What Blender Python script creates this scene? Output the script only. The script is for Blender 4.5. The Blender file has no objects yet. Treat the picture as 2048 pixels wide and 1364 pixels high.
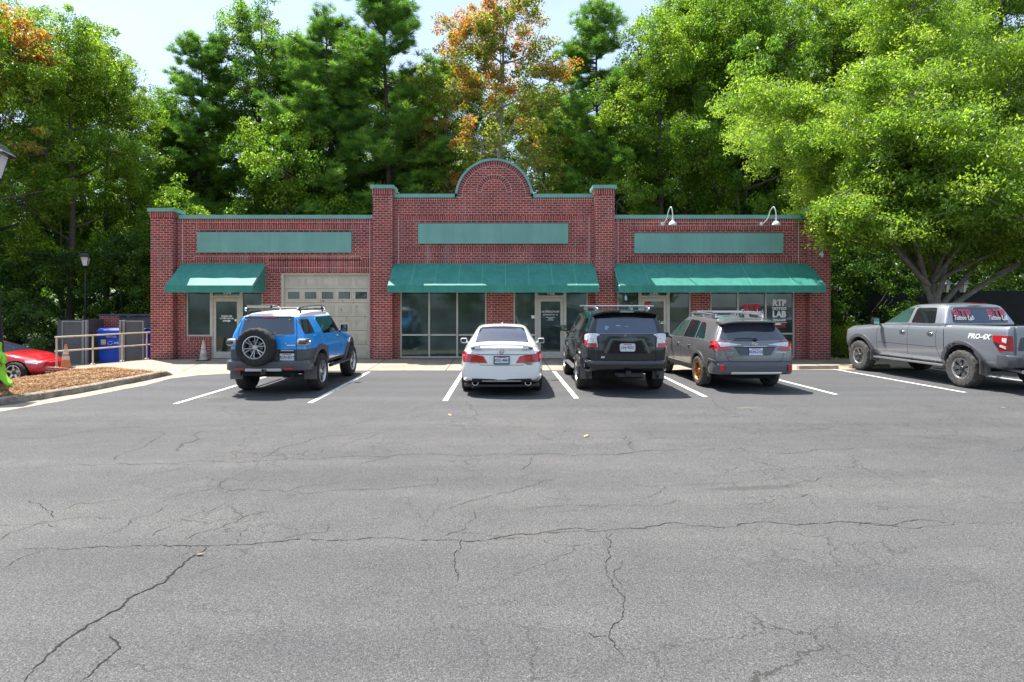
import bpy, bmesh, math, random
import numpy as np
from mathutils import Vector, Matrix, Euler
from mathutils.bvhtree import BVHTree

R = math.radians
random.seed(7); RNG = np.random.default_rng(11)
scene = bpy.context.scene
COL = scene.collection

# ------------------------------------------------------------------ camera, sky, sun, exposure
CAM_H = 1.93
cam_data = bpy.data.cameras.new('camera'); cam = bpy.data.objects.new('camera', cam_data); COL.objects.link(cam)
cam.location = (0, 0, CAM_H); cam.rotation_euler = (R(90), 0, 0)
cam_data.sensor_width = 36; cam_data.lens = 36 * 1180 / 2048
cam_data.shift_x = 12 / 2048; cam_data.shift_y = -74 / 2048
cam_data.clip_start = 0.05; cam_data.clip_end = 2000
scene.camera = cam

SUNDIR = Vector((-0.33, 0.30, 1.0)).normalized()      # towards the sun: behind the building, slightly left
SUN_EL = math.asin(SUNDIR.z); SUN_AZ = math.atan2(SUNDIR.x, SUNDIR.y)
world = bpy.data.worlds.new("World"); scene.world = world; world.use_nodes = True
nt = world.node_tree; nt.nodes.clear()
sky = nt.nodes.new('ShaderNodeTexSky'); sky.sky_type = 'NISHITA'; sky.sun_disc = False
sky.sun_elevation = SUN_EL; sky.sun_rotation = SUN_AZ
sky.air_density = 1.0; sky.dust_density = 1.6; sky.ozone_density = 1.2; sky.altitude = 100
bg = nt.nodes.new('ShaderNodeBackground'); bg.inputs['Strength'].default_value = 0.112
wo = nt.nodes.new('ShaderNodeOutputWorld')
# thin summer cloud veil, mapped on the sky direction
tc = nt.nodes.new('ShaderNodeTexCoord'); nz = nt.nodes.new('ShaderNodeTexNoise'); mp = nt.nodes.new('ShaderNodeMapping')
mp.inputs['Scale'].default_value = (1.2, 1.2, 3.0); nz.inputs['Scale'].default_value = 1.6; nz.inputs['Detail'].default_value = 6
rp = nt.nodes.new('ShaderNodeValToRGB'); rp.color_ramp.elements[0].position = 0.42; rp.color_ramp.elements[1].position = 0.72
rp.color_ramp.elements[0].color = (0.35, 0.35, 0.35, 1); rp.color_ramp.elements[1].color = (0.62, 0.62, 0.62, 1)
mx = nt.nodes.new('ShaderNodeMix'); mx.data_type = 'RGBA'
nt.links.new(tc.outputs['Generated'], mp.inputs['Vector']); nt.links.new(mp.outputs[0], nz.inputs['Vector'])
nt.links.new(nz.outputs['Fac'], rp.inputs[0]); nt.links.new(rp.outputs[0], mx.inputs['Factor'])
nt.links.new(sky.outputs[0], mx.inputs['A']); mx.inputs['B'].default_value = (4.6, 5.5, 6.6, 1)
nt.links.new(mx.outputs['Result'], bg.inputs['Color']); nt.links.new(bg.outputs[0], wo.inputs['Surface'])

sd = bpy.data.lights.new('sun', 'SUN'); sd.energy = 5.0; sd.angle = R(0.5); sd.color = (1.0, 0.95, 0.87)
sun = bpy.data.objects.new('sun', sd); COL.objects.link(sun); sun.location = (-10, 10, 40)
sun.rotation_euler = SUNDIR.to_track_quat('Z', 'Y').to_euler()

scene.view_settings.view_transform = 'Standard'; scene.view_settings.look = 'None'
scene.view_settings.exposure = 1.10; scene.view_settings.gamma = 1.0; scene.view_settings.use_curve_mapping = False
scene.render.engine = 'CYCLES'
scene.cycles.max_bounces = 7; scene.cycles.diffuse_bounces = 3; scene.cycles.glossy_bounces = 3
scene.cycles.transmission_bounces = 3; scene.cycles.transparent_max_bounces = 4

# ------------------------------------------------------------------ materials
MATS = {}
def mat(name, col=(0.5, 0.5, 0.5), rough=0.6, metal=0.0, spec=0.5, coat=0.0, noise=0.0, nscale=8.0, bump=0.0, bscale=60.0, emit=None):
    if name in MATS: return MATS[name]
    m = bpy.data.materials.new(name); m.use_nodes = True; n = m.node_tree; b = n.nodes['Principled BSDF']
    b.inputs['Base Color'].default_value = (*col, 1); b.inputs['Roughness'].default_value = rough
    b.inputs['Metallic'].default_value = metal; b.inputs['Specular IOR Level'].default_value = spec
    b.inputs['Coat Weight'].default_value = coat; b.inputs['Coat Roughness'].default_value = 0.04
    t = n.nodes.new('ShaderNodeTexCoord')
    if noise:
        z = n.nodes.new('ShaderNodeTexNoise'); z.inputs['Scale'].default_value = nscale; z.inputs['Detail'].default_value = 5
        n.links.new(t.outputs['Object'], z.inputs['Vector'])
        r_ = n.nodes.new('ShaderNodeValToRGB')
        r_.color_ramp.elements[0].position = 0.3; r_.color_ramp.elements[1].position = 0.7
        r_.color_ramp.elements[0].color = (*[c * (1 - noise) for c in col], 1)
        r_.color_ramp.elements[1].color = (*[min(1, c * (1 + noise)) for c in col], 1)
        n.links.new(z.outputs['Fac'], r_.inputs[0]); n.links.new(r_.outputs[0], b.inputs['Base Color'])
    if bump:
        z = n.nodes.new('ShaderNodeTexNoise'); z.inputs['Scale'].default_value = bscale; z.inputs['Detail'].default_value = 4
        n.links.new(t.outputs['Object'], z.inputs['Vector'])
        bp = n.nodes.new('ShaderNodeBump'); bp.inputs['Strength'].default_value = bump; bp.inputs['Distance'].default_value = 0.01
        n.links.new(z.outputs['Fac'], bp.inputs['Height']); n.links.new(bp.outputs[0], b.inputs['Normal'])
    if emit:
        b.inputs['Emission Color'].default_value = (*emit[0], 1); b.inputs['Emission Strength'].default_value = emit[1]
    MATS[name] = m
    return m

class NB:
    """small node-graph writer"""
    def __init__(s, name):
        s.m = bpy.data.materials.new(name); s.m.use_nodes = True; s.t = s.m.node_tree; s.b = s.t.nodes['Principled BSDF']; MATS[name] = s.m
    def n(s, typ, **kw):
        x = s.t.nodes.new('ShaderNode' + typ)
        for k, v in kw.items():
            if hasattr(x, k): setattr(x, k, v)
        return x
    def l(s, a, b): s.t.links.new(a, b)
    def math(s, op, a, b=None, c=None):
        x = s.n('Math', operation=op)
        for i, v in enumerate((a, b, c)):
            if v is None: continue
            if isinstance(v, (int, float)): x.inputs[i].default_value = v
            else: s.l(v, x.inputs[i])
        return x.outputs[0]
    def noise(s, vec, scale, detail=4, rough=0.55, dist=0):
        x = s.n('TexNoise'); x.inputs['Scale'].default_value = scale; x.inputs['Detail'].default_value = detail
        x.inputs['Roughness'].default_value = rough; x.inputs['Distortion'].default_value = dist; s.l(vec, x.inputs['Vector']); return x
    def ramp(s, fac, pts):
        x = s.n('ValToRGB'); cr = x.color_ramp
        while len(cr.elements) < len(pts): cr.elements.new(0.5)
        for e, (p, c) in zip(cr.elements, pts): e.position = p; e.color = (*c, 1) if len(c) == 3 else c
        s.l(fac, x.inputs[0]); return x.outputs[0]
    def mix(s, f, a, b, mode='MIX'):
        x = s.n('Mix'); x.data_type = 'RGBA'; x.blend_type = mode
        for key, v in (('Factor', f), ('A', a), ('B', b)):
            i = x.inputs[0] if key == 'Factor' else x.inputs[key] if False else [q for q in x.inputs if q.name == key and q.type == 'RGBA'][0]
            if isinstance(v, (int, float)): i.default_value = v
            elif isinstance(v, tuple): i.default_value = (*v, 1)
            else: s.l(v, i)
        return [o for o in x.outputs if o.type == 'RGBA'][0]
    def bump(s, h, strength, dist=0.01):
        x = s.n('Bump'); x.inputs['Strength'].default_value = strength; x.inputs['Distance'].default_value = dist
        s.l(h, x.inputs['Height']); s.l(x.outputs[0], s.b.inputs['Normal'])
    def pos(s):
        return s.n('NewGeometry').outputs['Position']
    def obj(s):
        return s.n('TexCoord').outputs['Object']

def brick_mat(name, soldier=False):
    g = NB(name); p = g.n('NewGeometry'); sx = g.n('SeparateXYZ'); g.l(p.outputs['Position'], sx.inputs[0])
    sn = g.n('SeparateXYZ'); g.l(p.outputs['Normal'], sn.inputs[0])
    side = g.math('GREATER_THAN', g.math('ABSOLUTE', sn.outputs[0]), 0.5)
    u = g.math('ADD', g.math('MULTIPLY', sx.outputs[1], side), g.math('MULTIPLY', sx.outputs[0], g.math('SUBTRACT', 1.0, side)))
    cv = g.n('CombineXYZ')
    if soldier: g.l(sx.outputs[2], cv.inputs[0]); g.l(u, cv.inputs[1])
    else: g.l(u, cv.inputs[0]); g.l(sx.outputs[2], cv.inputs[1])
    bt = g.n('TexBrick'); g.l(cv.outputs[0], bt.inputs['Vector'])
    bt.offset = 0.0 if soldier else 0.5
    for k, v in (('Scale', 1.0), ('Mortar Size', 0.0085), ('Mortar Smooth', 0.25), ('Bias', 0.0), ('Brick Width', 0.203), ('Row Height', 0.081)):
        bt.inputs[k].default_value = v
    if soldier: bt.inputs['Brick Width'].default_value = 0.4
    bt.inputs['Color1'].default_value = (0.33, 0.050, 0.040, 1); bt.inputs['Color2'].default_value = (0.165, 0.029, 0.028, 1)
    bt.inputs['Mortar'].default_value = (0.62, 0.42, 0.36, 1)
    nz_ = g.noise(p.outputs['Position'], 1.1, 5)
    tint = g.ramp(nz_.outputs['Fac'], [(0.28, (0.72, 0.70, 0.74)), (0.72, (1.2, 1.14, 1.1))])
    c = g.mix(1.0, bt.outputs['Color'], tint, 'MULTIPLY')
    fz = g.noise(p.outputs['Position'], 34, 3); c = g.mix(1.0, c, g.ramp(fz.outputs['Fac'], [(0.3, (0.72, 0.72, 0.72)), (0.72, (1.25, 1.2, 1.2))]), 'MULTIPLY')
    # pale mineral streaks that run down from the coping, and splash dirt at the foot
    mp_ = g.n('Mapping'); mp_.inputs['Scale'].default_value = (3.5, 3.5, 0.35); g.l(p.outputs['Position'], mp_.inputs[0])
    st = g.noise(mp_.outputs[0], 1.3, 5); hz = g.math('GREATER_THAN', sx.outputs[2], 0.0)
    c = g.mix(g.math('MULTIPLY', g.ramp(st.outputs['Fac'], [(0.54, (0, 0, 0)), (0.8, (0.24, 0.24, 0.24))]), hz), c, (0.62, 0.5, 0.47))
    ft = g.n('MapRange'); g.l(sx.outputs[2], ft.inputs['Value']); ft.inputs['From Min'].default_value = 0.0; ft.inputs['From Max'].default_value = 0.35
    ft.inputs['To Min'].default_value = 0.55; ft.inputs['To Max'].default_value = 0.0
    c = g.mix(g.math('MULTIPLY', ft.outputs[0], fz.outputs['Fac']), c, (0.06, 0.05, 0.05))
    g.l(c, g.b.inputs['Base Color']); g.b.inputs['Roughness'].default_value = 0.85
    g.bump(g.math('SUBTRACT', 1.0, bt.outputs['Fac']), 0.6, 0.006)
    return g.m
M_BRICK = brick_mat('brick'); M_SOLD = brick_mat('brick_soldier', True)

def asphalt_mat():
    g = NB('asphalt'); p = g.pos(); sx = g.n('SeparateXYZ'); g.l(p, sx.inputs[0])
    big = g.noise(p, 0.16, 4); mid = g.noise(p, 1.6, 5, 0.6); fine = g.noise(p, 60, 3, 0.7)
    vo = g.n('TexVoronoi'); vo.inputs['Scale'].default_value = 150; g.l(p, vo.inputs['Vector'])
    wn = g.n('TexWhiteNoise'); g.l(vo.outputs['Position'], wn.inputs['Vector'])
    c = g.ramp(g.math('ADD', g.math('MULTIPLY', big.outputs['Fac'], 0.6), g.math('MULTIPLY', mid.outputs['Fac'], 0.4)),
               [(0.34, (0.083, 0.084, 0.086)), (0.5, (0.101, 0.101, 0.101)), (0.66, (0.122, 0.120, 0.117))])
    # smoother, darker seal coat in the stalls, worn paler in the driving lane
    yn = g.math('ADD', sx.outputs[1], g.math('MULTIPLY', mid.outputs['Fac'], 1.6))
    mr = g.n('MapRange'); g.l(yn, mr.inputs['Value']); mr.inputs['From Min'].default_value = 11.2; mr.inputs['From Max'].default_value = 13.6; mr.interpolation_type = 'SMOOTHSTEP'
    c = g.mix(mr.outputs[0], c, (0.091, 0.093, 0.097))
    mp_ = g.n('Mapping'); mp_.inputs['Scale'].default_value = (0.12, 1.3, 1); g.l(p, mp_.inputs[0])
    band = g.noise(mp_.outputs[0], 1.0, 4); c = g.mix(1.0, c, g.ramp(band.outputs['Fac'], [(0.3, (0.84, 0.84, 0.85)), (0.72, (1.13, 1.12, 1.1))]), 'MULTIPLY')
    # stones: most mid grey, some pale, some black gaps
    c = g.mix(1.0, c, g.ramp(wn.outputs['Value'], [(0.0, (0.55, 0.55, 0.56)), (0.25, (0.86, 0.86, 0.86)), (0.8, (1.06, 1.06, 1.06)), (0.94, (1.35, 1.34, 1.32)), (1.0, (1.8, 1.78, 1.75))]), 'MULTIPLY')
    c = g.mix(1.0, c, g.ramp(vo.outputs['Distance'], [(0.35, (1.1, 1.1, 1.1)), (0.8, (0.6, 0.6, 0.61))]), 'MULTIPLY')
    c = g.mix(1.0, c, g.ramp(fine.outputs['Fac'], [(0.35, (0.72, 0.72, 0.73)), (0.65, (1.25, 1.25, 1.25))]), 'MULTIPLY')
    # crack nets
    wob = g.noise(p, 2.2, 5, 0.65); off = g.n('VectorMath', operation='MULTIPLY_ADD')
    g.l(wob.outputs['Color'], off.inputs[0]); off.inputs[1].default_value = (0.55, 0.55, 0); g.l(p, off.inputs[2])
    h = None
    for sc, th, seed_sc, lo in ((0.75, 0.0040, 0.33, 0.47), (2.1, 0.0085, 0.5, 0.50), (6.0, 0.018, 0.7, 0.53)):
        v = g.n('TexVoronoi'); v.feature = 'DISTANCE_TO_EDGE'; v.inputs['Scale'].default_value = sc; g.l(off.outputs[0], v.inputs['Vector'])
        mk = g.noise(p, seed_sc, 3); m1 = g.ramp(mk.outputs['Fac'], [(lo, (0, 0, 0)), (lo + 0.1, (1, 1, 1))])
        e = g.n('MapRange'); g.l(v.outputs['Distance'], e.inputs['Value']); e.inputs['From Min'].default_value = th * 0.45; e.inputs['From Max'].default_value = th
        e.inputs['To Min'].default_value = 1; e.inputs['To Max'].default_value = 0
        k = g.math('MULTIPLY', e.outputs[0], m1)
        # cracks stop short of the stalls' fresh seal coat
        k = g.math('MULTIPLY', k, g.math('SUBTRACT', 1.0, g.math('MULTIPLY', mr.outputs[0], 0.85)))
        k = g.math('MULTIPLY', k, 0.85 if sc < 5 else 0.5)
        h = k if h is None else g.math('MAXIMUM', h, k)
    c = g.mix(h, c, (0.035, 0.034, 0.033))
    # worn sand patches and an oil smear (real stains)
    stn = g.noise(p, 0.7, 6, 0.6); c = g.mix(g.ramp(stn.outputs['Fac'], [(0.64, (0, 0, 0)), (0.78, (0.3, 0.3, 0.3))]), c, (0.24, 0.225, 0.2))
    for cx_, cy_, rx_, ry_, f_, cc in ((2.65, 6.2, 0.62, 0.09, 0.7, (0.055, 0.055, 0.055)), (2.1, 6.32, 0.5, 0.06, 0.5, (0.06, 0.06, 0.06)), (-1.1, 11.6, 0.35, 0.25, 0.25, (0.06, 0.06, 0.06)), (4.5, 11.0, 0.3, 0.10, 0.22, (0.26, 0.22, 0.12)), (-5.6, 12.0, 0.5, 0.4, 0.35, (0.05, 0.05, 0.05)), (2.6, 12.0, 0.4, 0.3, 0.3, (0.05, 0.05, 0.05))):
        a = g.math('DIVIDE', g.math('SUBTRACT', sx.outputs[0], cx_), rx_)
        b_ = g.math('DIVIDE', g.math('SUBTRACT', g.math('ADD', sx.outputs[1], g.math('MULTIPLY', g.math('SUBTRACT', sx.outputs[0], cx_), -0.12)), cy_), ry_)
        d = g.math('ADD', g.math('MULTIPLY', a, a), g.math('MULTIPLY', b_, b_)); d = g.math('ADD', d, g.math('MULTIPLY', mid.outputs['Fac'], 0.8))
        q = g.n('MapRange'); q.interpolation_type = 'SMOOTHSTEP'; g.l(d, q.inputs['Value']); q.inputs['From Min'].default_value = 0.5; q.inputs['From Max'].default_value = 1.5; q.inputs['To Min'].default_value = f_; q.inputs['To Max'].default_value = 0
        c = g.mix(q.outputs[0], c, cc)
    g.l(c, g.b.inputs['Base Color']); g.b.inputs['Roughness'].default_value = 0.82; g.b.inputs['Specular IOR Level'].default_value = 0.35
    hh = g.math('ADD', g.math('MULTIPLY', vo.outputs['Distance'], -1.0), g.math('MULTIPLY', h, -3.0))
    g.bump(hh, 0.5, 0.006)
    return g.m
M_ASPH = asphalt_mat()

def concrete_mat(name, c0, c1, c2, scale=1.0):
    g = NB(name); p = g.pos(); a = g.noise(p, 0.8 * scale, 6, 0.6); f = g.noise(p, 55, 3); s_ = g.noise(p, 3.3 * scale, 6, 0.65)
    c = g.ramp(a.outputs['Fac'], [(0.32, c0), (0.5, c1), (0.68, c2)])
    c = g.mix(1.0, c, g.ramp(s_.outputs['Fac'], [(0.35, (0.8, 0.78, 0.76)), (0.6, (1.08, 1.08, 1.08))]), 'MULTIPLY')
    c = g.mix(1.0, c, g.ramp(f.outputs['Fac'], [(0.3, (0.86, 0.86, 0.86)), (0.7, (1.1, 1.1, 1.1))]), 'MULTIPLY')
    g.l(c, g.b.inputs['Base Color']); g.b.inputs['Roughness'].default_value = 0.85; g.bump(f.outputs['Fac'], 0.25, 0.005); return g.m
M_CONC = concrete_mat('concrete', (0.26, 0.22, 0.175), (0.33, 0.28, 0.22), (0.39, 0.335, 0.265))
M_KERB = concrete_mat('kerb_concrete', (0.09, 0.08, 0.065), (0.24, 0.21, 0.17), (0.36, 0.32, 0.26), 4)
M_BLOCK = concrete_mat('block', (0.07, 0.075, 0.085), (0.10, 0.105, 0.115), (0.13, 0.13, 0.14), 2)

def paint_line_mat():
    g = NB('line_paint'); p = g.pos(); a = g.noise(p, 14, 6, 0.7); v = g.n('TexVoronoi'); v.inputs['Scale'].default_value = 90; g.l(p, v.inputs['Vector'])
    c = g.ramp(g.math('ADD', a.outputs['Fac'], g.math('MULTIPLY', v.outputs['Distance'], 0.12)), [(0.34, (0.18, 0.18, 0.18)), (0.46, (0.58, 0.57, 0.54)), (0.72, (0.76, 0.75, 0.72))])
    g.l(c, g.b.inputs['Base Color']); g.b.inputs['Roughness'].default_value = 0.7; return g.m
M_LINE = paint_line_mat()

def fabric_mat():
    g = NB('awning_canvas'); p = g.pos(); a = g.noise(p, 2.0, 5); mp_ = g.n('Mapping'); mp_.inputs['Scale'].default_value = (5, 5, 0.5); g.l(p, mp_.inputs[0])
    st = g.noise(mp_.outputs[0], 1.4, 4)
    c = g.ramp(a.outputs['Fac'], [(0.3, (0.034, 0.225, 0.178)), (0.7, (0.050, 0.275, 0.22))])
    c = g.mix(1.0, c, g.ramp(st.outputs['Fac'], [(0.3, (0.88, 0.88, 0.88)), (0.72, (1.12, 1.12, 1.12))]), 'MULTIPLY')
    # cloth lets some daylight through
    g.l(c, g.b.inputs['Base Color']); g.b.inputs['Roughness'].default_value = 0.6; g.b.inputs['Specular IOR Level'].default_value = 0.4
    tr = g.n('BsdfTranslucent'); g.l(c, tr.inputs[0]); ms = g.n('MixShader'); ms.inputs[0].default_value = 0.10
    g.l(g.b.outputs[0], ms.inputs[1]); g.l(tr.outputs[0], ms.inputs[2]); g.l(ms.outputs[0], g.t.nodes['Material Output'].inputs[0])
    return g.m
M_AWN = fabric_mat()

def panel_mat(name, col):
    g = NB(name); p = g.pos(); mp_ = g.n('Mapping'); mp_.inputs['Scale'].default_value = (2.2, 2.2, 0.12); g.l(p, mp_.inputs[0])
    st = g.noise(mp_.outputs[0], 1.8, 6, 0.6); a = g.noise(p, 1.2, 4)
    c = g.mix(1.0, col, g.ramp(st.outputs['Fac'], [(0.3, (0.94, 0.95, 0.95)), (0.72, (1.12, 1.1, 1.1))]), 'MULTIPLY')
    c = g.mix(1.0, c, g.ramp(a.outputs['Fac'], [(0.3, (0.92, 0.92, 0.92)), (0.7, (1.08, 1.08, 1.08))]), 'MULTIPLY')
    g.l(c, g.b.inputs['Base Color']); g.b.inputs['Roughness'].default_value = 0.5; return g.m
M_PANEL = panel_mat('sign_green', (0.15, 0.33, 0.28)); M_COPING = panel_mat('coping_green', (0.15, 0.35, 0.295))
M_ALU = mat('storefront_aluminium', (0.50, 0.48, 0.42), 0.45, 0.2, noise=0.08, nscale=6)
M_GLASS = mat('dark_glass', (0.095, 0.115, 0.11), 0.02, 0.6, 0.9, noise=.25, nscale=1.2)
M_SCREEN = mat('screened_glass', (0.050, 0.080, 0.076), 0.06, 0.5, 0.8, noise=0.3, nscale=2)
M_WHITE = mat('white_vinyl', (0.78, 0.78, 0.76), 0.6)
M_REDV = mat('red_vinyl', (0.55, 0.03, 0.03), 0.6)
M_PINKV = mat('pink_vinyl', (0.6, 0.08, 0.14), 0.6)
M_BLACK = mat('black_plastic', (0.018, 0.018, 0.020), 0.45)
M_RUBBER = mat('rubber', (0.022, 0.021, 0.020), 0.85, noise=0.3, nscale=20, bump=0.4, bscale=80)
M_DUSTRUB = mat('dusty_rubber', (0.062, 0.059, 0.055), 0.9, noise=0.45, nscale=14, bump=0.4, bscale=60)
M_DARKTRIM = mat('dark_trim', (0.055, 0.056, 0.062), 0.55, noise=0.15, nscale=9)
M_CHROME = mat('chrome', (0.75, 0.76, 0.78), 0.12, 1.0)
M_SILVER = mat('silver', (0.55, 0.56, 0.57), 0.3, 0.9)
M_BRONZE = mat('bronze', (0.42, 0.19, 0.06), 0.35, 0.7)
M_REDL = mat('red_lens', (0.42, 0.01, 0.015), 0.12, 0, 0.7, 0.6)
M_CLEARL = mat('clear_lens', (0.62, 0.62, 0.64), 0.12, 0.1, 0.8, 0.6, noise=0.35, nscale=40)
M_ORANGE = mat('amber_lens', (0.7, 0.25, 0.03), 0.2)
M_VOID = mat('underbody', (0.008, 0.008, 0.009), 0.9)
def carglass(name, col):
    return mat(name, col, 0.02, 0.0, 1.0, 0.6)
M_CG = carglass('car_glass', (0.010, 0.013, 0.016)); M_CGG = carglass('car_glass_green', (0.03, 0.075, 0.06)); M_CGB = carglass('car_glass_sky_blue', (0.030, 0.038, 0.062))  # blue copy: reflected sky put into the glass colour
M_CGN = carglass('car_glass_sky_navy', (0.012, 0.035, 0.085))  # navy copy: deeper reflected sky put into the glass colour

# ------------------------------------------------------------------ mesh helpers
def tag(o, label=None, cat=None, group=None, kind=None):
    if label: o['label'] = label
    if cat: o['category'] = cat
    if group: o['group'] = group
    if kind: o['kind'] = kind
    return o
def empty(name, loc=(0, 0, 0), rz=0.0, **k):
    o = bpy.data.objects.new(name, None); COL.objects.link(o); o.location = loc; o.rotation_euler = (0, 0, rz); o.empty_display_size = 0.3
    return tag(o, **k)
def link_mesh(name, me, parent=None, loc=(0, 0, 0), rot=(0, 0, 0), **k):
    o = bpy.data.objects.new(name, me); COL.objects.link(o); o.location = loc; o.rotation_euler = rot
    if parent: o.parent = parent
    return tag(o, **k)

class MB:
    def __init__(s): s.v = []; s.f = []; s.mi = []; s.mats = []
    def m(s, mt):
        if mt not in s.mats: s.mats.append(mt)
        return s.mats.index(mt)
    def add(s, vs, fs, mt):
        b = len(s.v); s.v += [tuple(v) for v in vs]; s.f += [tuple(b + i for i in f) for f in fs]; s.mi += [s.m(mt)] * len(fs)
    def box(s, x0, x1, y0, y1, z0, z1, mt):
        v = [(x, y, z) for z in (z0, z1) for y in (y0, y1) for x in (x0, x1)]
        s.add(v, [(0, 2, 3, 1), (4, 5, 7, 6), (0, 1, 5, 4), (1, 3, 7, 5), (3, 2, 6, 7), (2, 0, 4, 6)], mt)
    def obox(s, M, sx, sy, sz, mt):
        v = [M @ Vector((x * sx / 2, y * sy / 2, z * sz / 2)) for z in (-1, 1) for y in (-1, 1) for x in (-1, 1)]
        s.add(v, [(0, 2, 3, 1), (4, 5, 7, 6), (0, 1, 5, 4), (1, 3, 7, 5), (3, 2, 6, 7), (2, 0, 4, 6)], mt)
    def tube(s, pts, rad, mt, n=8, caps=True):
        pts = [Vector(p) for p in pts]
        if isinstance(rad, (int, float)): rad = [rad] * len(pts)
        vs = []; up = None
        for i, p in enumerate(pts):
            d = (pts[min(i + 1, len(pts) - 1)] - pts[max(i - 1, 0)]).normalized()
            if up is None: up = d.orthogonal().normalized()
            up = (up - d * up.dot(d));
            if up.length < 1e-5: up = d.orthogonal()
            up.normalize(); sd_ = d.cross(up)
            for k in range(n):
                a = 2 * math.pi * k / n; vs.append(p + (up * math.cos(a) + sd_ * math.sin(a)) * rad[i])
        fs = []
        for i in range(len(pts) - 1):
            for k in range(n):
                k2 = (k + 1) % n; fs.append((i * n + k, i * n + k2, (i + 1) * n + k2, (i + 1) * n + k))
        if caps: fs.append(tuple(range(n))[::-1]); fs.append(tuple((len(pts) - 1) * n + k for k in range(n)))
        s.add(vs, fs, mt)
    def lathe(s, prof, mt, n=24, M=None, axis='z', close=False, caps=True):
        """prof: (r, h) pairs round the axis"""
        vs = []
        for r_, h in prof:
            for k in range(n):
                a = 2 * math.pi * k / n; c, q = math.cos(a) * r_, math.sin(a) * r_
                v = Vector((c, q, h)) if axis == 'z' else Vector((c, h, q))
                vs.append(M @ v if M else v)
        fs = []
        m_ = len(prof)
        for i in range(m_ if close else m_ - 1):
            j = (i + 1) % m_
            for k in range(n):
                k2 = (k + 1) % n; fs.append((i * n + k, i * n + k2, j * n + k2, j * n + k))
        if not close and caps:
            if prof[0][0] > 1e-4: fs.append(tuple(range(n))[::-1])
            if prof[-1][0] > 1e-4: fs.append(tuple((m_ - 1) * n + k for k in range(n)))
        s.add(vs, fs, mt)
    def prism(s, poly, a0, a1, mt, plane='xz', M=None):
        """extrude a 2D polygon; plane xz -> along y, xy -> along z, yz -> along x"""
        def mk(p, a):
            v = {'xz': (p[0], a, p[1]), 'xy': (p[0], p[1], a), 'yz': (a, p[0], p[1])}[plane]
            return M @ Vector(v) if M else v
        n = len(poly); vs = [mk(p, a0) for p in poly] + [mk(p, a1) for p in poly]
        fs = [tuple(range(n)), tuple(range(2 * n - 1, n - 1, -1))] + [(i, (i + 1) % n, n + (i + 1) % n, n + i)[::-1] for i in range(n)]
        s.add(vs, fs, mt)
    def mesh(s, name, smooth=None, bevel=0):
        me = bpy.data.meshes.new(name); me.from_pydata(s.v, [], s.f)
        for mt in s.mats: me.materials.append(mt)
        me.polygons.foreach_set('material_index', s.mi)
        bm = bmesh.new(); bm.from_mesh(me); bmesh.ops.recalc_face_normals(bm, faces=bm.faces)
        if bevel:
            es = [e for e in bm.edges if len(e.link_faces) == 2 and e.calc_face_angle(0) > 0.6]
            bmesh.ops.bevel(bm, geom=es, offset=bevel, segments=2, affect='EDGES', profile=0.5)
        bm.to_mesh(me); bm.free()
        if smooth is not None:
            me.polygons.foreach_set('use_smooth', [True] * len(me.polygons)); me.set_sharp_from_angle(angle=R(smooth))
        me.update(); return me
    def build(s, name, parent=None, loc=(0, 0, 0), rot=(0, 0, 0), smooth=None, bevel=0, **k):
        return link_mesh(name, s.mesh(name, smooth, bevel), parent, loc, rot, **k)

def text_mesh(txt, size, mt, extrude=0.002, bold=0.0, shear=0.0, align='CENTER', sx=1.0):
    c = bpy.data.curves.new('t', 'FONT'); c.body = txt; c.size = size; c.extrude = extrude; c.offset = bold; c.shear = shear
    c.align_x = align; c.align_y = 'CENTER'; c.resolution_u = 2
    o = bpy.data.objects.new('t', c); COL.objects.link(o)
    dg = bpy.context.evaluated_depsgraph_get(); me = bpy.data.meshes.new_from_object(o.evaluated_get(dg))
    bpy.data.objects.remove(o); bpy.data.curves.remove(c)
    me.transform(Matrix.Scale(sx, 4, (1, 0, 0))); me.materials.clear(); me.materials.append(mt); return me
def text(name, txt, size, mt, parent, loc, rot, **k):
    return link_mesh(name, text_mesh(txt, size, mt, **k), parent, loc, rot)

def copy_tree(o, parent=None):
    c = o.copy(); COL.objects.link(c)
    if parent is not None: c.parent = parent
    for ch in list(o.children): copy_tree(ch, c)
    return c
# survey: ground point seen at photo position (px, py), from the measured eye height and focal length
def G(px, py):
    d = 1180 * CAM_H / (py - 608); return Vector(((px - 1012) * d / 1180, d, 0))
# ------------------------------------------------------------------ ground
LOW = -0.58
def sheet(name, poly, z, mt, thick=None, label=None):
    b = MB()
    if thick: b.prism(poly, z - thick, z, mt, 'xy')
    else: b.add([(x, y, z) for x, y in poly], [tuple(range(len(poly)))], mt)
    return b.build(name, kind='structure')
M_EARTH = mat('earth', (0.035, 0.038, 0.018), 0.95, noise=0.4, nscale=1.2)
sheet('ground', [(-600, -400), (600, -400), (600, 900), (-600, 900)], LOW - 0.05, M_EARTH)
sheet('lower_drive', [(-40, 13.5), (-12.6, 13.5), (-12.6, 27.5), (-40, 27.5)], LOW, M_ASPH)
WY = 20.7      # wall line of the shop front
# outline of the gutter's asphalt edge, surveyed left to right
edge_px = [(0, 823.5), (82, 809.5), (170, 794), (246, 779), (290, 771), (340, 757.5), (397, 750.5)]
EDGE = [G(*p) for p in edge_px]
lot = [(-26, 9.0), (-14, 9.2), (-11.3, 9.45), (-9.9, 9.9)] + [(p.x, p.y) for p in EDGE] + [(-6.2, 17.06), (9.6, 17.28), (13.5, 17.9), (34, 19.5), (34, -28), (-26, -28)]
sheet('parking_lot', lot, 0.0, M_ASPH, 0.5)
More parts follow.
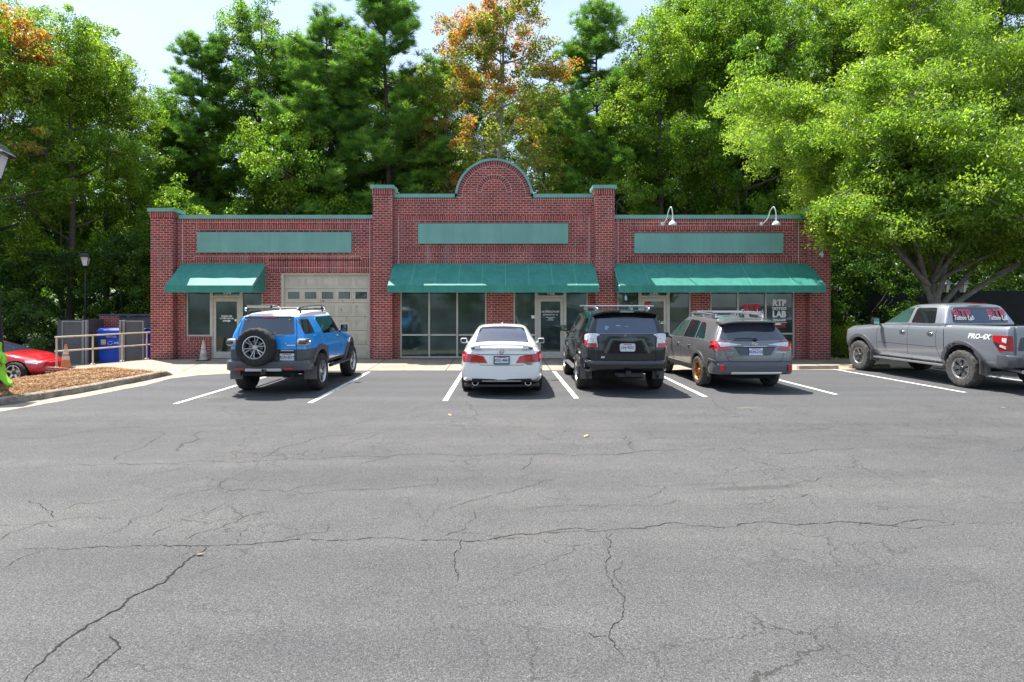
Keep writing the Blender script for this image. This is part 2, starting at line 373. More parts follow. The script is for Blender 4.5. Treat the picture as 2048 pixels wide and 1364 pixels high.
# sidewalk slab and gutter (one pour), flush with the asphalt
side = [(-26, 9.0), (-14, 9.2), (-11.3, 9.45), (-9.9, 9.9)] + [(p.x, p.y) for p in EDGE] + [(-6.2, 17.06), (9.6, 17.28), (13.5, 17.9), (34, 19.5), (34, 20.75), (-12.35, 20.75), (-13.62, 17.75), (-13.0, 17.45), (-12.0, 17.15), (-11.45, 16.2), (-10.4, 15.0), (-10.6, 12.5), (-11.3, 11.0), (-13.8, 10.3), (-26, 9.8)]
sb = MB(); sb.prism(side, -0.62, 0.004, M_CONC, 'xy'); sb.build('sidewalk', kind='structure')
# expansion joints
jb = MB(); M_JOINT = mat('joint', (0.05, 0.045, 0.04), 0.9)
for a, b in (((-10.4, 20.7), (-9.3, 16.95)), ((-7.6, 20.5), (-6.6, 17.1)), ((-4.2, 20.6), (-4.0, 17.1)), ((-1.8, 20.6), (-1.75, 17.1)), ((1.3, 20.6), (1.3, 17.1)), ((4.0, 20.6), (3.9, 17.2)), ((7.0, 20.6), (6.8, 17.2)), ((10.0, 20.6), (9.8, 17.4)), ((-12.2, 19.3), (11.5, 19.3))):
    d = (Vector(b) - Vector(a)).normalized(); n = Vector((-d.y, d.x)) * 0.012
    jb.add([(a[0] + n.x, a[1] + n.y, 0.0065), (b[0] + n.x, b[1] + n.y, 0.0065), (b[0] - n.x, b[1] - n.y, 0.0065), (a[0] - n.x, a[1] - n.y, 0.0065)], [(0, 1, 2, 3)], M_JOINT)
jb.build('sidewalk_joint', kind='structure')
# painted stall lines
for (a, b) in (((350, 808), (560, 745)), ((620, 806), (738, 744)), ((890, 802), (927, 742.5)), ((1153, 797), (1108, 742.5)), ((1411, 794), (1305, 743)), ((1672, 789), (1484, 741)), ((1930, 785), (1650, 735.3)), ((2065, 764), (1840, 734.5))):
    A, B = G(*a), G(*b); d = (B - A).normalized(); n = Vector((-d.y, d.x, 0)) * 0.052; lb = MB(); k = 24; vs = []
    for i in range(k + 1):
        p = A.lerp(B, i / k); vs += [(p + n * random.uniform(.94, 1.05)).to_tuple(), (p - n * random.uniform(.94, 1.05)).to_tuple()]
    vs = [(x, y, 0.0045) for x, y, z in vs]
    lb.add(vs, [(2 * i, 2 * i + 1, 2 * i + 3, 2 * i + 2) for i in range(k)], M_LINE); lb.build('painted_line', kind='structure')
# kerb of the planted island, swept round the bend
kp_px = [(0, 812), (82, 799.5), (170, 785), (246, 770), (290, 761.5), (325, 753.5), (347, 750.2)]
KP = [Vector((-26, 9.6, 0)), Vector((-14, 9.8, 0)), Vector((-11.4, 10.15, 0)), Vector((-10.1, 10.7, 0))] + [G(x, y) for x, y in kp_px]
def smooth_path(P, n=6):
    out = []
    for i in range(len(P) - 1):
        p0, p1, p2, p3 = P[max(i - 1, 0)], P[i], P[i + 1], P[min(i + 2, len(P) - 1)]
        for k in range(n):
            t = k / n; out.append(0.5 * ((2 * p1) + (p2 - p0) * t + (2 * p0 - 5 * p1 + 4 * p2 - p3) * t * t + (3 * p1 - p0 - 3 * p2 + p3) * t ** 3))
    out.append(P[-1]); return out
KS = smooth_path(KP); kb = MB(); vs = []; prof = [(0, -0.1), (0, 0.05), (0.012, 0.125), (0.045, 0.15), (0.12, 0.155), (0.155, 0.14), (0.165, -0.1)]
for i, p in enumerate(KS):
    d = (KS[min(i + 1, len(KS) - 1)] - KS[max(i - 1, 0)]).normalized(); n = Vector((-d.y, d.x, 0))
    hsc = max(0.05, min(1, (len(KS) - 1 - i) / 4.0))
    for o_, h_ in prof: vs.append(p + n * (o_ if hsc >= 1 else o_ * (0.4 + 0.6 * hsc)) + Vector((0, 0, h_ * hsc if h_ > 0 else h_)))
m_ = len(prof); fs = [(i * m_ + k, i * m_ + k + 1, (i + 1) * m_ + k + 1, (i + 1) * m_ + k) for i in range(len(KS) - 1) for k in range(m_ - 1)]
fs += [tuple(range(m_)), tuple((len(KS) - 1) * m_ + k for k in range(m_))[::-1]]
kb.add(vs, fs, M_KERB); kb.build('kerb', smooth=35, kind='structure')

# pine-straw mound on the island: height field between kerb and the low drive
M_STRAW0 = mat('straw_bed', (0.22, 0.12, 0.05), 0.95, noise=0.45, nscale=9, bump=0.6, bscale=40)
def mound_h(x, y):
    # distance behind the kerb line
    best = 1e9; sgn = 1
    for i in range(len(KS) - 1):
        a, b = KS[i], KS[i + 1]; ab = Vector((b.x - a.x, b.y - a.y)); ap = Vector((x - a.x, y - a.y)); t = max(0, min(1, ap.dot(ab) / max(ab.length_squared, 1e-9)))
        d = (ap - ab * t); L = d.length
        if L < best: best = L; sgn = 1 if (ab.x * ap.y - ab.y * ap.x) > 0 else -1
    return best * sgn
def sst(t): t = max(0.0, min(1.0, t)); return t * t * (3 - 2 * t)
def island_back(x): return float(np.interp(x, [-12.2, -11.4, -10.5, -9.6, -9.0], [16.9, 16.75, 16.45, 16.15, 16.1]))
def island_z(x, y):
    d = mound_h(x, y)
    if d < -0.02: return None
    if x > -11.9 and y > island_back(x): return None
    z = 0.10 + 0.09 * (1 - math.exp(-max(0, d) / 0.5)) + 0.02 * math.sin(x * 5.1) * math.cos(y * 4.3)
    if d < 0.14: z = 0.11
    z *= sst((island_back(x) - y) / 0.5) if x > -11.9 else 1
    f = max(sst((-11.25 - x) / 1.5) if y > 11.4 else sst((y - 10.9) / 1.6) if x < -11.8 else 0, sst((y - 11.2) / 2.0) if x < -11.6 else 0)
    return z * (1 - f) + (LOW + .02) * f
gx = np.arange(-26, -8.9, 0.13); gy = np.arange(9.4, 17.3, 0.13); ib = MB(); idx = {}
for i, x in enumerate(gx):
    for j, y in enumerate(gy):
        z = island_z(x, y)
        if z is None: continue
        idx[i, j] = len(ib.v); ib.v.append((x, y, z))
for (i, j) in list(idx):
    q = [(i, j), (i + 1, j), (i + 1, j + 1), (i, j + 1)]
    if all(k in idx for k in q): ib.f.append(tuple(idx[k] for k in q)); ib.mi.append(ib.m(M_STRAW0))
island = ib.build('mulch_bed', smooth=60, kind='structure')
# straw blades lying on the bed
mesh_pts = [v.co.copy() for v in island.data.vertices]; N = 60000
areas = [p for p in island.data.polygons if p.center.x > -12.6 and p.center.z > -0.3]
pick = RNG.integers(0, len(areas), N); V = []; F = []
cs = np.array([tuple(areas[k].center) for k in pick]) + np.column_stack([RNG.uniform(-.09, .09, N), RNG.uniform(-.09, .09, N), RNG.uniform(0.0, 0.025, N)])
an = RNG.uniform(0, 2 * np.pi, N); L = RNG.uniform(0.02, 0.07, N); w = RNG.uniform(0.0018, 0.004, N); tl = RNG.uniform(-0.35, 0.5, N)
dx, dy = np.cos(an) * L, np.sin(an) * L; nx, ny = -np.sin(an) * w, np.cos(an) * w
P = np.stack([cs + np.column_stack([-dx - nx, -dy - ny, -tl * L * .6]), cs + np.column_stack([dx - nx, dy - ny, tl * L]), cs + np.column_stack([dx + nx, dy + ny, tl * L]), cs + np.column_stack([-dx + nx, -dy + ny, -tl * L * .6])], 1).reshape(-1, 3)
def raw_mesh(name, P, nper, mts, mi=None, col=None):
    n = len(P) // nper; me = bpy.data.meshes.new(name); me.vertices.add(len(P)); me.vertices.foreach_set('co', P.astype(np.float32).ravel())
    me.loops.add(n * nper); me.loops.foreach_set('vertex_index', np.arange(n * nper, dtype=np.int32)); me.polygons.add(n)
    me.polygons.foreach_set('loop_start', np.arange(0, n * nper, nper, dtype=np.int32))
    for m in mts: me.materials.append(m)
    if mi is not None: me.polygons.foreach_set('material_index', mi.astype(np.int32))
    if col is not None:
        a = me.color_attributes.new('tint', 'FLOAT_COLOR', 'POINT'); a.data.foreach_set('color', np.repeat(np.column_stack([col, np.ones(len(col))]), nper, 0).astype(np.float32).ravel())
    me.update(calc_edges=True); return me
def tint_mat(name, rough=0.6, trans=0.35, spec=0.35, gain=1.0):
    g = NB(name); at = g.n('VertexColor'); at.layer_name = 'tint'; c = at.outputs['Color']
    g.l(c, g.b.inputs['Base Color']); g.b.inputs['Roughness'].default_value = rough; g.b.inputs['Specular IOR Level'].default_value = spec
    if trans:
        tr = g.n('BsdfTranslucent'); hs = g.mix(1.0, c, (1.35, 1.42, 0.68), 'MULTIPLY'); g.l(hs, tr.inputs[0]); ms = g.n('MixShader'); ms.inputs[0].default_value = trans
        g.l(g.b.outputs[0], ms.inputs[1]); g.l(tr.outputs[0], ms.inputs[2]); g.l(ms.outputs[0], g.t.nodes['Material Output'].inputs[0])
    return g.m
M_STRAW = tint_mat('straw', 0.8, 0.0, 0.2); pal = np.array([(0.42, 0.20, 0.065), (0.50, 0.31, 0.15), (0.25, 0.11, 0.04), (0.60, 0.45, 0.28), (0.36, 0.15, 0.045), (0.13, 0.075, 0.045)])
link_mesh('pine_straw', raw_mesh('pine_straw', P, 4, [M_STRAW], None, pal[RNG.integers(0, 6, N)] * RNG.uniform(.6, 1.1, (N, 1))), kind='stuff')
# low brick edging at the walkway's end
eb = MB(); eb.prism([(-13.75, 17.6), (-13.05, 17.28), (-12.0, 17.0), (-11.97, 17.1), (-13.0, 17.4), (-13.7, 17.72)], -0.5, 0.05, M_BRICK, 'xy'); eb.build('brick_edging', label='low brick edging along the end of the walkway behind the mulch', cat='edging')
# concrete wheel stops by the raised end
for i, x in enumerate((9.25, 10.95)):
    b = MB(); b.prism([(0, 0), (0.16, 0), (0.14, 0.11), (0.02, 0.11)], -0.62, 0.62, M_CONC, 'yz')
    b.build('wheel_stop', None, (x, 17.42 + i * 0.25, 0.002), (0, 0, R(6)), bevel=0.01, label=('concrete wheel stop beside the estate car, nearest the brick corner' if i == 0 else 'concrete wheel stop at the front wheel of the pickup truck'), cat='wheel stop', group='concrete wheel stops at the sidewalk')

# cracks traced on the asphalt
M_CRACK = mat('crack', (0.012, 0.012, 0.012), 0.95)
CR = [([(48, 1370), (90, 1318), (112, 1295), (150, 1268), (175, 1250), (200, 1238), (235, 1220), (255, 1198), (290, 1182), (330, 1165), (350, 1142), (368, 1125), (398, 1108), (412, 1095), (424, 1090)], 0.020),
 ([(0, 1099), (60, 1097), (100, 1095), (160, 1097), (250, 1095), (320, 1090), (370, 1091), (420, 1092), (470, 1090), (560, 1083), (650, 1080), (730, 1077), (800, 1077), (900, 1080), (1024, 1070), (1100, 1066), (1190, 1064), (1240, 1058), (1300, 1053), (1420, 1053), (1550, 1046), (1700, 1044), (1870, 1052), (1960, 1046), (2048, 1044)], 0.011),
 ([(1024, 1068), (1110, 1062), (1200, 1058)], 0.008), ([(158, 1368), (185, 1345), (205, 1325), (222, 1312), (240, 1298), (232, 1282), (222, 1265)], 0.012),
 ([(930, 1076), (920, 1090), (918, 1100), (910, 1118), (908, 1135), (916, 1150), (914, 1162)], 0.010),
 ([(1230, 1062), (1212, 1075), (1215, 1100), (1212, 1130), (1218, 1155), (1235, 1180), (1250, 1200), (1246, 1225), (1225, 1250), (1217, 1273), (1235, 1300), (1250, 1315)], 0.008), ([(1217, 1273), (1190, 1275), (1170, 1262)], 0.006), ([(1245, 1120), (1230, 1140), (1232, 1160), (1250, 1172)], 0.005),
 ([(0, 937), (60, 937), (200, 930), (330, 928), (450, 924), (520, 922), (640, 918), (760, 914), (900, 910), (1024, 908), (1260, 906), (1500, 902), (1700, 898), (2048, 894)], 0.012),
 ([(200, 930), (240, 910), (262, 902), (300, 885), (320, 872), (322, 862)], 0.010), ([(505, 923), (560, 895), (620, 878), (700, 870), (740, 868)], 0.010), ([(930, 803), (944, 812), (950, 822), (953, 843)], 0.014), ([(720, 930), (755, 920), (780, 912)], 0.010),
 ([(0, 880), (100, 876), (200, 860), (300, 857), (420, 850), (560, 845)], 0.009), ([(60, 1000), (80, 1008), (100, 1022), (103, 1038)], 0.009), ([(0, 1082), (40, 1060), (80, 1045), (150, 1035), (240, 1037)], 0.007), ([(0, 1050), (50, 1050), (120, 1055)], 0.006),
 ([(310, 1012), (380, 985), (440, 975), (460, 982), (570, 983), (630, 970), (690, 962)], 0.008), ([(440, 975), (443, 965), (455, 955)], 0.008), ([(570, 983), (640, 985), (720, 980), (800, 975), (870, 970), (876, 960), (864, 950)], 0.007), ([(875, 1022), (940, 1002), (1024, 985), (1060, 972), (1085, 962), (1115, 955)], 0.008),
 ([(305, 1072), (345, 1052)], 0.008), ([(360, 1088), (400, 1065), (470, 1045), (500, 1030), (560, 1020)], 0.007), ([(470, 1090), (480, 1065), (500, 1048)], 0.007), ([(560, 1083), (600, 1070), (650, 1066), (655, 1050)], 0.006), ([(210, 1070), (250, 1055), (258, 1040), (300, 1030), (345, 1008)], 0.006),
 ([(1030, 1020), (1080, 1015), (1200, 1012), (1300, 1012), (1345, 1005), (1350, 990)], 0.006), ([(1265, 970), (1300, 974), (1320, 970)], 0.008), ([(1290, 998), (1320, 985), (1325, 970)], 0.006), ([(1570, 974), (1600, 965), (1650, 955)], 0.007), ([(1480, 1010), (1540, 1005), (1600, 995), (1650, 985)], 0.006),
 ([(1040, 940), (1060, 928), (1066, 915)], 0.010), ([(1250, 870), (1262, 885), (1272, 903)], 0.010), ([(1430, 795), (1432, 812), (1450, 822), (1480, 832)], 0.010), ([(1575, 862), (1620, 856), (1680, 855)], 0.009), ([(1720, 860), (1780, 856)], 0.009), ([(1710, 1052), (1790, 1050), (1870, 1042), (1900, 1048)], 0.010),
 ([(100, 1097), (60, 1110), (0, 1140)], 0.006), ([(130, 1020), (160, 1005), (250, 1000)], 0.006), ([(640, 860), (760, 835), (830, 820), (900, 806)], 0.008), ([(1024, 960), (1060, 948), (1090, 945)], 0.006), ([(870, 1075), (930, 1058), (945, 1040), (950, 1020)], 0.006)]
cb = MB(); rr = random.Random(5)
def frac(a, b, lev, amp):
    if lev == 0: return [a]
    m = (a + b) / 2; d = b - a; n = Vector((-d.y, d.x, 0)); m = m + n * rr.uniform(-amp, amp); return frac(a, m, lev - 1, amp) + frac(m, b, lev - 1, amp)
for px, wd in CR:
    P_ = [G(x, y) for x, y in px]; pts = []
    for a, b in zip(P_[:-1], P_[1:]): pts += frac(a, b, 4 if (b - a).length > 0.5 else 3, 0.16)
    pts.append(P_[-1]); vs = []
    for i, p in enumerate(pts):
        d = (pts[min(i + 1, len(pts) - 1)] - pts[max(i - 1, 0)]).normalized(); n = Vector((-d.y, d.x, 0)); t = i / (len(pts) - 1)
        w_ = wd * 0.42 * rr.uniform(0.25, 1.25) * min(1, 6 * t + .2, 6 * (1 - t) + .2)
        vs += [(p + n * w_) + Vector((0, 0, .0035)), (p - n * w_) + Vector((0, 0, .0035))]
    cb.add(vs, [(2 * i, 2 * i + 1, 2 * i + 3, 2 * i + 2) for i in range(len(pts) - 1)], M_CRACK)
cb.build('pavement_crack', kind='structure')
# bits of dry leaf on the lot
M_DRY = mat('dry_leaf', (0.40, 0.27, 0.15), 0.8)
for k, (px, py, s_, lb) in enumerate(((400, 1111, 0.035, 'dry curled leaf caught in the wide crack, left foreground'), (1172, 873, 0.07, 'pale strip of dry leaf lying in the middle of the lot'), (900, 831, 0.06, 'pale dry leaf on the asphalt in front of the white sedan'), (2005, 816, 0.06, 'dry leaf on the asphalt beside the pickup truck'))):
    b = MB(); b.add([(-s_, 0, .004), (0, -s_ * .45, .012), (s_, 0, .02), (0, s_ * .5, .008)], [(0, 1, 2), (0, 2, 3)], M_DRY); b.build('dry_leaf', None, G(px, py) + Vector((0, 0, .004)), (0, 0, k), label=lb, cat='leaf', group='dry leaves on the asphalt')
# ------------------------------------------------------------------ the brick shop building
WS = 57.0
def wx(px): return (px - 1012) / WS
def wz(py): return CAM_H + (608 - py) / WS
bld = empty('brick_building', (0, WY, 0), label='single-storey red brick shop building with green awnings and a round-topped centre parapet', cat='building')
def part(b, name, parent=bld, **k):
    # builders below use world coordinates; the part is shifted into its parent's frame
    me = b.mesh(name, k.pop('smooth', None), k.pop('bevel', 0)); o = link_mesh(name, me, parent, **k)
    off = Vector((0, 0, 0)); q = parent
    while q is not None: off += q.location; q = q.parent
    me.transform(Matrix.Translation(-off)); return o
def wall_cells(b, x0, x1, z1, ops, y0, y1, mt):
    """wall slab x0..x1, z 0..z1 with rectangular openings (xa,xb,za,zb)"""
    xs = sorted({x0, x1, *[o[0] for o in ops], *[o[1] for o in ops]})
    for a, c in zip(xs[:-1], xs[1:]):
        mid = (a + c) / 2; cuts = sorted([(o[2], o[3]) for o in ops if o[0] <= mid <= o[1]]); z = 0
        for za, zb in cuts:
            if za > z + 1e-4: b.box(a, c, y0, y1, z, za, mt)
            z = zb
        if z < z1: b.box(a, c, y0, y1, z, z1, mt)
T = 0.3; XL, XLi = -12.33, -11.57; XR, XRi = 11.26, 10.55; CL0, CL1, CR0, CR1 = -4.62, -3.95, 3.08, 3.76
ZS, ZC = 4.92, 5.72       # top of brick on the wings and the centre
HEAD = 2.75
op_L1 = (wx(370.5), wx(421), wz(673), HEAD); op_L2 = (wx(421), wx(525), 0.0, HEAD); op_G = (wx(561.5), wx(738.3), 0.0, 3.02)
op_C1 = (wx(799.5), wx(973), 0.03, HEAD); op_C2 = (wx(1027), wx(1176.5), 0.0, HEAD)
op_R1 = (wx(1234.7), wx(1383), 0.0, HEAD); op_R2 = (wx(1421), wx(1591), 0.03, HEAD)
b = MB()
wall_cells(b, XLi + 0.02, CL0 + .02, ZS, [op_L1, op_L2, op_G], WY, WY + T, M_BRICK)
wall_cells(b, CL1 - .02, CR0 + .02, ZC, [op_C1, op_C2], WY, WY + T, M_BRICK)
wall_cells(b, CR1 - .02, XRi + .02, ZS, [op_R1, op_R2], WY, WY + T, M_BRICK)
part(b, 'front_wall')
# round-topped gable on the centre parapet
ACX, ACZ, AR = -0.42, 5.66, 1.30
b = MB(); arc = [(ACX + AR * math.cos(t), ACZ + AR * math.sin(t)) for t in np.linspace(0.045, math.pi - 0.045, 40)]
b.prism([(x, z) for x, z in arc], WY, WY + T, M_BRICK, 'xz'); part(b, 'round_gable')
# radiating bricks in the arch: outer ring and small inner ring, a few mm proud
b = MB()
def ring(b, cx, cz, r0, r1, a0, a1, n, y0, mts):
    for i in range(n):
        t0 = a0 + (a1 - a0) * (i + .09) / n; t1 = a0 + (a1 - a0) * (i + .91) / n
        q = [(cx + r * math.cos(t), cz + r * math.sin(t)) for r, t in ((r0, t0), (r1, t0), (r1, t1), (r0, t1))]
        b.prism(q, y0, WY + .01, mts[i % len(mts)], 'xz')
M_BR1 = mat('brick_red', (0.25, 0.042, 0.046), .85, noise=.3, nscale=30); M_BR2 = mat('brick_dark', (0.13, 0.024, 0.03), .85, noise=.3, nscale=30); M_MORT = mat('mortar', (0.56, 0.39, 0.34), .9, noise=.15, nscale=12)
def band_ring(b, cx, cz, r0, r1, n=48):
    P = [(cx + r1 * math.cos(t), cz + r1 * math.sin(t)) for t in np.linspace(0.0, math.pi, n)] + [(cx + r0 * math.cos(t), cz + r0 * math.sin(t)) for t in np.linspace(math.pi, 0, n)]
    for i in range(n - 1):
        q = [P[i], P[i + 1], P[2 * n - 2 - i], P[2 * n - 1 - i]]; b.prism(q, WY - .003, WY + .008, M_MORT, 'xz')
band_ring(b, ACX, ACZ, AR - .185, AR - .0, 48); ring(b, ACX, ACZ, AR - .17, AR, .02, math.pi - .02, 46, WY - .008, [M_BR1, M_BR2, M_BR1, M_BR1, M_BR2])
band_ring(b, ACX, 5.86, .43, .62, 30); ring(b, ACX, 5.86, .445, .605, .02, math.pi - .02, 20, WY - .008, [M_BR1, M_BR1, M_BR2]); part(b, 'arch_bricks')
# green coping
b = MB()
b.box(XLi + .1, CL0, WY - .05, WY + T + .06, ZS, ZS + .13, M_COPING); b.box(CR1, XRi, WY - .05, WY + T + .06, ZS, ZS + .13, M_COPING)
b.box(CL1, ACX - AR - .04, WY - .05, WY + T + .06, ZC - .06, ZC + .07, M_COPING); b.box(ACX + AR + .04, CR0, WY - .05, WY + T + .06, ZC - .06, ZC + .07, M_COPING)
n = 40; ts = np.linspace(0.02, math.pi - 0.02, n)
for t0, t1 in zip(ts[:-1], ts[1:]):
    b.prism([(ACX + r * math.cos(t), ACZ + r * math.sin(t)) for r, t in ((AR - .005, t0), (AR + .075, t0), (AR + .075, t1), (AR - .005, t1))], WY - .05, WY + T + .06, M_COPING, 'xz')
for s_ in (-1, 1): b.box(min(ACX + s_ * (AR - .005), ACX + s_ * (AR + .075)), max(ACX + s_ * (AR - .005), ACX + s_ * (AR + .075)), WY - .05, WY + T + .06, ZC - .06, ZC + .08, M_COPING)
part(b, 'parapet_coping')
for (a, c, zt) in ((XL, XLi, 5.13), (CL0, CL1, 5.93), (CR0, CR1, 5.93), (XRi, XR, 5.13)):
    b = MB(); yp = WY - .24; b.box(a, c, yp, WY + .42, -.6, zt - .2, M_BRICK); b.box(a - .025, c + .025, yp - .025, WY + .445, zt - .2, zt, M_SOLD); p = part(b, 'brick_pillar')
    b = MB(); b.box(a - .07, c + .07, yp - .07, WY + .50, zt, zt + .12, M_COPING); part(b, 'pillar_cap', p)
# soldier courses, a few mm proud of the face
b = MB()
def sold(x0, x1, z0, z1, y=WY): b.box(x0, x1, y - .006, y + .01, z0, z1, M_SOLD)
sold(XLi + .02, CL0, ZS - .16, ZS); sold(CR1, XRi, ZS - .16, ZS); sold(CL1, ACX - AR, ZC - .2, ZC - .06); sold(ACX + AR, CR0, ZC - .2, ZC - .06)
for (a, c, t, bt) in ((388, 722, 458, 512), (806, 1170, 440.5, 495), (1258, 1585, 460, 514)):
    sold(wx(a), wx(c), wz(t), wz(t) + .16); sold(wx(a), wx(c), wz(bt) - .16, wz(bt))
sold(wx(538), CL0, wz(544), wz(532)); sold(wx(538), CL0, wz(531), wz(519)); sold(wx(355), wx(530), 3.28, 3.42); sold(CL1, CR0, 3.28, 3.45); sold(CR1, XRi, 3.28, 3.42)
sold(wx(370.5), wx(421), wz(673) - .14, wz(673))
part(b, 'soldier_course')
M_CJ = mat('joint_sealant', (0.55, 0.42, 0.40), .8)
for px, z0, z1 in ((365.5, 3.3, ZS), (739.5, .0, ZS), (797, 3.3, 5.0), (1178, 3.3, 5.0), (1236, 3.3, ZS), (1597, 3.3, ZS)):
    b = MB(); b.box(wx(px) - .011, wx(px) + .011, WY - .009, WY + .01, z0, z1, M_CJ); part(b, 'control_joint')
# side and back walls, roof
b = MB(); b.box(XL + .05, XL + .35, WY + .42, 35.0, -.6, 4.6, M_BRICK); b.box(XR - .35, XR - .05, WY + .42, 35.0, -.6, 4.6, M_BRICK); b.box(XL + .35, XR - .35, 34.7, 35.0, -.6, 4.6, M_BRICK); part(b, 'side_wall')
b = MB(); M_ROOF = mat('roof_membrane', (0.35, 0.35, 0.34), .9, noise=.15, nscale=1); b.box(XL + .36, XR - .36, WY + T + .06, 34.69, 4.2, 4.3, M_ROOF); part(b, 'roof')
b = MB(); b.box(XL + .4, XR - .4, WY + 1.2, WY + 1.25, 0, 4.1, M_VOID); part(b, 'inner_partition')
# sign panels
for (a, c, t, bt) in ((397, 704, 465, 505.5), (837, 1136, 447.7, 488), (1267.5, 1564, 467, 507)):
    b = MB(); b.box(wx(a), wx(c), WY - .10, WY + .005, wz(bt), wz(t), M_PANEL); sp = part(b, 'sign_panel', bevel=.006)
    for u in ((.49,) if a == 397 else (.27, .75) if a == 837 else (.45,)):
        b = MB(); xj = wx(a) + (wx(c) - wx(a)) * u; b.box(xj - .006, xj + .006, WY - .102, WY - .099, wz(bt) + .01, wz(t) - .01, M_COPING); part(b, 'panel_joint', sp)
    b = MB(); b.box(wx(a) + .02, wx(c) - .02, WY - .09, WY + .006, wz(t) + .001, wz(t) + .018, M_BLACK); part(b, 'panel_flashing', sp)
# --- storefront frames, panes, doors
FR = .055
def frame_rect(b, x0, x1, z0, z1, w=FR, y0=WY + .07, y1=WY + .17, mt=None, bottom=True):
    mt = mt or M_ALU
    b.box(x0, x0 + w, y0, y1, z0, z1, mt); b.box(x1 - w, x1, y0, y1, z0, z1, mt); b.box(x0 + w, x1 - w, y0, y1, z1 - w, z1, mt)
    if bottom: b.box(x0 + w, x1 - w, y0, y1, z0, z0 + w, mt)
def storefront(x0, x1, z0, z1, mulls, rail=None, glass=M_GLASS, skip=()):
    b = MB(); frame_rect(b, x0, x1, z0, z1)
    xs = [x0] + list(mulls) + [x1]
    for m in mulls: b.box(m - .028, m + .028, WY + .072, WY + .168, z0 + FR, z1 - FR, M_ALU)
    for i, (a, c) in enumerate(zip(xs[:-1], xs[1:])):
        if rail and i not in skip: b.box(a + .05, c - .05, WY + .075, WY + .165, rail - .028, rail + .028, M_ALU)
    w = part(b, 'window'); 
    g_ = MB(); g_.box(x0 + .03, x1 - .03, WY + .115, WY + .125, z0 + .03, z1 - .03, glass); part(g_, 'pane', w)
    return w
def door(x0, x1, num, glass):
    """full door set: frame, transom with the unit number, leaf"""
    zt = 2.17; b = MB(); b.box(x0, x0 + .05, WY + .06, WY + .18, 0, HEAD, M_ALU); b.box(x1 - .05, x1, WY + .06, WY + .18, 0, HEAD, M_ALU)
    b.box(x0 + .05, x1 - .05, WY + .06, WY + .18, zt - .02, zt + .06, M_ALU); b.box(x0 + .05, x1 - .05, WY + .06, WY + .18, HEAD - .05, HEAD, M_ALU)
    d = part(b, 'door')
    g_ = MB(); g_.box(x0 + .04, x1 - .04, WY + .115, WY + .125, zt + .05, HEAD - .04, M_GLASS); part(g_, 'transom_pane', d)
    l = MB(); a, c = x0 + .055, x1 - .055; y0, y1 = WY + .08, WY + .14
    l.box(a, a + .1, y0, y1, .015, zt - .03, M_ALU); l.box(c - .1, c, y0, y1, .015, zt - .03, M_ALU); l.box(a + .1, c - .1, y0, y1, .015, .25, M_ALU); l.box(a + .1, c - .1, y0, y1, zt - .15, zt - .03, M_ALU); part(l, 'door_leaf', d, bevel=.004)
    g_ = MB(); g_.box(a + .09, c - .09, WY + .105, WY + .115, .24, zt - .14, glass); part(g_, 'door_glass', d)
    t_ = text('unit_number', num, .19, M_WHITE, d, (0, 0, 0), (R(90), 0, 0), bold=.006); t_.location = ((x0 + x1) / 2, .108, 2.335)
    return d, a, c
storefront(*op_L1, [], glass=M_SCREEN); storefront(wx(480.5), wx(525), .0, HEAD, [], glass=M_SCREEN)
dL, a, c = door(wx(421), wx(480.5), '124', M_SCREEN)
h = MB(); h.tube([(c - .05, WY + .04, .9), (c - .05, WY + .02, .95), (c - .05, WY + .02, 1.15), (c - .05, WY + .04, 1.2)], .012, M_SILVER); part(h, 'handle', dL)
xm = (a + c) / 2
text('lettering', 'PLEASE USE', .075, M_WHITE, dL, (xm, .10, 1.50), (R(90), 0, 0), bold=.003)
text('lettering', 'OTHER DOOR', .075, M_WHITE, dL, (xm, .10, 1.42), (R(90), 0, 0), bold=.003)
h = MB(); h.prism([(xm - .14, 1.315), (xm + .05, 1.315), (xm + .05, 1.285), (xm + .15, 1.335), (xm + .05, 1.385), (xm + .05, 1.355), (xm - .14, 1.355)], WY + .098, WY + .104, M_WHITE, 'xz'); h.lathe([(0.0, 0), (.045, 0), (.045, .004)], M_WHITE, 16, Matrix.Translation((c - .15, WY + .10, 1.36)) @ Matrix.Rotation(R(90), 4, 'X')); part(h, 'door_arrow', dL)
storefront(*op_C1, [wx(857.8), wx(914)], wz(670), M_SCREEN)
storefront(op_C2[0], wx(1073), .03, HEAD, [], wz(670), M_SCREEN); storefront(wx(1130), op_C2[1], .03, HEAD, [], wz(670), M_SCREEN)
dC, a, c = door(wx(1073), wx(1130), '122', M_SCREEN)
h = MB(); h.tube([(c - .05, WY + .04, .9), (c - .05, WY + .02, .95), (c - .05, WY + .02, 1.15), (c - .05, WY + .04, 1.2)], .012, M_SILVER); part(h, 'handle', dC)
xm = (a + c) / 2
text('lettering', 'NC+STRENGTH GYM', .098, M_WHITE, dC, (xm, .10, 1.655), (R(90), 0, 0), bold=.002, sx=.66)
text('lettering', '24/7 PRESCRIPTION - NC', .068, M_WHITE, dC, (xm, .10, 1.55), (R(90), 0, 0), bold=.001, sx=.70)
h = MB()
for (dx_, z, w_) in ((0, 1.452, .33), (0, 1.405, .15), (0, 1.36, .22)): h.box(xm - w_ / 2, xm + w_ / 2, WY + .098, WY + .103, z, z + .016, M_WHITE)
part(h, 'small_print', dC)
h = MB(); h.box(wx(1063), wx(1070), WY + .104, WY + .108, 1.42, 1.53, M_WHITE); part(h, 'window_notice')
storefront(op_R1[0], wx(1281), .03, HEAD, [], wz(670), M_GLASS); storefront(wx(1337.5), op_R1[1], .03, HEAD, [], wz(670), M_GLASS)
dR, a, c = door(wx(1281), wx(1337.5), '120', M_GLASS)
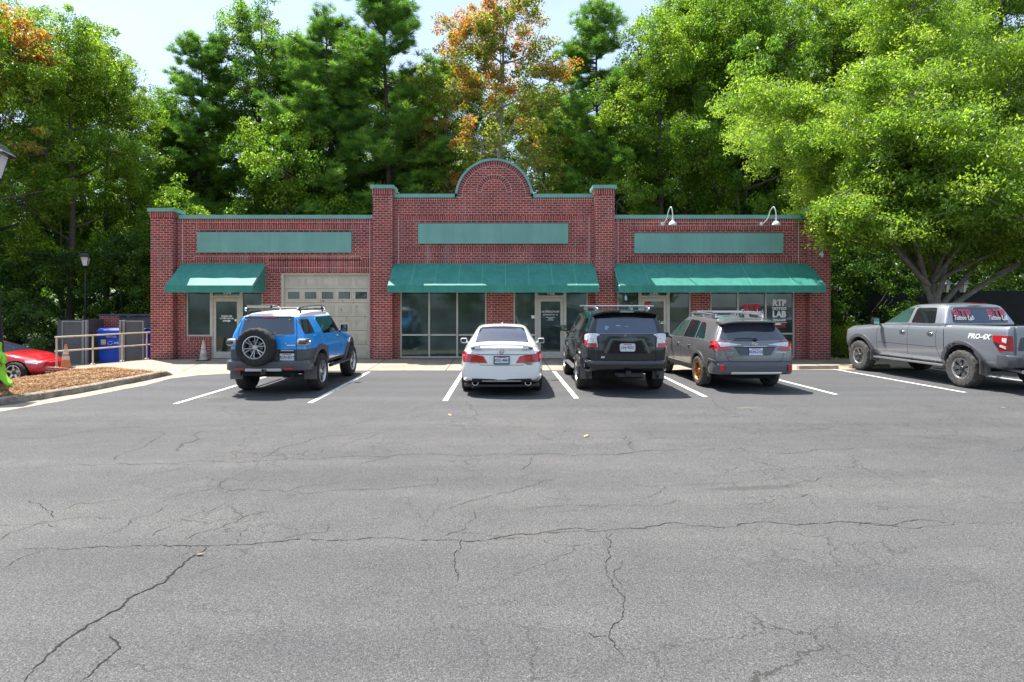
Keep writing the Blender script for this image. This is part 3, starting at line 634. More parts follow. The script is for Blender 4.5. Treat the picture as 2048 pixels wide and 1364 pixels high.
h = MB(); h.tube([(c - .05, WY + .04, .9), (c - .05, WY + .02, .95), (c - .05, WY + .02, 1.15), (c - .05, WY + .04, 1.2)], .012, M_SILVER); part(h, 'handle', dR)
h = MB(); h.box(a + .1, a + .32, WY + .098, WY + .103, 1.83, 1.97, M_REDV); part(h, 'open_sign', dR)
text('lettering', 'OPEN', .07, M_WHITE, dR, (a + .2, .096, 1.815), (R(90), 0, 0), bold=.002)
text('lettering', 'Tattoo Lab', .17, M_WHITE, dR, ((a + c) / 2 + .04, .098, 1.28), (R(90), 0, 0), bold=.003, shear=.35, sx=.8)
wR = storefront(*op_R2, [wx(1477.5), wx(1533.5)], wz(667.5), M_GLASS)
def wlet(txt, size, m, px, py, **k):
    return text('lettering', txt, size, m, wR, (wx(px), k.pop('dy', .10), wz(py)), (R(90), 0, 0), **k)
wlet('RTP', .30, M_REDV, 1505.5, 616, bold=.02, dy=.106, sx=1.15); wlet('Tattoo Lab', .235, M_WHITE, 1505, 624, bold=.006, shear=.4, sx=.78)
wlet('RTP', .30, M_WHITE, 1561, 606, bold=.018, sx=.92); wlet('TATTOO', .125, M_WHITE, 1561, 617.5, bold=.008, sx=.98); wlet('LAB', .30, M_WHITE, 1561, 629, bold=.018, sx=.92); wlet('WALK-INS', .11, M_WHITE, 1561, 640.3, bold=.006, sx=.87)
h = MB(); h.box(wx(1545), wx(1576), WY + .098, WY + .103, wz(645.4), wz(644.6), M_WHITE)
for x0_, x1_, z0_, z1_ in ((1545, 1575, 655, 654.2), (1545, 1575, 647.6, 646.8)): h.box(wx(x0_), wx(x1_), WY + .098, WY + .103, wz(z0_), wz(z1_), M_PINKV)
part(h, 'sticker_border', wR); wlet('ENTRANCE', .095, M_PINKV, 1560, 651, bold=.003, sx=.92)
# stacked house number on the right-hand pillar
for i, ch in enumerate('124'):
    t_ = text('house_number', ch, .30, M_WHITE, bld, (10.93, -.25, 4.25 - .30 * i), (R(90), 0, 0), bold=.012, extrude=.01)
# --- roller door
M_GD = mat('door_beige', (0.50, 0.455, 0.365), .6, noise=.10, nscale=2.5); M_RUST = mat('rust', (0.16, 0.07, 0.03), .9)
b = MB(); x0, x1, _, zt = op_G; b.box(x0, x0 + .09, WY + .03, WY + .2, 0, zt, M_GD); b.box(x1 - .035, x1, WY + .03, WY + .2, 0, zt, M_GD); b.box(x0 + .09, x1 - .035, WY + .03, WY + .2, zt - .06, zt, M_GD)
gd = part(b, 'garage_door'); x0 += .09; x1 -= .035; nr = 6; hh = (zt - .06) / nr; cw = (x1 - x0) / 5
for r_ in range(nr):
    b = MB(); z0 = r_ * hh + .006; z1 = (r_ + 1) * hh - .006; yb = WY + .13
    b.box(x0, x1, yb, yb + .04, z0, z1, M_GD)
    for c_ in range(5):
        xa, xb = x0 + c_ * cw + .12, x0 + (c_ + 1) * cw - .06
        if r_ == nr - 2:
            frame_rect(b, xa - .04, xb + .04, z0 + .09, z1 - .06, .04, yb - .02, yb + .001, M_GD)
        else:
            frame_rect(b, xa - .02, xb + .02, z0 + .07, z1 - .07, .03, yb - .02, yb + .001, M_GD); frame_rect(b, xa + .05, xb - .05, z0 + .14, z1 - .14, .02, yb - .012, yb + .001, M_GD)
    sec = part(b, 'door_section', gd)
    if r_ == nr - 2:
        for c_ in range(5):
            b = MB(); b.box(x0 + c_ * cw + .12, x0 + (c_ + 1) * cw - .06, yb - .006, yb - .002, z0 + .13, z1 - .10, M_GLASS); part(b, 'door_pane', gd)
b = MB()
for k in range(26):
    xx = random.uniform(x0 + 1.2, x1 - .1); zz = random.uniform(.2, 2.35); w_ = random.uniform(.006, .02); hh_ = random.uniform(.03, .16)
    if k % 5 == 0: w_, hh_ = hh_, w_ * .6
    b.box(xx, xx + w_, yb - .0105, yb - .0095, zz, zz + hh_, M_RUST)
part(b, 'rust_streak', gd, kind='stuff')
# --- awnings
def awning(xa, xb, top=3.35, zf=2.55, zb=2.31, P=1.08, nsc=7, seams=()):
    b = MB(); y0 = WY - .012; yf = WY - P; th = .012; N = max(8, int((xb - xa) / .12)); xs = np.linspace(xa, xb, N + 1)
    rows = [(y0, top), (WY - P * .33, top - (top - zf) * .33), (WY - P * .66, top - (top - zf) * .66), (yf, zf), (yf - .004, zb)]
    vs = []; ribs = np.linspace(xa, xb, nsc)
    for x in xs:
        sag = .014 * math.sin(math.pi * ((x - xa) / (xb - xa) * (nsc - 1) % 1)) ** 2
        for k, (y, z) in enumerate(rows): vs.append((x, y + (sag if k == 4 else 0), z - (sag if 0 < k < 3 else 0) + (.004 * math.sin(x * 9) if k == 4 else 0)))
    m_ = len(rows); b.add(vs, [(i * m_ + k, (i + 1) * m_ + k, (i + 1) * m_ + k + 1, i * m_ + k + 1) for i in range(N) for k in range(m_ - 1)], M_AWN)
    for x in (xa, xb): b.add([(x, y0, top), (x, yf, zf), (x, yf - .004, zb), (x, y0, zb)], [(0, 1, 2, 3)], M_AWN)
    o = part(b, 'awning', smooth=30)
    f = MB(); M_AF = mat('awning_tube', (0.4, 0.42, 0.4), .5, .5)
    for x in ribs: f.tube([(x, y0, zb + .03), (x, yf + .03, zb + .03), (x, yf + .03, zf - .03), (x, y0 - .01, top - .05)], .014, M_AF, 6)
    f.tube([(xa + .02, yf + .03, zb + .03), (xb - .02, yf + .03, zb + .03)], .014, M_AF, 6); f.tube([(xa + .02, yf + .03, zf - .03), (xb - .02, yf + .03, zf - .03)], .014, M_AF, 6); part(f, 'awning_frame', o)
    s_ = MB(); M_SEAM = mat('seam', (0.10, 0.38, 0.30), .7)
    for x in seams: s_.add([(x - .01, y0 - .002, top + .003), (x + .01, y0 - .002, top + .003), (x + .01, yf - .004, zf + .006), (x - .01, yf - .004, zf + .006)], [(0, 1, 2, 3)], M_SEAM)
    if seams: part(s_, 'awning_seam', o)
    return o
awning(-11.36, -8.44, nsc=4); awning(wx(787.5), wx(1188), nsc=10, seams=[wx(p) for p in (831, 876, 921, 966, 1011, 1056, 1101, 1146)]); awning(CR1 + .015, XRi + .09, nsc=9, seams=[wx(p) for p in (1285, 1480, 1560)])
# small tag under the right awning's corner
b = MB(); M_TAG = mat('pale_blue_bag', (0.35, 0.45, 0.6), .5); b.tube([(0, 0, .12), (0, 0, 0)], .004, M_TAG, 5); b.lathe([(0.004, 0), (.035, -.02), (.045, -.14), (.03, -.17)], M_TAG, 10)
b.build('hanging_bag', None, (3.99, WY - 1.0, 2.22), (0, R(-8), 0), smooth=40, label='small pale blue bag hanging from the left corner of the right awning', cat='bag')
# gooseneck lamps
M_LAMPW = mat('lamp_enamel', (0.72, 0.74, 0.76), .3, .1)
def goose(xb, xl, lab):
    r0 = empty('wall_lamp', (xb, WY, wz(448)), label=lab, cat='wall lamp', group='gooseneck lamps over the right sign'); d = xl - xb
    b = MB(); b.lathe([(0, .0), (.07, .0), (.07, .02), (.03, .05)], M_LAMPW, 16, Matrix.Rotation(R(90), 4, 'X')); b.build('wall_plate', r0, smooth=35)
    pts = [Vector((0, -.04, 0)), Vector((d * .15, -.12, .02)), Vector((d * .42, -.3, .16)), Vector((d * .55, -.42, .38)), Vector((d * .72, -.55, .50)), Vector((d * .9, -.62, .44)), Vector((d, -.66, .25)), Vector((d, -.66, .08))]
    b = MB(); b.tube(smooth_path(pts, 5), .017, M_LAMPW, 8); b.build('lamp_arm', r0, smooth=60)
    b = MB(); b.lathe([(.028, .12), (.035, .03), (.06, .0), (.095, -.028), (.125, -.07), (.135, -.12), (.128, -.12), (.115, -.075), (.08, -.045), (.0, -.03)], M_LAMPW, 24, Matrix.Translation((d, -.66, 0))); b.build('lamp_shade', r0, smooth=35)
goose(wx(1325), wx(1325) + .17, 'white gooseneck wall lamp over the left end of the right sign'); goose(wx(1523), wx(1523) + .21, 'white gooseneck wall lamp over the right end of the right sign')
# ------------------------------------------------------------------ vehicles
def pchip(x, y, xq):
    x = np.asarray(x, float); y = np.asarray(y, float); h = np.diff(x); dl = np.diff(y, axis=0) / h[:, None]; n = len(x); d = np.zeros_like(y)
    if n == 2: d[:] = dl[0]
    else:
        for k in range(1, n - 1):
            w1, w2 = 2 * h[k] + h[k - 1], h[k] + 2 * h[k - 1]; s = (np.sign(dl[k - 1]) * np.sign(dl[k])) > 0
            with np.errstate(all='ignore'): v = (w1 + w2) / (w1 / dl[k - 1] + w2 / dl[k])
            d[k] = np.where(s, np.nan_to_num(v), 0)
        d[0] = dl[0]; d[-1] = dl[-1]
    i = np.clip(np.searchsorted(x, xq) - 1, 0, n - 2); t = ((xq - x[i]) / h[i])[:, None]; H = h[i][:, None]
    return (2 * t**3 - 3 * t**2 + 1) * y[i] + (t**3 - 2 * t**2 + t) * H * d[i] + (-2 * t**3 + 3 * t**2) * y[i + 1] + (t**3 - t**2) * H * d[i + 1]
def sec(zb, wb, zl, wl, zm, wm, zs, ws, zr, wr, cr=0.03):
    return [(0, zb), (wb, zb), (wl, zl), (wm, zm), (ws, zs), (wr, zr), (wr * .55, zr + cr * .75), (0, zr + cr)]
RADS = [.05, .10, .16, .05, .10, .2]
def round_ring(P, rads):
    out = [P[0]]
    for i in range(1, len(P) - 1):
        a, p, c = P[i - 1], P[i], P[i + 1]; la, lc = np.linalg.norm(a - p), np.linalg.norm(c - p); r_ = rads[i - 1]
        ra, rc = min(r_, .42 * la), min(r_, .42 * lc); q0 = p + (a - p) * ra / max(la, 1e-6); q1 = p + (c - p) * rc / max(lc, 1e-6)
        out += [q0, .25 * q0 + .5 * p + .25 * q1, q1]
    out.append(P[-1]); return out
def loft(b, stations, mt, rads=RADS, rear_r=.10, front_r=.14, rear_bulge=.03, front_bulge=.12, step=.09):
    """stations: (x, section, dx-per-point or None), rear to front. Closed, mirrored skin."""
    stations = [list(s) for s in stations]; stations[0][0] += rear_r + rear_bulge * .8; stations[-1][0] -= front_r + front_bulge * .6
    xs = [s[0] for s in stations]; rings = []
    for s in stations:
        P = [np.array((s[0] + (s[2][i] if len(s) > 2 and s[2] else 0), p[0], p[1])) for i, p in enumerate(s[1])]
        rings.append(np.array(round_ring(P, rads)))
    A = np.array(rings); S, m_, _ = A.shape; xq = np.unique(np.concatenate([np.linspace(a, c, max(2, int((c - a) / step) + 1)) for a, c in zip(xs[:-1], xs[1:])]))
    Q = pchip(xs, A.reshape(S, -1), xq).reshape(len(xq), m_, 3)
    def endrings(r0, d, r_, k=5):
        zt, zb_ = r0[:, 2].max(), r0[:, 2].min(); w = np.clip((r0[:, 2] - zb_) / (zt - zb_) * 2 - 1, -1, 1); out = []
        for j in range(1, k + 1):
            th = j / k * math.pi / 2; q = r0.copy(); q[:, 0] += d * r_ * math.sin(th); ins = r_ * (1 - math.cos(th)) * .9
            q[:, 1] = np.maximum(q[:, 1] - ins * np.minimum(1, q[:, 1] / .3), 0); q[:, 2] -= np.sign(w) * np.abs(w) ** 3 * ins * .35; out.append(q)
        return out
    re_ = endrings(Q[0], -1, rear_r); fr = endrings(Q[-1], 1, front_r)
    allr = re_[::-1] + list(Q) + fr; n = len(allr); vs = []; full = 2 * m_ - 2
    for q in allr:
        for i in range(m_): vs.append(tuple(q[i]))
        for i in range(m_ - 2, 0, -1): vs.append((q[i][0], -q[i][1], q[i][2]))
    fs = [(i * full + k, i * full + (k + 1) % full, (i + 1) * full + (k + 1) % full, (i + 1) * full + k) for i in range(n - 1) for k in range(full)]
    for (ri, q, d, bu) in ((0, allr[0], -1, rear_bulge), (n - 1, allr[-1], 1, front_bulge)):
        nx = 12; base = ri * full; rows = []
        for i in range(1, m_ - 1):
            L_, R_ = q[i], q[i]; row = [base + i]
            for k in range(1, nx):
                t = k / nx; y = q[i][1] * (1 - 2 * t); vs.append((q[i][0] + d * bu * (1 - (2 * t - 1) ** 2) * min(1, q[i][1] / .5), y, q[i][2])); row.append(len(vs) - 1)
            row.append(base + full - i); rows.append(row)
        bot, top = base, base + m_ - 1
        for k in range(nx): fs.append((rows[0][k], rows[0][k + 1], bot)); fs.append((rows[-1][k], rows[-1][k + 1], top))
        for ra, rb in zip(rows[:-1], rows[1:]):
            for k in range(nx): fs.append((ra[k], ra[k + 1], rb[k + 1], rb[k]))
    b.add(vs, fs, mt)

def rpoly(pts, r=.05, n=4):
    """round the corners of a 2D polygon"""
    P = [np.array(p, float) for p in pts]; out = []; N = len(P)
    for i in range(N):
        a, p, c = P[i - 1], P[i], P[(i + 1) % N]; la, lc = np.linalg.norm(a - p), np.linalg.norm(c - p); rr_ = min(r, la * .45, lc * .45)
        q0, q1 = p + (a - p) / la * rr_, p + (c - p) / lc * rr_
        for k in range(n + 1): t = k / n; out.append(tuple((1 - t) ** 2 * q0 + 2 * t * (1 - t) * p + t * t * q1))
    return out

class Car:
    def __init__(s, name, loc, heading, **k):
        s.root = empty(name, loc, heading, **k)
    def body(s, stations, mt, arches, archR, cut=None, paint=None, extra=None, name='body', lofts=None, archz=.42, **lk):
        b = MB(); loft(b, stations, mt, **lk); me = b.mesh(name); o = bpy.data.objects.new('tmp', me); COL.objects.link(o)
        me.materials.append(M_VOID)
        for st in (lofts or []):
            b2 = MB(); loft(b2, st[0], mt, **st[1]); m2 = b2.mesh('t2'); o2 = bpy.data.objects.new('t2', m2); COL.objects.link(o2)
            md = o.modifiers.new('u', 'BOOLEAN'); md.operation = 'UNION'; md.object = o2; md.solver = 'EXACT'
            dg = bpy.context.evaluated_depsgraph_get(); nm = bpy.data.meshes.new_from_object(o.evaluated_get(dg)); o.modifiers.clear(); o.data = nm; bpy.data.objects.remove(o2)
        cs = MB()
        for ax in arches:
            for sg in (-1, 1): cs.lathe([(archR, .40), (archR, 1.4)], M_VOID, 40, Matrix.Translation((ax, 0, archz)) @ Matrix.Rotation(0 if sg > 0 else math.pi, 4, 'Z'), axis='y', close=False)
        if extra: extra(cs)
        mc = cs.mesh('cut'); oc = bpy.data.objects.new('cut', mc); COL.objects.link(oc)
        md = o.modifiers.new('b', 'BOOLEAN'); md.operation = 'DIFFERENCE'; md.object = oc; md.solver = 'EXACT'
        dg = bpy.context.evaluated_depsgraph_get(); nm = bpy.data.meshes.new_from_object(o.evaluated_get(dg))
        bpy.data.objects.remove(o); bpy.data.objects.remove(oc)
        vi = [i for i, m in enumerate(nm.materials) if m == M_VOID]
        bm = bmesh.new(); bm.from_mesh(nm)
        if paint:
            for co, no in paint['planes']:
                bmesh.ops.bisect_plane(bm, geom=bm.verts[:] + bm.edges[:] + bm.faces[:], plane_co=co, plane_no=no, dist=1e-5)
            base = len(nm.materials)
            for m in paint['mats']: nm.materials.append(m)
            for f in bm.faces:
                if f.material_index in vi: continue
                k = paint['fn'](f.calc_center_median())
                if k is not None: f.material_index = base + k
        bmesh.ops.triangulate(bm, faces=[f for f in bm.faces if len(f.verts) > 4])
        s.bvh = BVHTree.FromBMesh(bm); bm.to_mesh(nm); bm.free()
        nm.polygons.foreach_set('use_smooth', [True] * len(nm.polygons)); nm.set_sharp_from_angle(angle=R(34))
        s.b = link_mesh(name, nm, s.root); return s.b
    def ray(s, axis, sg, u, v):
        if axis == 'side': o_, d = Vector((u, sg * 3, v)), Vector((0, -sg, 0))
        elif axis == 'rear': o_, d = Vector((-3, u, v)), Vector((1, 0, 0))
        elif axis == 'front': o_, d = Vector((9, u, v)), Vector((-1, 0, 0))
        else: o_, d = Vector((u, v, 5)), Vector((0, 0, -1))
        h = s.bvh.ray_cast(o_, d); return (h[0], h[1], d) if h[0] is not None else (None, None, d)
    def patch(s, name, axis, sg, poly, mt, off=.005, th=.02, cell=.05, parent=None, smooth=40, **k):
        bm = bmesh.new(); vs = [bm.verts.new((p[0], p[1], 0)) for p in poly]
        try: f = bm.faces.new(vs)
        except ValueError: bm.free(); return None
        us = [p[0] for p in poly]; ws = [p[1] for p in poly]
        for lo, hi, no in ((min(us), max(us), (1, 0, 0)), (min(ws), max(ws), (0, 1, 0))):
            n = int((hi - lo) / cell)
            for i in range(1, n + 1):
                c = lo + (hi - lo) * i / (n + 1)
                bmesh.ops.bisect_plane(bm, geom=bm.verts[:] + bm.edges[:] + bm.faces[:], plane_co=(c, 0, 0) if no[0] else (0, c, 0), plane_no=no, dist=1e-5)
        hits = []; ok = []
        for v in bm.verts:
            p, n, d = s.ray(axis, sg, v.co.x, v.co.y)
            if axis == 'side' and p is not None and abs(p.y) < .58: p = None
            hits.append((p, n))
            if p is not None: ok.append((v.co.x, v.co.y, p, n))
        if not ok: bm.free(); return None
        if axis == 'rear':
            lim = min(q[2].x for q in ok) + .30; hits = [(None, None) if (p is not None and p.x > lim) else (p, n) for p, n in hits]; ok = [q for q in ok if q[2].x <= lim]
        dirv = d
        for v, (p, n) in zip(bm.verts, hits):
            if p is None:
                q = min(ok, key=lambda t: (t[0] - v.co.x) ** 2 + (t[1] - v.co.y) ** 2); p, n = q[2], q[3]
                p = Vector({'side': (v.co.x, p.y, v.co.y), 'rear': (p.x, v.co.x, v.co.y), 'front': (p.x, v.co.x, v.co.y), 'top': (v.co.x, v.co.y, p.z)}[axis])
            v.co = p - dirv * off + (n - dirv).normalized() * 0.0
        if th:
            r_ = bmesh.ops.extrude_face_region(bm, geom=bm.faces[:]); 
            for v in [g for g in r_['geom'] if isinstance(g, bmesh.types.BMVert)]: v.co += dirv * th
        bmesh.ops.recalc_face_normals(bm, faces=bm.faces); me = bpy.data.meshes.new(name); bm.to_mesh(me); bm.free(); me.materials.append(mt)
        me.polygons.foreach_set('use_smooth', [True] * len(me.polygons)); me.set_sharp_from_angle(angle=R(smooth))
        return link_mesh(name, me, parent or s.root, **k)
    def seam(s, axis, sg, pts, w=.008, mt=None, off=.0015, name='gap_crease_line', parent=None, closed=False):
        """thin dark line along a polyline on the skin"""
        mt = mt or M_VOID; P = [Vector(p) for p in pts]
        if closed: P.append(P[0])
        Q = []
        for a, c in zip(P[:-1], P[1:]):
            n = max(1, int((c - a).length / .05)); Q += [a.lerp(c, i / n) for i in range(n)]
        Q.append(P[-1]); b = MB(); vs = []
        for i, q in enumerate(Q):
            d = (Q[min(i + 1, len(Q) - 1)] - Q[max(i - 1, 0)]).normalized(); n = Vector((-d.y, d.x)) * w / 2
            for t in (q + n, q - n):
                p, nn, dd = s.ray(axis, sg, t.x, t.y)
                if p is None: p, nn, dd = s.ray(axis, sg, q.x, q.y)
                if p is None: return None
                vs.append(p - dd * off)
        b.add(vs, [(2 * i, 2 * i + 1, 2 * i + 3, 2 * i + 2) for i in range(len(Q) - 1)], mt); return b.build(name, parent or s.b)
    def rx(s, y, z, d=.006): return s.ray('rear', 1, y, z)[0].x - d
    def both(s, fn, *a, **k): return [fn(*a[:1], 'side', g, *a[1:], **k) for g in (1, -1)]

def wheel(root, x, y, R_, w, rr, style, tyre_m, rim_m, side):
    """side +1 = left"""
    M = Matrix.Translation((0, 0, 0)); wm = empty_mesh = None
    b = MB(); b.lathe([(0, -.09), (.16, -.09), (.16, .02), (rr * .93, .02), (rr * .93, -w * .42), (rr * .7, -w * .44), (0, -w * .44)][::-1], M_VOID, 24, axis='y'); b.lathe([(rr * .62, 0.0), (rr * .62, .03), (.05, .035)], mat('brake_disc', (.25, .24, .23), .4, .8), 24, axis='y')
    o = b.build('wheel', root, (x, y, R_), (0, 0, 0 if side > 0 else math.pi), smooth=35)
    # tyre with shoulder blocks
    t = MB(); N = 72; h = w / 2; prof = [(rr, -h * .86), (rr + (R_ - rr) * .35, -h), (R_ - .05, -h * .98), (R_ - .015, -h * .86), (R_, -h * .6), (R_ + .002, 0), (R_, h * .6), (R_ - .015, h * .86), (R_ - .05, h * .98), (rr + (R_ - rr) * .35, h), (rr, h * .86)]
    vs = []
    for j, (r_, a) in enumerate(prof):
        for k in range(N):
            th = 2 * math.pi * k / N; q = r_
            if j in (3, 7): q -= .014 * ((k // 2) % 2)
            if j in (4, 6): q -= .009 * (((k + 1) // 2) % 2)
            if j == 5: q -= .008 * ((k // 3) % 2)
            vs.append((math.cos(th) * q, a, math.sin(th) * q))
    t.add(vs, [(j * N + k, j * N + (k + 1) % N, (j + 1) * N + (k + 1) % N, (j + 1) * N + k) for j in range(len(prof) - 1) for k in range(N)], tyre_m)
    t.build('tyre', o, smooth=30)
    r = MB(); h2 = h * .86
    r.lathe([(rr + .006, h2), (rr + .006, h2 + .008), (rr - .012, h2 + .010), (rr - .022, h2 - .01), (rr - .03, h2 - .05), (rr - .05, -h2)], rim_m[0], 40, axis='y', caps=False)
    yc = h2 - .045
    def spoke(a, w0, w1, r0, r1, ms, dy0=.01, dy1=.03, th=.03, skew=0):
        ca, sa = math.cos(a), math.sin(a); n = Vector((-sa, 0, ca)); d = Vector((ca, 0, sa)); v = []
        for rad, ww, dy, sk in ((r0, w0, dy0, 0), (r1, w1, dy1, skew)):
            for s1 in (-1, 1):
                for dd in (0, -th): v.append(d * rad + n * (s1 * ww / 2 + sk) + Vector((0, yc + dy + dd, 0)))
        r.add(v, [(0, 2, 6, 4), (1, 5, 7, 3), (0, 4, 5, 1), (2, 3, 7, 6), (4, 6, 7, 5), (0, 1, 3, 2)], ms)
    R1 = rr - .018
    if style == 'y6':
        for i in range(6):
            a = i * math.pi / 3 + .12; spoke(a, .055, .085, .04, R1, M_BLACK, .0, .02)
            for sg in (-1, 1): spoke(a, .012, .016, .05, R1, rim_m[0], .006, .03, .02, sg * .04)
    elif style == 'ten':
        for i in range(10): spoke(i * math.pi / 5, .03, .028, .04, R1, rim_m[0], .0, .03)
    elif style == 'split6':
        for i in range(6):
            a = i * math.pi / 3 + .2
            for sg in (-1, 1): spoke(a + sg * .16, .03, .058, .05, R1, rim_m[0], .0, .03); spoke(a + sg * .16, .01, .02, .06, R1 - .02, M_BLACK, .002, .0325, .02)
    elif style == 'five':
        for i in range(5): spoke(i * 2 * math.pi / 5 + .3, .07, .05, .04, R1, rim_m[0], .0, .03)
    r.lathe([(0, yc + .03), (.045, yc + .028), (.06, yc + .01), (.062, yc - .03)], rim_m[1], 20, axis='y')
    r.build('rim', o, smooth=35); return o

def plate(car, y, z, x, txt, face, ink, frame=None, tilt=0):
    q_ = [car.ray('rear', 1, y + a, z + c_)[0] for a in (-.14, 0, .14) for c_ in (-.07, .07)]; x = min(h.x for h in q_ if h is not None) - .012
    b = MB(); b.box(-.006, 0, -.152, .152, -.076, .076, face)
    if frame: 
        for a in ((-.165, .165, .066, .086), (-.165, .165, -.086, -.062), (-.165, -.148, -.086, .086), (.148, .165, -.086, .086)): b.box(-.010, -.001, a[0], a[1], a[2], a[3], frame)
    p = b.build('license_plate', car.root, (x, y, z), (0, tilt, 0))
    text('plate_number', txt, .088, ink, p, (-.0075, 0, -.004), (R(90), 0, R(-90)), bold=.001, sx=.78)
    q = MB(); q.box(-.0072, -.0062, -.09, .09, .052, .066, M_REDV); q.build('plate_band', p); return p
def rings(car, x, y, z, w, h, mt, kind='oval', parent=None):
    x = car.ray('rear', 1, y, z)[0].x - .012; b = MB(); M = Matrix.Translation((x, y, z))
    def ell(a, c, t=.008, oz=0, n=28):
        pts = [(0, a * math.cos(k * 2 * math.pi / n), oz + c * math.sin(k * 2 * math.pi / n)) for k in range(n + 1)]; b.tube([M @ Vector(p) for p in pts], t, mt, 6, False)
    ell(w, h)
    if kind == 'oval': ell(w * .38, h * .92); ell(w * .66, h * .42, .007, h * .45)
    if kind == 'stars':
        for (a, c, s_) in ((-.5, .15, .016), (-.05, .35, .010), (.35, .3, .010), (.0, -.2, .010), (.45, -.2, .010), (-.2, -.5, .010)): b.lathe([(0, -.004), (s_, -.003), (0, .006)], mt, 8, M @ Matrix.Translation((-.006, a * w, c * h)) @ Matrix.Rotation(R(90), 4, 'Y'))
    if kind == 'h':
        for s_ in (-1, 1): b.tube([M @ Vector((-.004, s_ * w * .42, -h * .7)), M @ Vector((-.004, s_ * w * .34, 0)), M @ Vector((-.004, s_ * w * .52, h * .7))], .010, mt, 6)
        b.tube([M @ Vector((-.004, -w * .36, 0)), M @ Vector((-.004, w * .36, 0))], .009, mt, 6)
    return b.build('badge', parent or car.root, smooth=50)
def rbox(x0, x1, y0, y1, z0, z1, mt, bev=.02):
    b = MB(); b.box(x0, x1, y0, y1, z0, z1, mt); return b
def bar(name, car, x0, hw, z0, z1, dep, mt, curve=.12, wrap=.0, parent=None, n=20, bevel=.015, profile=None):
    """bumper beam across the car, swept back at its ends"""
    b = MB(); ys = np.linspace(-hw, hw, n + 1); vs = []
    prof = profile or [(0, z0), (0, z1), (dep, z1), (dep, z0)]
    for y in ys:
        t = abs(y) / hw; dx = curve * t ** 3 + wrap * max(0, (t - .86) / .14) ** 2
        for px_, pz_ in prof: vs.append((x0 + dx + px_, y, pz_))
    k = len(prof); b.add(vs, [(i * k + j, i * k + (j + 1) % k, (i + 1) * k + (j + 1) % k, (i + 1) * k + j) for i in range(n) for j in range(k)] + [tuple(range(k)), tuple(n * k + j for j in range(k))[::-1]], mt)
    return b.build(name, parent or car.root, smooth=35, bevel=bevel)
def mirror(car, x, y, z, mt, w=.19, h=.15, glass=None):
    for sg in (1, -1):
        M = Matrix.Translation((x, sg * (y + w / 2 + .05), z)); b = MB(); b.obox(M, .10, w, h, mt); 
        o = b.build('side_mirror', car.root, smooth=40, bevel=.035)
        b = MB(); b.obox(Matrix.Translation((x - .052, sg * (y + w / 2 + .05), z)), .004, w - .045, h - .045, glass or mat('mirror_glass', (.25, .3, .32), .02, 1.0)); b.build('mirror_glass', o)
        b = MB(); b.tube([(x + .01, sg * (y - .03), z - h * .55), (x, sg * (y + .07), z - h * .3)], .022, mt, 8); b.build('mirror_arm', o)
def handle(car, sg, x, z, mt, w=.17):
    p, n, d = car.ray('side', sg, x, z)
    if p is None: return
    b = MB(); y = p.y; b.tube([(x - w / 2, y, z), (x - w / 2 + .02, y + sg * .028, z), (x + w / 2 - .02, y + sg * .028, z), (x + w / 2, y, z)], .011, mt, 8); h = b.build('door_handle', car.b, smooth=50)
    car.patch('handle_cup', 'side', sg, rpoly([(x - .07, z - .035), (x + .07, z - .035), (x + .07, z + .03), (x - .07, z + .03)], .03), M_BLACK, .001, 0, parent=h)
def arch_flare(car, sg, cx, cz, r0, r1, mt, a0=-12, a1=192, off=.03, th=.06, name='fender_flare', flat=0):
    A = [R(a0 + (a1 - a0) * i / 26) for i in range(27)]
    def pt(r_, a): return (cx + r_ * math.cos(a), cz + r_ * math.sin(a) * (1 - flat * abs(math.sin(a))))
    return car.patch(name, 'side', sg, [pt(r1, a) for a in A] + [pt(r0, a) for a in A[::-1]], mt, off, th, cell=.06, smooth=60)
def mudflap(car, x, y, z0, z1, w, mt):
    for sg in (1, -1): b = MB(); b.box(x - .01, x + .01, sg * y - w / 2, sg * y + w / 2, z0, z1, mt); b.build('mud_flap', car.root, bevel=.004)
M_BODYFLOOR = M_VOID
def paintm(name, col, rough=.22, metal=.35, coat=1.0, dust=.0):
    g = NB(name); p = g.n('TexCoord').outputs['Object']; z = g.noise(p, 1.7, 5, .6); sx = g.n('SeparateXYZ'); g.l(p, sx.inputs[0])
    lo = g.n('MapRange'); g.l(sx.outputs[2], lo.inputs['Value']); lo.inputs['From Min'].default_value = .75; lo.inputs['From Max'].default_value = .3; lo.inputs['To Min'].default_value = 0; lo.inputs['To Max'].default_value = 1
    d = g.math('MULTIPLY', g.math('ADD', g.math('MULTIPLY', lo.outputs[0], .8), .12), g.math('MULTIPLY', z.outputs['Fac'], dust))
    g.l(g.mix(d, col, (.26, .23, .19)), g.b.inputs['Base Color']); g.l(g.math('ADD', rough, g.math('MULTIPLY', d, .9)), g.b.inputs['Roughness'])
    g.b.inputs['Metallic'].default_value = metal; g.b.inputs['Coat Weight'].default_value = coat; g.b.inputs['Coat Roughness'].default_value = .05; return g.m
M_PBLUE = paintm('paint_blue', (.015, .32, .86), .22, .05, 1, .15); M_PWHITE = paintm('paint_white', (.78, .78, .77), .3, 0, 1, .1); M_ROOFW = paintm('roof_white', (.82, .82, .82), .35, 0, .6)
M_PBLACK = paintm('paint_black', (.003, .004, .008), .12, .0, .7, .06); M_PGREY = paintm('paint_grey', (.17, .17, .185), .28, .45, 1, .5); M_PSILV = paintm('paint_gunmetal', (.29, .31, .35), .28, .5, 1, .4); M_PRED = paintm('paint_red', (.55, .006, .018), .25, .05, 1)
M_CLAD = paintm('cladding', (.065, .068, .078), .5, .0, 0, .7); M_CLAD2 = paintm('cladding_blue_grey', (.052, .058, .072), .42, .0, .3, .5)
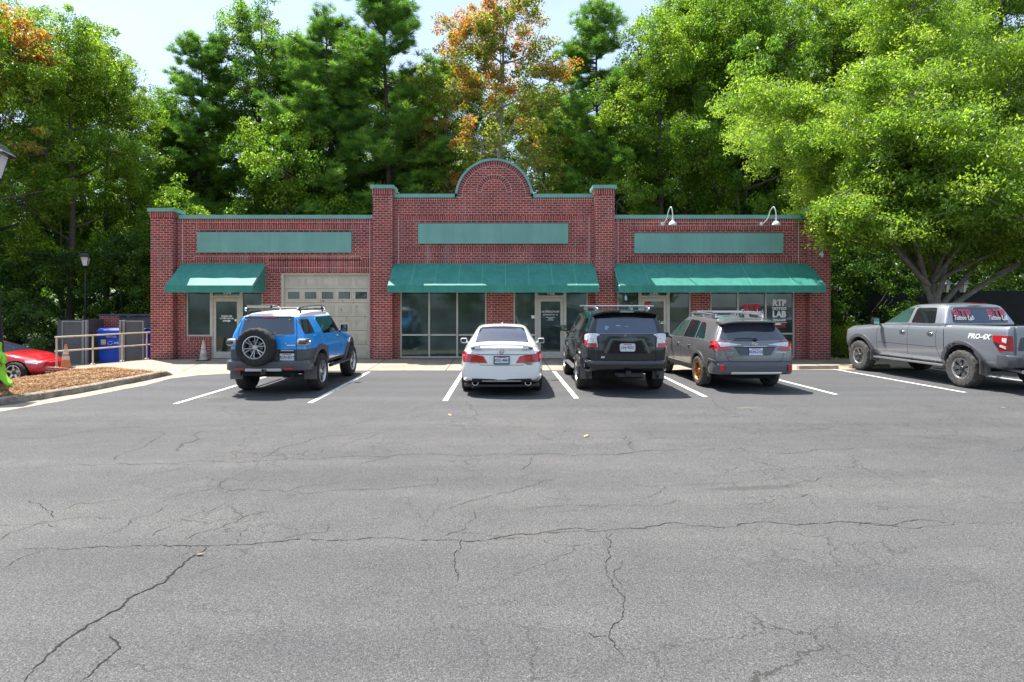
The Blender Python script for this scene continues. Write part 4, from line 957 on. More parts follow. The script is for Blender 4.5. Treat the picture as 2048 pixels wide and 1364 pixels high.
M_PLW = mat('plate_white', (.62, .66, .72), .5, noise=.1, nscale=30); M_INKB = mat('plate_blue_ink', (.03, .07, .28), .5); M_INKG = mat('plate_dark_ink', (.06, .09, .10), .5); M_PLBLK = mat('plate_frame_black', (.02, .02, .025), .4)
SGP = 'vehicles parked in the marked stalls'

# ---- blue off-roader with a white roof and rear spare wheel
def blue_suv():
    c = Car('off_road_car', (-5.04, 12.42, 0), R(90), label='bright blue boxy off-road car with white roof, roof rack and spare wheel behind', cat='car', group=SGP)
    top = (0, 0, 0, 0, .03, .14, .14, .14)
    st = [(.0, sec(.56, .70, .70, .79, .98, .81, 1.27, .765, 1.68, .60, .05), top), (.5, sec(.54, .76, .66, .84, .98, .86, 1.27, .81, 1.71, .62, .06)), (1.6, sec(.54, .78, .62, .85, .98, .87, 1.26, .83, 1.745, .64, .06)),
          (2.25, sec(.54, .78, .62, .85, .98, .87, 1.25, .83, 1.735, .63, .06)), (2.42, sec(.54, .78, .62, .85, .98, .87, 1.245, .83, 1.68, .62, .05)), (2.78, sec(.54, .78, .62, .85, .98, .87, 1.225, .82, 1.255, .68, .03)),
          (3.5, sec(.56, .74, .64, .82, .95, .85, 1.15, .79, 1.205, .58, .03)), (4.35, sec(.58, .66, .66, .74, .92, .78, 1.06, .71, 1.13, .5, .03))]
    zg = .975
    pm = {'planes': [((0, 0, zg), (0, 0, 1)), ((0, 0, .64), (0, 0, 1)), ((0, 0, 1.655), (0, 0, 1)), ((1.42, 0, 0), (1, 0, 0))], 'mats': [M_CLAD, M_ROOFW],
          'fn': lambda p: 0 if (p.z < .64 or (p.z < zg and p.x < 1.42)) else (1 if p.z > 1.655 else None)}
    c.body(st, M_PBLUE, [.90, 3.52], .50, paint=pm, archz=.44, rear_r=.09, front_r=.16, rear_bulge=.03)
    for sg in (1, -1):
        c.patch('window', 'side', sg, rpoly([(.13, 1.29), (.66, 1.29), (.60, 1.60), (.15, 1.60)], .04), M_CG, .004, .02)
        c.patch('window', 'side', sg, rpoly([(1.18, 1.26), (2.62, 1.26), (2.28, 1.64), (1.02, 1.63)], .08), M_CG, .004, .02)
        c.seam('side', sg, [(1.04, 1.64), (1.24, 1.25), (1.44, 1.10), (1.50, .62)]); c.seam('side', sg, [(2.06, 1.24), (2.06, .62)]); c.seam('side', sg, [(2.68, 1.22), (2.92, 1.05), (2.93, .66)]); c.seam('side', sg, [(1.5, 1.11), (2.9, 1.11)], .006, mat('crease', (.02, .3, .8), .3))  # door crease is only a thin line of slightly darker blue
        c.patch('side_highlight_trim', 'side', sg, rpoly([(.52, 1.225), (1.16, 1.23), (1.16, 1.255), (.60, 1.255)], .01), M_PBLUE, .012, .03)
        handle(c, sg, 2.26, 1.16, M_CHROME, .16)
        arch_flare(c, sg, .90, .44, .48, .60, M_CLAD, off=.035, th=.09, a0=-5, a1=185); arch_flare(c, sg, 3.52, .44, .48, .60, M_CLAD, off=.035, th=.09, a0=-5, a1=185)
        b = MB(); b.tube([(1.4, sg * .92, .50), (3.0, sg * .92, .50)], .04, M_BLACK, 8); b.build('rock_slider', c.root, smooth=50)
        # tail lamp pods wrapping the rear corner
        b = MB(); b.box(-.035, .30, sg * .735 - .105, sg * .735 + .105, 1.045, 1.20, M_SILVER); L = b.build('tail_light', c.root, smooth=40, bevel=.045)
        b = MB(); b.box(-.045, .25, sg * .735 - .085 + .028 * sg, sg * .735 + .085 + .028 * sg, 1.075, 1.17, mat('smoked_lens', (.05, .035, .03), .1, 0, .8, .8)); b.build('tail_lens', L, smooth=40, bevel=.03)
        b = MB(); b.lathe([(0, .0), (.03, -.002), (.03, .02)], M_CLEARL, 12, Matrix.Translation((.13, sg * .86, 1.12)), axis='y') if sg > 0 else b.lathe([(0, -.0), (.03, .002), (.03, -.02)], M_CLEARL, 12, Matrix.Translation((.13, sg * .86, 1.12)), axis='y'); b.build('tail_bulb', L, smooth=40)
    c.patch('rear_window', 'rear', 1, rpoly([(-.57, 1.285), (.57, 1.285), (.52, 1.63), (-.52, 1.63)], .04), M_CGB, .006, .02)
    c.patch('rear_spoiler_lip', 'rear', 1, rpoly([(-.52, 1.643), (.52, 1.643), (.52, 1.668), (-.52, 1.668)], .01), M_BLACK, .03, .06)
    c.patch('high_brake_light', 'rear', 1, rpoly([(-.14, 1.642), (.14, 1.642), (.14, 1.672), (-.14, 1.672)], .01), M_REDL, .042, .02)
    c.seam('rear', 1, [(.62, .66), (.62, 1.3), (.57, 1.64)], .010); c.seam('rear', 1, [(-.62, .66), (-.62, 1.3), (-.57, 1.64)], .010)
    for (y_, z_) in ((-.46, 1.60), (.46, 1.60), (-.18, 1.31)): b = MB(); b.lathe([(0, -.01), (.012, -.008), (.012, .01)], M_CHROME, 8, Matrix.Translation((-.03 + (.1 if z_ > 1.5 else .02), y_, z_)) @ Matrix.Rotation(R(90), 4, 'Y')); b.build('glass_stud', c.root)
    b = MB(); b.tube([(-.03, -.20, 1.27), (-.06, -.36, 1.272)], .012, M_BLACK, 6); b.tube([(-.03, -.42, 1.06), (-.03, -.62, 1.06)], .008, M_CHROME, 6); b.lathe([(0, -.02), (.014, -.015), (.014, .02)], M_CHROME, 8, Matrix.Translation((-.02, -.42, 1.10)) @ Matrix.Rotation(R(90), 4, 'Y')); b.build('tailgate_latch', c.root)
    # plate recess, plate
    c.patch('plate_recess', 'rear', 1, rpoly([(-.60, .70), (-.26, .70), (-.25, .96), (-.60, .97)], .03), M_BLACK, .006, 0); plate(c, -.435, .81, -.055, 'RCN-8577', M_PLW, M_INKG, M_CHROME if False else None)
    b = MB(); b.box(-.02, .01, -.58, -.29, .94, .958, M_CHROME); b.build('plate_lamp', c.root, bevel=.004)
    # spare wheel on the tailgate
    w = wheel(c.root, 0, 0, .405, .27, .235, 'y6', M_RUBBER, (M_SILVER, M_SILVER), 1); w.name = 'spare_wheel'; w.location = (-.13, .16, 1.03); w.rotation_euler = (0, R(25), R(90))
    b = MB(); b.box(-.09, .02, -.10, .36, .92, 1.14, M_BLACK); b.build('spare_carrier', c.root, bevel=.01)
    bar('bumper', c, -.12, .88, .60, .745, .24, M_CLAD2, .10, .10, profile=[(.02, .53), (0, .56), (0, .72), (.05, .745), (.3, .745), (.3, .53)])
    b = MB(); b.box(-.135, -.11, -.36, .40, .525, .585, M_SILVER); b.build('skid_plate', c.root, bevel=.006)
    for y_ in (.52, -.50): b = MB(); b.box(-.132, -.10, y_ - .10, y_ + .10, .56, .60, M_REDL); b.build('bumper_reflector', c.root, bevel=.005)
    b = MB(); b.box(-.20, .05, -.05, .05, .46, .53, M_BLACK); b.lathe([(.02, 0), (.03, .03), (0, .06)], M_BLACK, 10, Matrix.Translation((-.2, 0, .53))); b.box(.0, .5, -.55, .5, .42, .56, M_VOID); b.build('tow_hitch', c.root)
    b = MB(); b.tube([(.6, -.45, .42), (.05, -.52, .44)], .035, M_BRONZE, 10); b.build('exhaust_pipe', c.root, smooth=50)
    b = MB(); b.box(.3, 4.0, -.35, .35, .36, .56, M_VOID); b.tube([(.9, -.7, .42), (.9, .7, .42)], .06, M_VOID, 10); b.tube([(3.52, -.7, .42), (3.52, .7, .42)], .05, M_VOID, 10); b.build('chassis', c.root)
    for sg in (1, -1): b = MB(); b.box(.36, .38, sg * .80 - .14, sg * .80 + .14, .30, .58, M_CLAD); b.build('mud_flap', c.root, bevel=.01)
    # roof rack and light bar
    b = MB()
    for sg in (1, -1): b.tube(smooth_path([Vector((.25, sg * .55, 1.79)), Vector((.45, sg * .56, 1.86)), Vector((1.9, sg * .56, 1.90)), Vector((2.2, sg * .55, 1.80))], 5), .021, M_SILVER, 8); b.tube([(.35, sg * .55, 1.80), (2.1, sg * .55, 1.82)], .016, M_BLACK, 8)
    for x in (.35, .9, 1.45, 2.0): b.tube([(x, -.56, 1.845), (x, .56, 1.845)], .014, M_BLACK, 6)
    for x in (.42, 1.95):
        for sg in (1, -1): b.tube([(x, sg * .55, 1.87), (x, sg * .57, 1.73)], .017, M_BLACK, 6)
    b.build('roof_rack', c.root, smooth=50)
    b = MB(); b.box(.20, .27, -.02, .52, 1.835, 1.905, M_BLACK); L = b.build('light_bar', c.root, bevel=.008); b = MB(); b.box(.192, .20, .0, .50, 1.848, 1.893, mat('lamp_glass_yellow', (.62, .6, .42), .15)); b.build('lamp_lens', L)
    c.patch('windscreen', 'front', 1, rpoly([(-.68, 1.30), (.68, 1.30), (.6, 1.66), (-.6, 1.66)], .04), M_CG, .006, .02)
    c.patch('grille', 'front', 1, rpoly([(-.62, .86), (.62, .86), (.62, 1.02), (-.62, 1.02)], .05), M_BLACK, .02, .04)
    bar('front_bumper', c, 4.25, .74, .55, .78, .2, M_CLAD, -.12)
    mirror(c, 2.50, .81, 1.33, M_BLACK, .17, .20)
    for x in (.90, 3.52):
        for sg in (1, -1): wheel(c.root, x, sg * .78, .415, .28, .245, 'y6', M_RUBBER, (M_SILVER, M_SILVER), sg)
blue_suv()

# ---- black SUV
def black_suv():
    c = Car('suv', (2.57, 12.50, 0), R(90), label='glossy black SUV with silver roof rails, between the white sedan and grey estate car', cat='car', group=SGP)
    top = (0, 0, 0, 0, .04, .20, .20, .20)
    st = [(.0, sec(.62, .72, .74, .83, 1.0, .855, 1.29, .84, 1.745, .66, .05), top), (.5, sec(.50, .76, .62, .88, .98, .92, 1.28, .885, 1.755, .66, .045)), (1.05, sec(.48, .78, .60, .89, .95, .94, 1.27, .89, 1.765, .665, .045)), (1.7, sec(.46, .80, .56, .88, .95, .915, 1.25, .885, 1.765, .665, .045)),
          (2.8, sec(.46, .80, .56, .88, .95, .915, 1.235, .88, 1.735, .65, .045)), (3.0, sec(.46, .80, .56, .88, .95, .915, 1.23, .88, 1.67, .64, .045)), (3.52, sec(.46, .80, .56, .88, .95, .915, 1.20, .87, 1.235, .70, .03)),
          (3.85, sec(.48, .78, .60, .88, .93, .93, 1.15, .85, 1.20, .62, .03)), (4.55, sec(.52, .70, .64, .80, .9, .84, 1.04, .76, 1.10, .56, .03))]
    c.body(st, M_PBLACK, [1.05, 3.85], .455, archz=.41, rear_r=.10, front_r=.2, rear_bulge=.05)
    for sg in (1, -1):
        c.patch('window', 'side', sg, rpoly([(.42, 1.33), (1.12, 1.32), (1.08, 1.64), (.50, 1.60)], .06), M_CG, .004, .02)
        c.patch('window', 'side', sg, rpoly([(1.20, 1.31), (2.10, 1.29), (2.10, 1.67), (1.16, 1.66)], .04), M_CG, .004, .02); c.patch('window', 'side', sg, rpoly([(2.18, 1.29), (3.28, 1.26), (2.82, 1.64), (2.18, 1.67)], .05), M_CG, .004, .02)
        for pts in ([(1.14, 1.68), (1.18, 1.28), (1.32, 1.1), (1.52, .80), (1.56, .5)], [(2.14, 1.28), (2.14, .5)], [(3.34, 1.24), (3.36, .5)]): c.seam('side', sg, pts)
        handle(c, sg, 1.42, 1.10, M_PBLACK); handle(c, sg, 2.36, 1.09, M_PBLACK)
        arch_flare(c, sg, 1.05, .41, .44, .54, M_PBLACK, off=.03); arch_flare(c, sg, 3.85, .41, .44, .54, M_PBLACK, off=.03)
        b = MB(); b.box(1.55, 3.35, sg * .93 - .06, sg * .93 + .06, .40, .44, M_SILVER); b.build('running_board', c.root, bevel=.012)
        c.patch('tail_light', 'rear', sg, rpoly([(sg * .62, 1.01), (sg * .83, 1.02), (sg * .84, 1.30), (sg * .66, 1.31)], .03), M_CLEARL, .02, .05)
        L = c.patch('tail_light', 'side', sg, rpoly([(.05, 1.02), (.22, 1.06), (.26, 1.27), (.06, 1.31)], .04), M_CLEARL, .02, .05)
        c.patch('tail_lens', 'rear', sg, rpoly([(sg * .64, 1.015), (sg * .82, 1.02), (sg * .835, 1.10), (sg * .65, 1.10)], .02), M_REDL, .028, .02, parent=L); c.patch('tail_lens', 'side', sg, rpoly([(.05, 1.03), (.20, 1.06), (.23, 1.16), (.05, 1.16)], .03), M_REDL, .026, .02, parent=L)
        c.seam('rear', 1, [(sg * .60, 1.31), (sg * .61, .74)], .010)
        b = MB(); b.tube(smooth_path([Vector((.42, sg * .56, 1.80)), Vector((.62, sg * .57, 1.85)), Vector((2.3, sg * .57, 1.86)), Vector((2.6, sg * .56, 1.78))], 5), .02, M_SILVER, 8)
        for x in (.66, 2.3): b.obox(Matrix.Translation((x, sg * .57, 1.82)), .16, .05, .08, M_SILVER)
        b.build('roof_rail', c.root, smooth=50)
    c.patch('rear_window', 'rear', 1, rpoly([(-.66, 1.31), (.66, 1.31), (.60, 1.62), (-.60, 1.62)], .05), M_CGN, .006, .02)
    b = MB(); vs = []; n = 20
    for i in range(n + 1):
        t = i / n * 2 - 1; y = t * .70; z = 1.77 - .075 * t ** 4; xx = .04 + .12 * t ** 4; vs += [(xx, y, z - .02), (xx, y, z + .012), (xx + .32, y, z + .03 - .01 * t ** 4), (xx + .30, y, z - .05)]
    b.add(vs, [(4 * i + j, 4 * i + (j + 1) % 4, 4 * i + 4 + (j + 1) % 4, 4 * i + 4 + j) for i in range(n) for j in range(4)] + [(0, 1, 2, 3), tuple(4 * n + j for j in (3, 2, 1, 0))], M_PBLACK); b.build('roof_spoiler', c.root, smooth=50)
    b = MB(); b.box(.035, .05, -.14, .14, 1.755, 1.772, M_SILVER); b.build('high_brake_light', c.root)
    for x, sz in ((.72, 0), (1.9, 0)): b = MB(); b.obox(Matrix.Translation((x, .02, 1.885)), .08, 1.5, .03, M_SILVER); b.build('roof_crossbar', c.root, bevel=.008)
    b = MB(); b.tube([(.55, .05, 1.80), (.62, .05, 1.83), (.50, .05, 1.86)], .012, M_BLACK, 6); b.build('antenna', c.root)
    M_TR = mat('black_gloss_trim', (.012, .013, .016), .15, .2, .8, .5)
    c.patch('tailgate_trim', 'rear', 1, rpoly([(-.36, 1.20), (.36, 1.20), (.50, .90), (.44, .88), (.31, 1.16), (-.31, 1.16), (-.44, .88), (-.50, .90)], .02), mat('dark_chrome', (.12, .125, .14), .2, .8), .02, .03)
    c.patch('plate_recess', 'rear', 1, rpoly([(-.29, 1.13), (.29, 1.13), (.40, .88), (-.40, .88)], .02), M_VOID, .003, 0)
    rings(c, -.075, 0, 1.235, .065, .045, mat('dark_chrome2', (.25, .26, .3), .2, .9)); plate(c, 0, 1.01, -.075, 'LHJ-9253', M_PLW, M_INKB, M_CHROME)
    c.seam('rear', 1, [(-.60, 1.305), (.60, 1.305)], .012, mat('sill_chrome', (.3, .32, .38), .25, .8)); c.seam('rear', 1, [(-.60, .90), (.60, .90)], .010); c.seam('rear', 1, [(-.6, .74), (.6, .74)], .012)
    text('badge', '4RUNNER', .06, mat('dark_chrome2'), c.root, (c.rx(0, 1.165), 0, 1.165), (R(90), 0, R(-90)), sx=1.7); text('badge', 'SR5', .05, M_WHITE, c.root, (c.rx(.52, .80), .52, .80), (R(90), 0, R(-90)), shear=.3, bold=.002)
    bar('bumper', c, -.05, .88, .55, .74, .3, M_PBLACK, .07, .14, profile=[(.06, .50), (.015, .55), (0, .60), (0, .70), (.04, .74), (.3, .74), (.3, .5)])
    bar('bumper_step', c, -.08, .76, .655, .715, .12, M_CLAD2, .05, bevel=.01)
    b = MB(); b.box(-.10, .1, -.30, .22, .40, .46, M_BLACK); b.box(-.14, .0, -.05, .05, .43, .52, M_BLACK); b.tube([(-.02, -.30, .44), (-.02, .26, .44)], .035, M_BLACK, 8); b.build('tow_hitch', c.root)
    b = MB(); b.box(.3, 4.3, -.4, .4, .32, .52, M_VOID); b.tube([(1.05, -.7, .4), (1.05, .7, .4)], .06, M_VOID, 10); b.tube([(3.85, -.7, .4), (3.85, .7, .4)], .05, M_VOID, 10); b.box(.4, .8, .1, .62, .34, .52, M_VOID); b.build('chassis', c.root)
    mudflap(c, .56, .80, .28, .58, .26, M_CLAD2); mudflap(c, 3.38, .82, .30, .52, .24, M_BLACK)
    c.patch('windscreen', 'front', 1, rpoly([(-.66, 1.28), (.66, 1.28), (.58, 1.65), (-.58, 1.65)], .04), M_CG, .006, .02); c.patch('grille', 'front', 1, rpoly([(-.45, .74), (.45, .74), (.4, .98), (-.4, .98)], .05), M_BLACK, .02, .04)
    mirror(c, 3.02, .90, 1.29, M_PBLACK, .19, .17)
    for i, (y_, z_, w_, h_) in enumerate(((.42, 1.44, .10, .05), (.18, 1.47, .13, .03), (-.0, 1.45, .08, .018), (.44, 1.40, .07, .035))): b = MB(); b.prism([(y_ - w_ / 2, z_ - h_ / 2), (y_ + w_ / 2, z_ - h_ / 2), (y_ + w_ * .3, z_ + h_ / 2), (y_ - w_ * .3, z_ + h_ / 2)], -.0, .004, mat('pale_sticker', (.25, .38, .5), .5), 'yz'); pp = c.ray('rear', 1, y_, z_ - h_ / 2)[0]; b.build('window_sticker', c.root, (pp.x - .014, 0, 0))
    for x in (1.05, 3.85):
        for sg in (1, -1): wheel(c.root, x, sg * .835, .40, .265, .225, 'split6', M_RUBBER, (M_SILVER, M_BLACK), sg)
black_suv()

# ---- white sedan
def sedan():
    c = Car('sedan', (-.09, 12.25, 0), R(90), label='white four-door sedan with boot-lid spoiler and twin exhaust tips', cat='car', group=SGP)
    st = [(.0, sec(.32, .70, .42, .80, .62, .835, .93, .76, .99, .60, .02), (0, 0, 0, 0, .02, .03, .03, .03)), (.35, sec(.26, .74, .34, .84, .62, .88, .96, .80, 1.035, .63, .02)), (.62, sec(.24, .78, .32, .86, .62, .89, .97, .82, 1.05, .63, .02)),
          (.85, sec(.22, .78, .32, .87, .62, .895, .975, .83, 1.10, .62, .03)), (1.15, sec(.20, .78, .30, .87, .62, .895, .975, .835, 1.26, .585, .035)), (1.5, sec(.2, .78, .3, .86, .62, .89, .97, .835, 1.375, .56, .035)), (2.0, sec(.2, .78, .3, .86, .62, .885, .96, .83, 1.425, .56, .035)),
          (2.5, sec(.2, .78, .3, .86, .62, .885, .955, .83, 1.405, .55, .035)), (2.85, sec(.2, .78, .3, .86, .62, .885, .95, .83, 1.30, .56, .035)), (3.5, sec(.2, .78, .3, .86, .62, .885, .93, .82, .985, .68, .03)), (3.82, sec(.22, .76, .32, .85, .62, .89, .86, .79, .92, .62, .03)), (4.6, sec(.26, .66, .36, .76, .55, .78, .68, .70, .76, .5, .02))]
    c.body(st, M_PWHITE, [1.05, 3.82], .36, archz=.325, rear_r=.12, front_r=.22, rear_bulge=.07, rads=[.05, .12, .2, .10, .10, .2])
    for sg in (1, -1):
        c.patch('window', 'side', sg, rpoly([(1.25, 1.0), (2.15, 1.0), (2.15, 1.37), (1.72, 1.35)], .05), M_CG, .004, .02); c.patch('window', 'side', sg, rpoly([(2.22, 1.0), (3.25, .99), (2.72, 1.31), (2.22, 1.37)], .05), M_CG, .004, .02)
        for pts in ([(1.30, .98), (1.48, .7), (1.5, .3)], [(2.18, 1.0), (2.2, .3)], [(3.3, .96), (3.34, .3)]): c.seam('side', sg, pts)
        handle(c, sg, 1.62, .84, M_PWHITE); handle(c, sg, 2.42, .83, M_PWHITE)
        # lamps
        c.patch('tail_light', 'rear', 1, rpoly([(sg * .29, .70), (sg * .82, .72), (sg * .84, .93), (sg * .66, .90), (sg * .38, .845)], .02), M_REDL, .010, .03)
        L = c.patch('tail_light', 'side', sg, rpoly([(.06, .72), (.26, .75), (.36, .94), (.08, .93)], .03), M_REDL, .010, .03)
        c.patch('reverse_lens', 'rear', 1, rpoly([(sg * .50, .875), (sg * .80, .90), (sg * .80, .95), (sg * .66, .94)], .02), M_CLEARL, .016, .03, parent=L)
        c.seam('rear', 1, [(sg * .635, .73), (sg * .625, .87)], .006); c.seam('rear', 1, [(sg * .50, .725), (sg * .44, .66)], .006); c.seam('rear', 1, [(sg * .66, .86), (sg * .72, .98)], .006)
        b = MB(); b.lathe([(.038, .0), (.050, .0), (.052, .14), (.04, .14)], M_CHROME, 20, Matrix.Translation((.02, sg * .55, .285)) @ Matrix.Diagonal((1, 1.35, 1, 1)) @ Matrix.Rotation(R(90), 4, 'Y'), close=True); b.lathe([(0, .05), (.042, .05)], M_VOID, 16, Matrix.Translation((.02, sg * .55, .285)) @ Matrix.Diagonal((1, 1.35, 1, 1)) @ Matrix.Rotation(R(90), 4, 'Y')); b.build('exhaust_tip', c.root, smooth=40)
        c.seam('rear', 1, [(sg * .78, .60), (sg * .79, .40), (sg * .74, .33)], .006, mat('crease_shade_grey', (.3, .3, .32), .5))  # grey line paints the shade of a bumper crease onto the white
    c.patch('rear_window', 'top', 1, rpoly([(.78, -.60), (1.50, -.50), (1.50, .50), (.78, .60)], .06), M_CGB, .006, .02)
    c.patch('windscreen', 'top', 1, rpoly([(2.82, -.5), (3.45, -.66), (3.45, .66), (2.82, .5)], .06), M_CG, .006, .02)
    c.seam('rear', 1, [(-.44, .66), (.44, .66)], .010, mat('gap_blue', (.02, .03, .06), .6)); c.seam('rear', 1, [(-.60, .885), (-.3, .876), (.3, .876), (.60, .885)], .014, M_PLBLK)
    b = MB(); vs = []; n = 24                                     # boot spoiler
    for i in range(n + 1):
        t = i / n * 2 - 1; y = t * .66; z = 1.085 - .055 * abs(t) ** 3; xx = -.03 + .10 * t ** 2; vs += [(xx, y, z - .018), (xx, y, z + .004), (xx + .16, y, z - .01), (xx + .20, y, z - .05 if abs(t) > .8 else z - .035)]
    b.add(vs, [(4 * i + j, 4 * i + (j + 1) % 4, 4 * i + 4 + (j + 1) % 4, 4 * i + 4 + j) for i in range(n) for j in range(4)] + [(0, 1, 2, 3), tuple(4 * n + j for j in (3, 2, 1, 0))], M_PWHITE)
    for y_ in (-.5, .5): b.box(.03, .13, y_ - .06, y_ + .06, .99, 1.06, M_PWHITE)
    b.build('boot_spoiler', c.root, smooth=50)
    rings(c, -.115, 0, .935, .048, .042, M_CHROME, 'h'); plate(c, 0, .765, -.105, 'XXC-4841', M_PLW, M_INKB, M_PLBLK)
    text('badge', 'ACCORD', .042, M_SILVER, c.root, (c.rx(.56, .695), .56, .695), (R(90), 0, R(-90)), sx=1.2); text('badge', 'SPORT', .05, M_BLACK, c.root, (c.rx(-.55, .68), -.55, .68), (R(90), 0, R(-90)), sx=1.2, bold=.002, shear=.2)
    bar('lower_valance', c, -.012, .62, .30, .375, .1, M_VOID, .03, bevel=.01); bar('valance_strip', c, -.02, .40, .325, .338, .02, M_CHROME, .01, bevel=.002)
    bar('rear_lip', c, .03, .80, .20, .25, .25, M_BLACK, .10, .1, bevel=.01)
    b = MB(); b.tube([(1.75, 0, 1.43), (1.68, 0, 1.49), (1.60, 0, 1.475)], .014, M_PWHITE, 6); b.build('antenna', c.root)
    b = MB(); b.box(.3, 4.4, -.6, .6, .18, .30, M_VOID); b.build('chassis', c.root)
    mirror(c, 2.98, .86, .99, M_PWHITE, .17, .13, M_CG); 
    for x in (1.05, 3.82):
        for sg in (1, -1): wheel(c.root, x, sg * .785, .325, .215, .225, 'ten', M_RUBBER, (M_SILVER, M_BLACK), sg)
sedan()

# ---- grey estate car
def estate():
    c = Car('estate_car', (5.47, 12.93, 0), R(90) + R(2.0), label='dusty dark grey estate car with bronze wheels and silver roof rails', cat='car', group=SGP)
    top = (0, 0, 0, 0, .05, .30, .30, .30)
    st = [(.0, sec(.42, .74, .54, .86, .80, .895, 1.06, .86, 1.51, .60, .035), top), (.45, sec(.36, .78, .46, .88, .80, .925, 1.07, .875, 1.565, .60, .035)), (1.05, sec(.34, .8, .44, .88, .80, .93, 1.075, .88, 1.60, .60, .04)), (1.7, sec(.32, .8, .42, .88, .80, .92, 1.07, .87, 1.625, .60, .04)), (2.5, sec(.32, .8, .42, .87, .80, .91, 1.06, .87, 1.62, .595, .04)),
          (2.85, sec(.32, .8, .42, .87, .80, .91, 1.05, .865, 1.55, .59, .04)), (3.55, sec(.32, .8, .42, .87, .80, .91, 1.03, .86, 1.08, .70, .03)), (3.80, sec(.34, .78, .46, .87, .80, .92, .98, .84, 1.03, .64, .03)), (4.55, sec(.38, .7, .5, .8, .74, .82, .86, .74, .92, .5, .03))]
    pm = {'planes': [((0, 0, .68), (0, 0, 1)), ((0, 0, .46), (0, 0, 1)), ((.58, 0, 0), (1, 0, 0))], 'mats': [M_CLAD2], 'fn': lambda p: 0 if (p.z < .46 or (p.z < .68 and p.x < .58)) else None}
    c.body(st, M_PGREY, [1.05, 3.80], .42, paint=pm, archz=.37, rear_r=.13, front_r=.22, rear_bulge=.05)
    for sg in (1, -1):
        c.patch('window', 'side', sg, rpoly([(.75, 1.13), (1.35, 1.12), (1.42, 1.51), (1.10, 1.48)], .09), M_CG, .004, .02)
        c.patch('window', 'side', sg, rpoly([(1.42, 1.12), (2.22, 1.11), (2.20, 1.54), (1.50, 1.52)], .04), M_CG, .004, .02); c.patch('window', 'side', sg, rpoly([(2.30, 1.11), (3.38, 1.08), (2.72, 1.49), (2.27, 1.53)], .05), M_CGG, .004, .02)
        c.patch('window_trim', 'side', sg, rpoly([(.65, 1.095), (3.42, 1.065), (3.42, 1.08), (.65, 1.112)], .003), M_SILVER, .006, .01)
        for pts in ([(1.38, 1.09), (1.50, .8), (1.53, .42)], [(2.26, 1.09), (2.28, .42)], [(3.42, 1.05), (3.40, .42)]): c.seam('side', sg, pts)
        handle(c, sg, 1.68, .93, M_PGREY); handle(c, sg, 2.52, .93, M_PGREY)
        arch_flare(c, sg, 1.05, .37, .41, .475, M_CLAD, off=.016, th=.05); arch_flare(c, sg, 3.80, .37, .41, .475, M_CLAD, off=.016, th=.05)
        c.patch('sill_cladding', 'side', sg, rpoly([(1.5, .34), (3.36, .34), (3.36, .50), (1.5, .50)], .02), M_CLAD, .02, .05); c.patch('sill_trim', 'side', sg, rpoly([(1.55, .47), (3.30, .47), (3.30, .495), (1.55, .495)], .004), M_SILVER, .024, .02)
        c.patch('rear_corner_trim', 'side', sg, rpoly([(.08, .68), (.40, .72), (.58, .48), (.50, .46), (.36, .66), (.08, .62)], .01), M_CLAD, .022, .04)
        c.patch('tail_light', 'rear', 1, rpoly([(sg * .28, 1.035), (sg * .80, .98), (sg * .85, .90), (sg * .86, 1.09), (sg * .62, 1.085)], .015), M_CLEARL, .010, .03)
        L = c.patch('tail_light', 'side', sg, rpoly([(.09, .93), (.22, .95), (.32, 1.09), (.24, 1.12), (.09, 1.12)], .02), M_REDL, .012, .03)
        c.patch('tail_lens', 'rear', 1, rpoly([(sg * .50, .925), (sg * .88, .90), (sg * .88, 1.0), (sg * .60, .985)], .015), M_REDL, .018, .02, parent=L); c.patch('tail_lens', 'rear', 1, rpoly([(sg * .74, .95), (sg * .90, .95), (sg * .90, 1.10), (sg * .80, 1.10)], .015), M_REDL, .018, .02, parent=L)
        c.seam('rear', 1, [(sg * .62, 1.13), (sg * .68, .95), (sg * .60, .70), (sg * .52, .665), (0, .66)], .009)
        b = MB(); b.box(-.10, -.02, sg * .745 - .035, sg * .745 + .035, .46, .60, M_REDL); b.build('bumper_reflector', c.root, (.05, 0, 0), bevel=.012)
        b = MB(); b.tube(smooth_path([Vector((.80, sg * .55, 1.60)), Vector((1.0, sg * .56, 1.68)), Vector((2.3, sg * .56, 1.71)), Vector((2.62, sg * .55, 1.63))], 5), .024, M_SILVER, 8)
        for x in (.92, 1.7, 2.45): b.obox(Matrix.Translation((x, sg * .555, 1.655)), .20, .045, .09, M_SILVER)
        b.build('roof_rail', c.root, smooth=50)
    c.patch('rear_window', 'rear', 1, rpoly([(-.74, 1.145), (0, 1.12), (.74, 1.145), (.60, 1.47), (-.60, 1.47)], .06), M_CGB, .006, .02)
    b = MB(); vs = []; n = 20
    for i in range(n + 1):
        t = i / n * 2 - 1; y = t * .66; z = 1.545 - .05 * t ** 4; xx = .06 + .10 * t ** 4; vs += [(xx, y, z - .016), (xx, y, z + .006), (xx + .42, y, z + .045), (xx + .40, y, z - .04)]
    b.add(vs, [(4 * i + j, 4 * i + (j + 1) % 4, 4 * i + 4 + (j + 1) % 4, 4 * i + 4 + j) for i in range(n) for j in range(4)] + [(0, 1, 2, 3), tuple(4 * n + j for j in (3, 2, 1, 0))], M_PGREY); b.build('roof_spoiler', c.root, smooth=50)
    b = MB(); b.tube([(1.0, -.57, 1.735), (1.0, .57, 1.735)], .016, M_SILVER, 6); b.tube([(2.0, -.57, 1.745), (2.0, .57, 1.745)], .016, M_SILVER, 6); b.build('roof_crossbar', c.root)
    b = MB(); b.prism([(.60, 1.60), (.84, 1.62), (.80, 1.65), (.66, 1.70), (.62, 1.69)], -.02, .02, M_BLACK, 'xz'); b.build('antenna', c.root, bevel=.006)
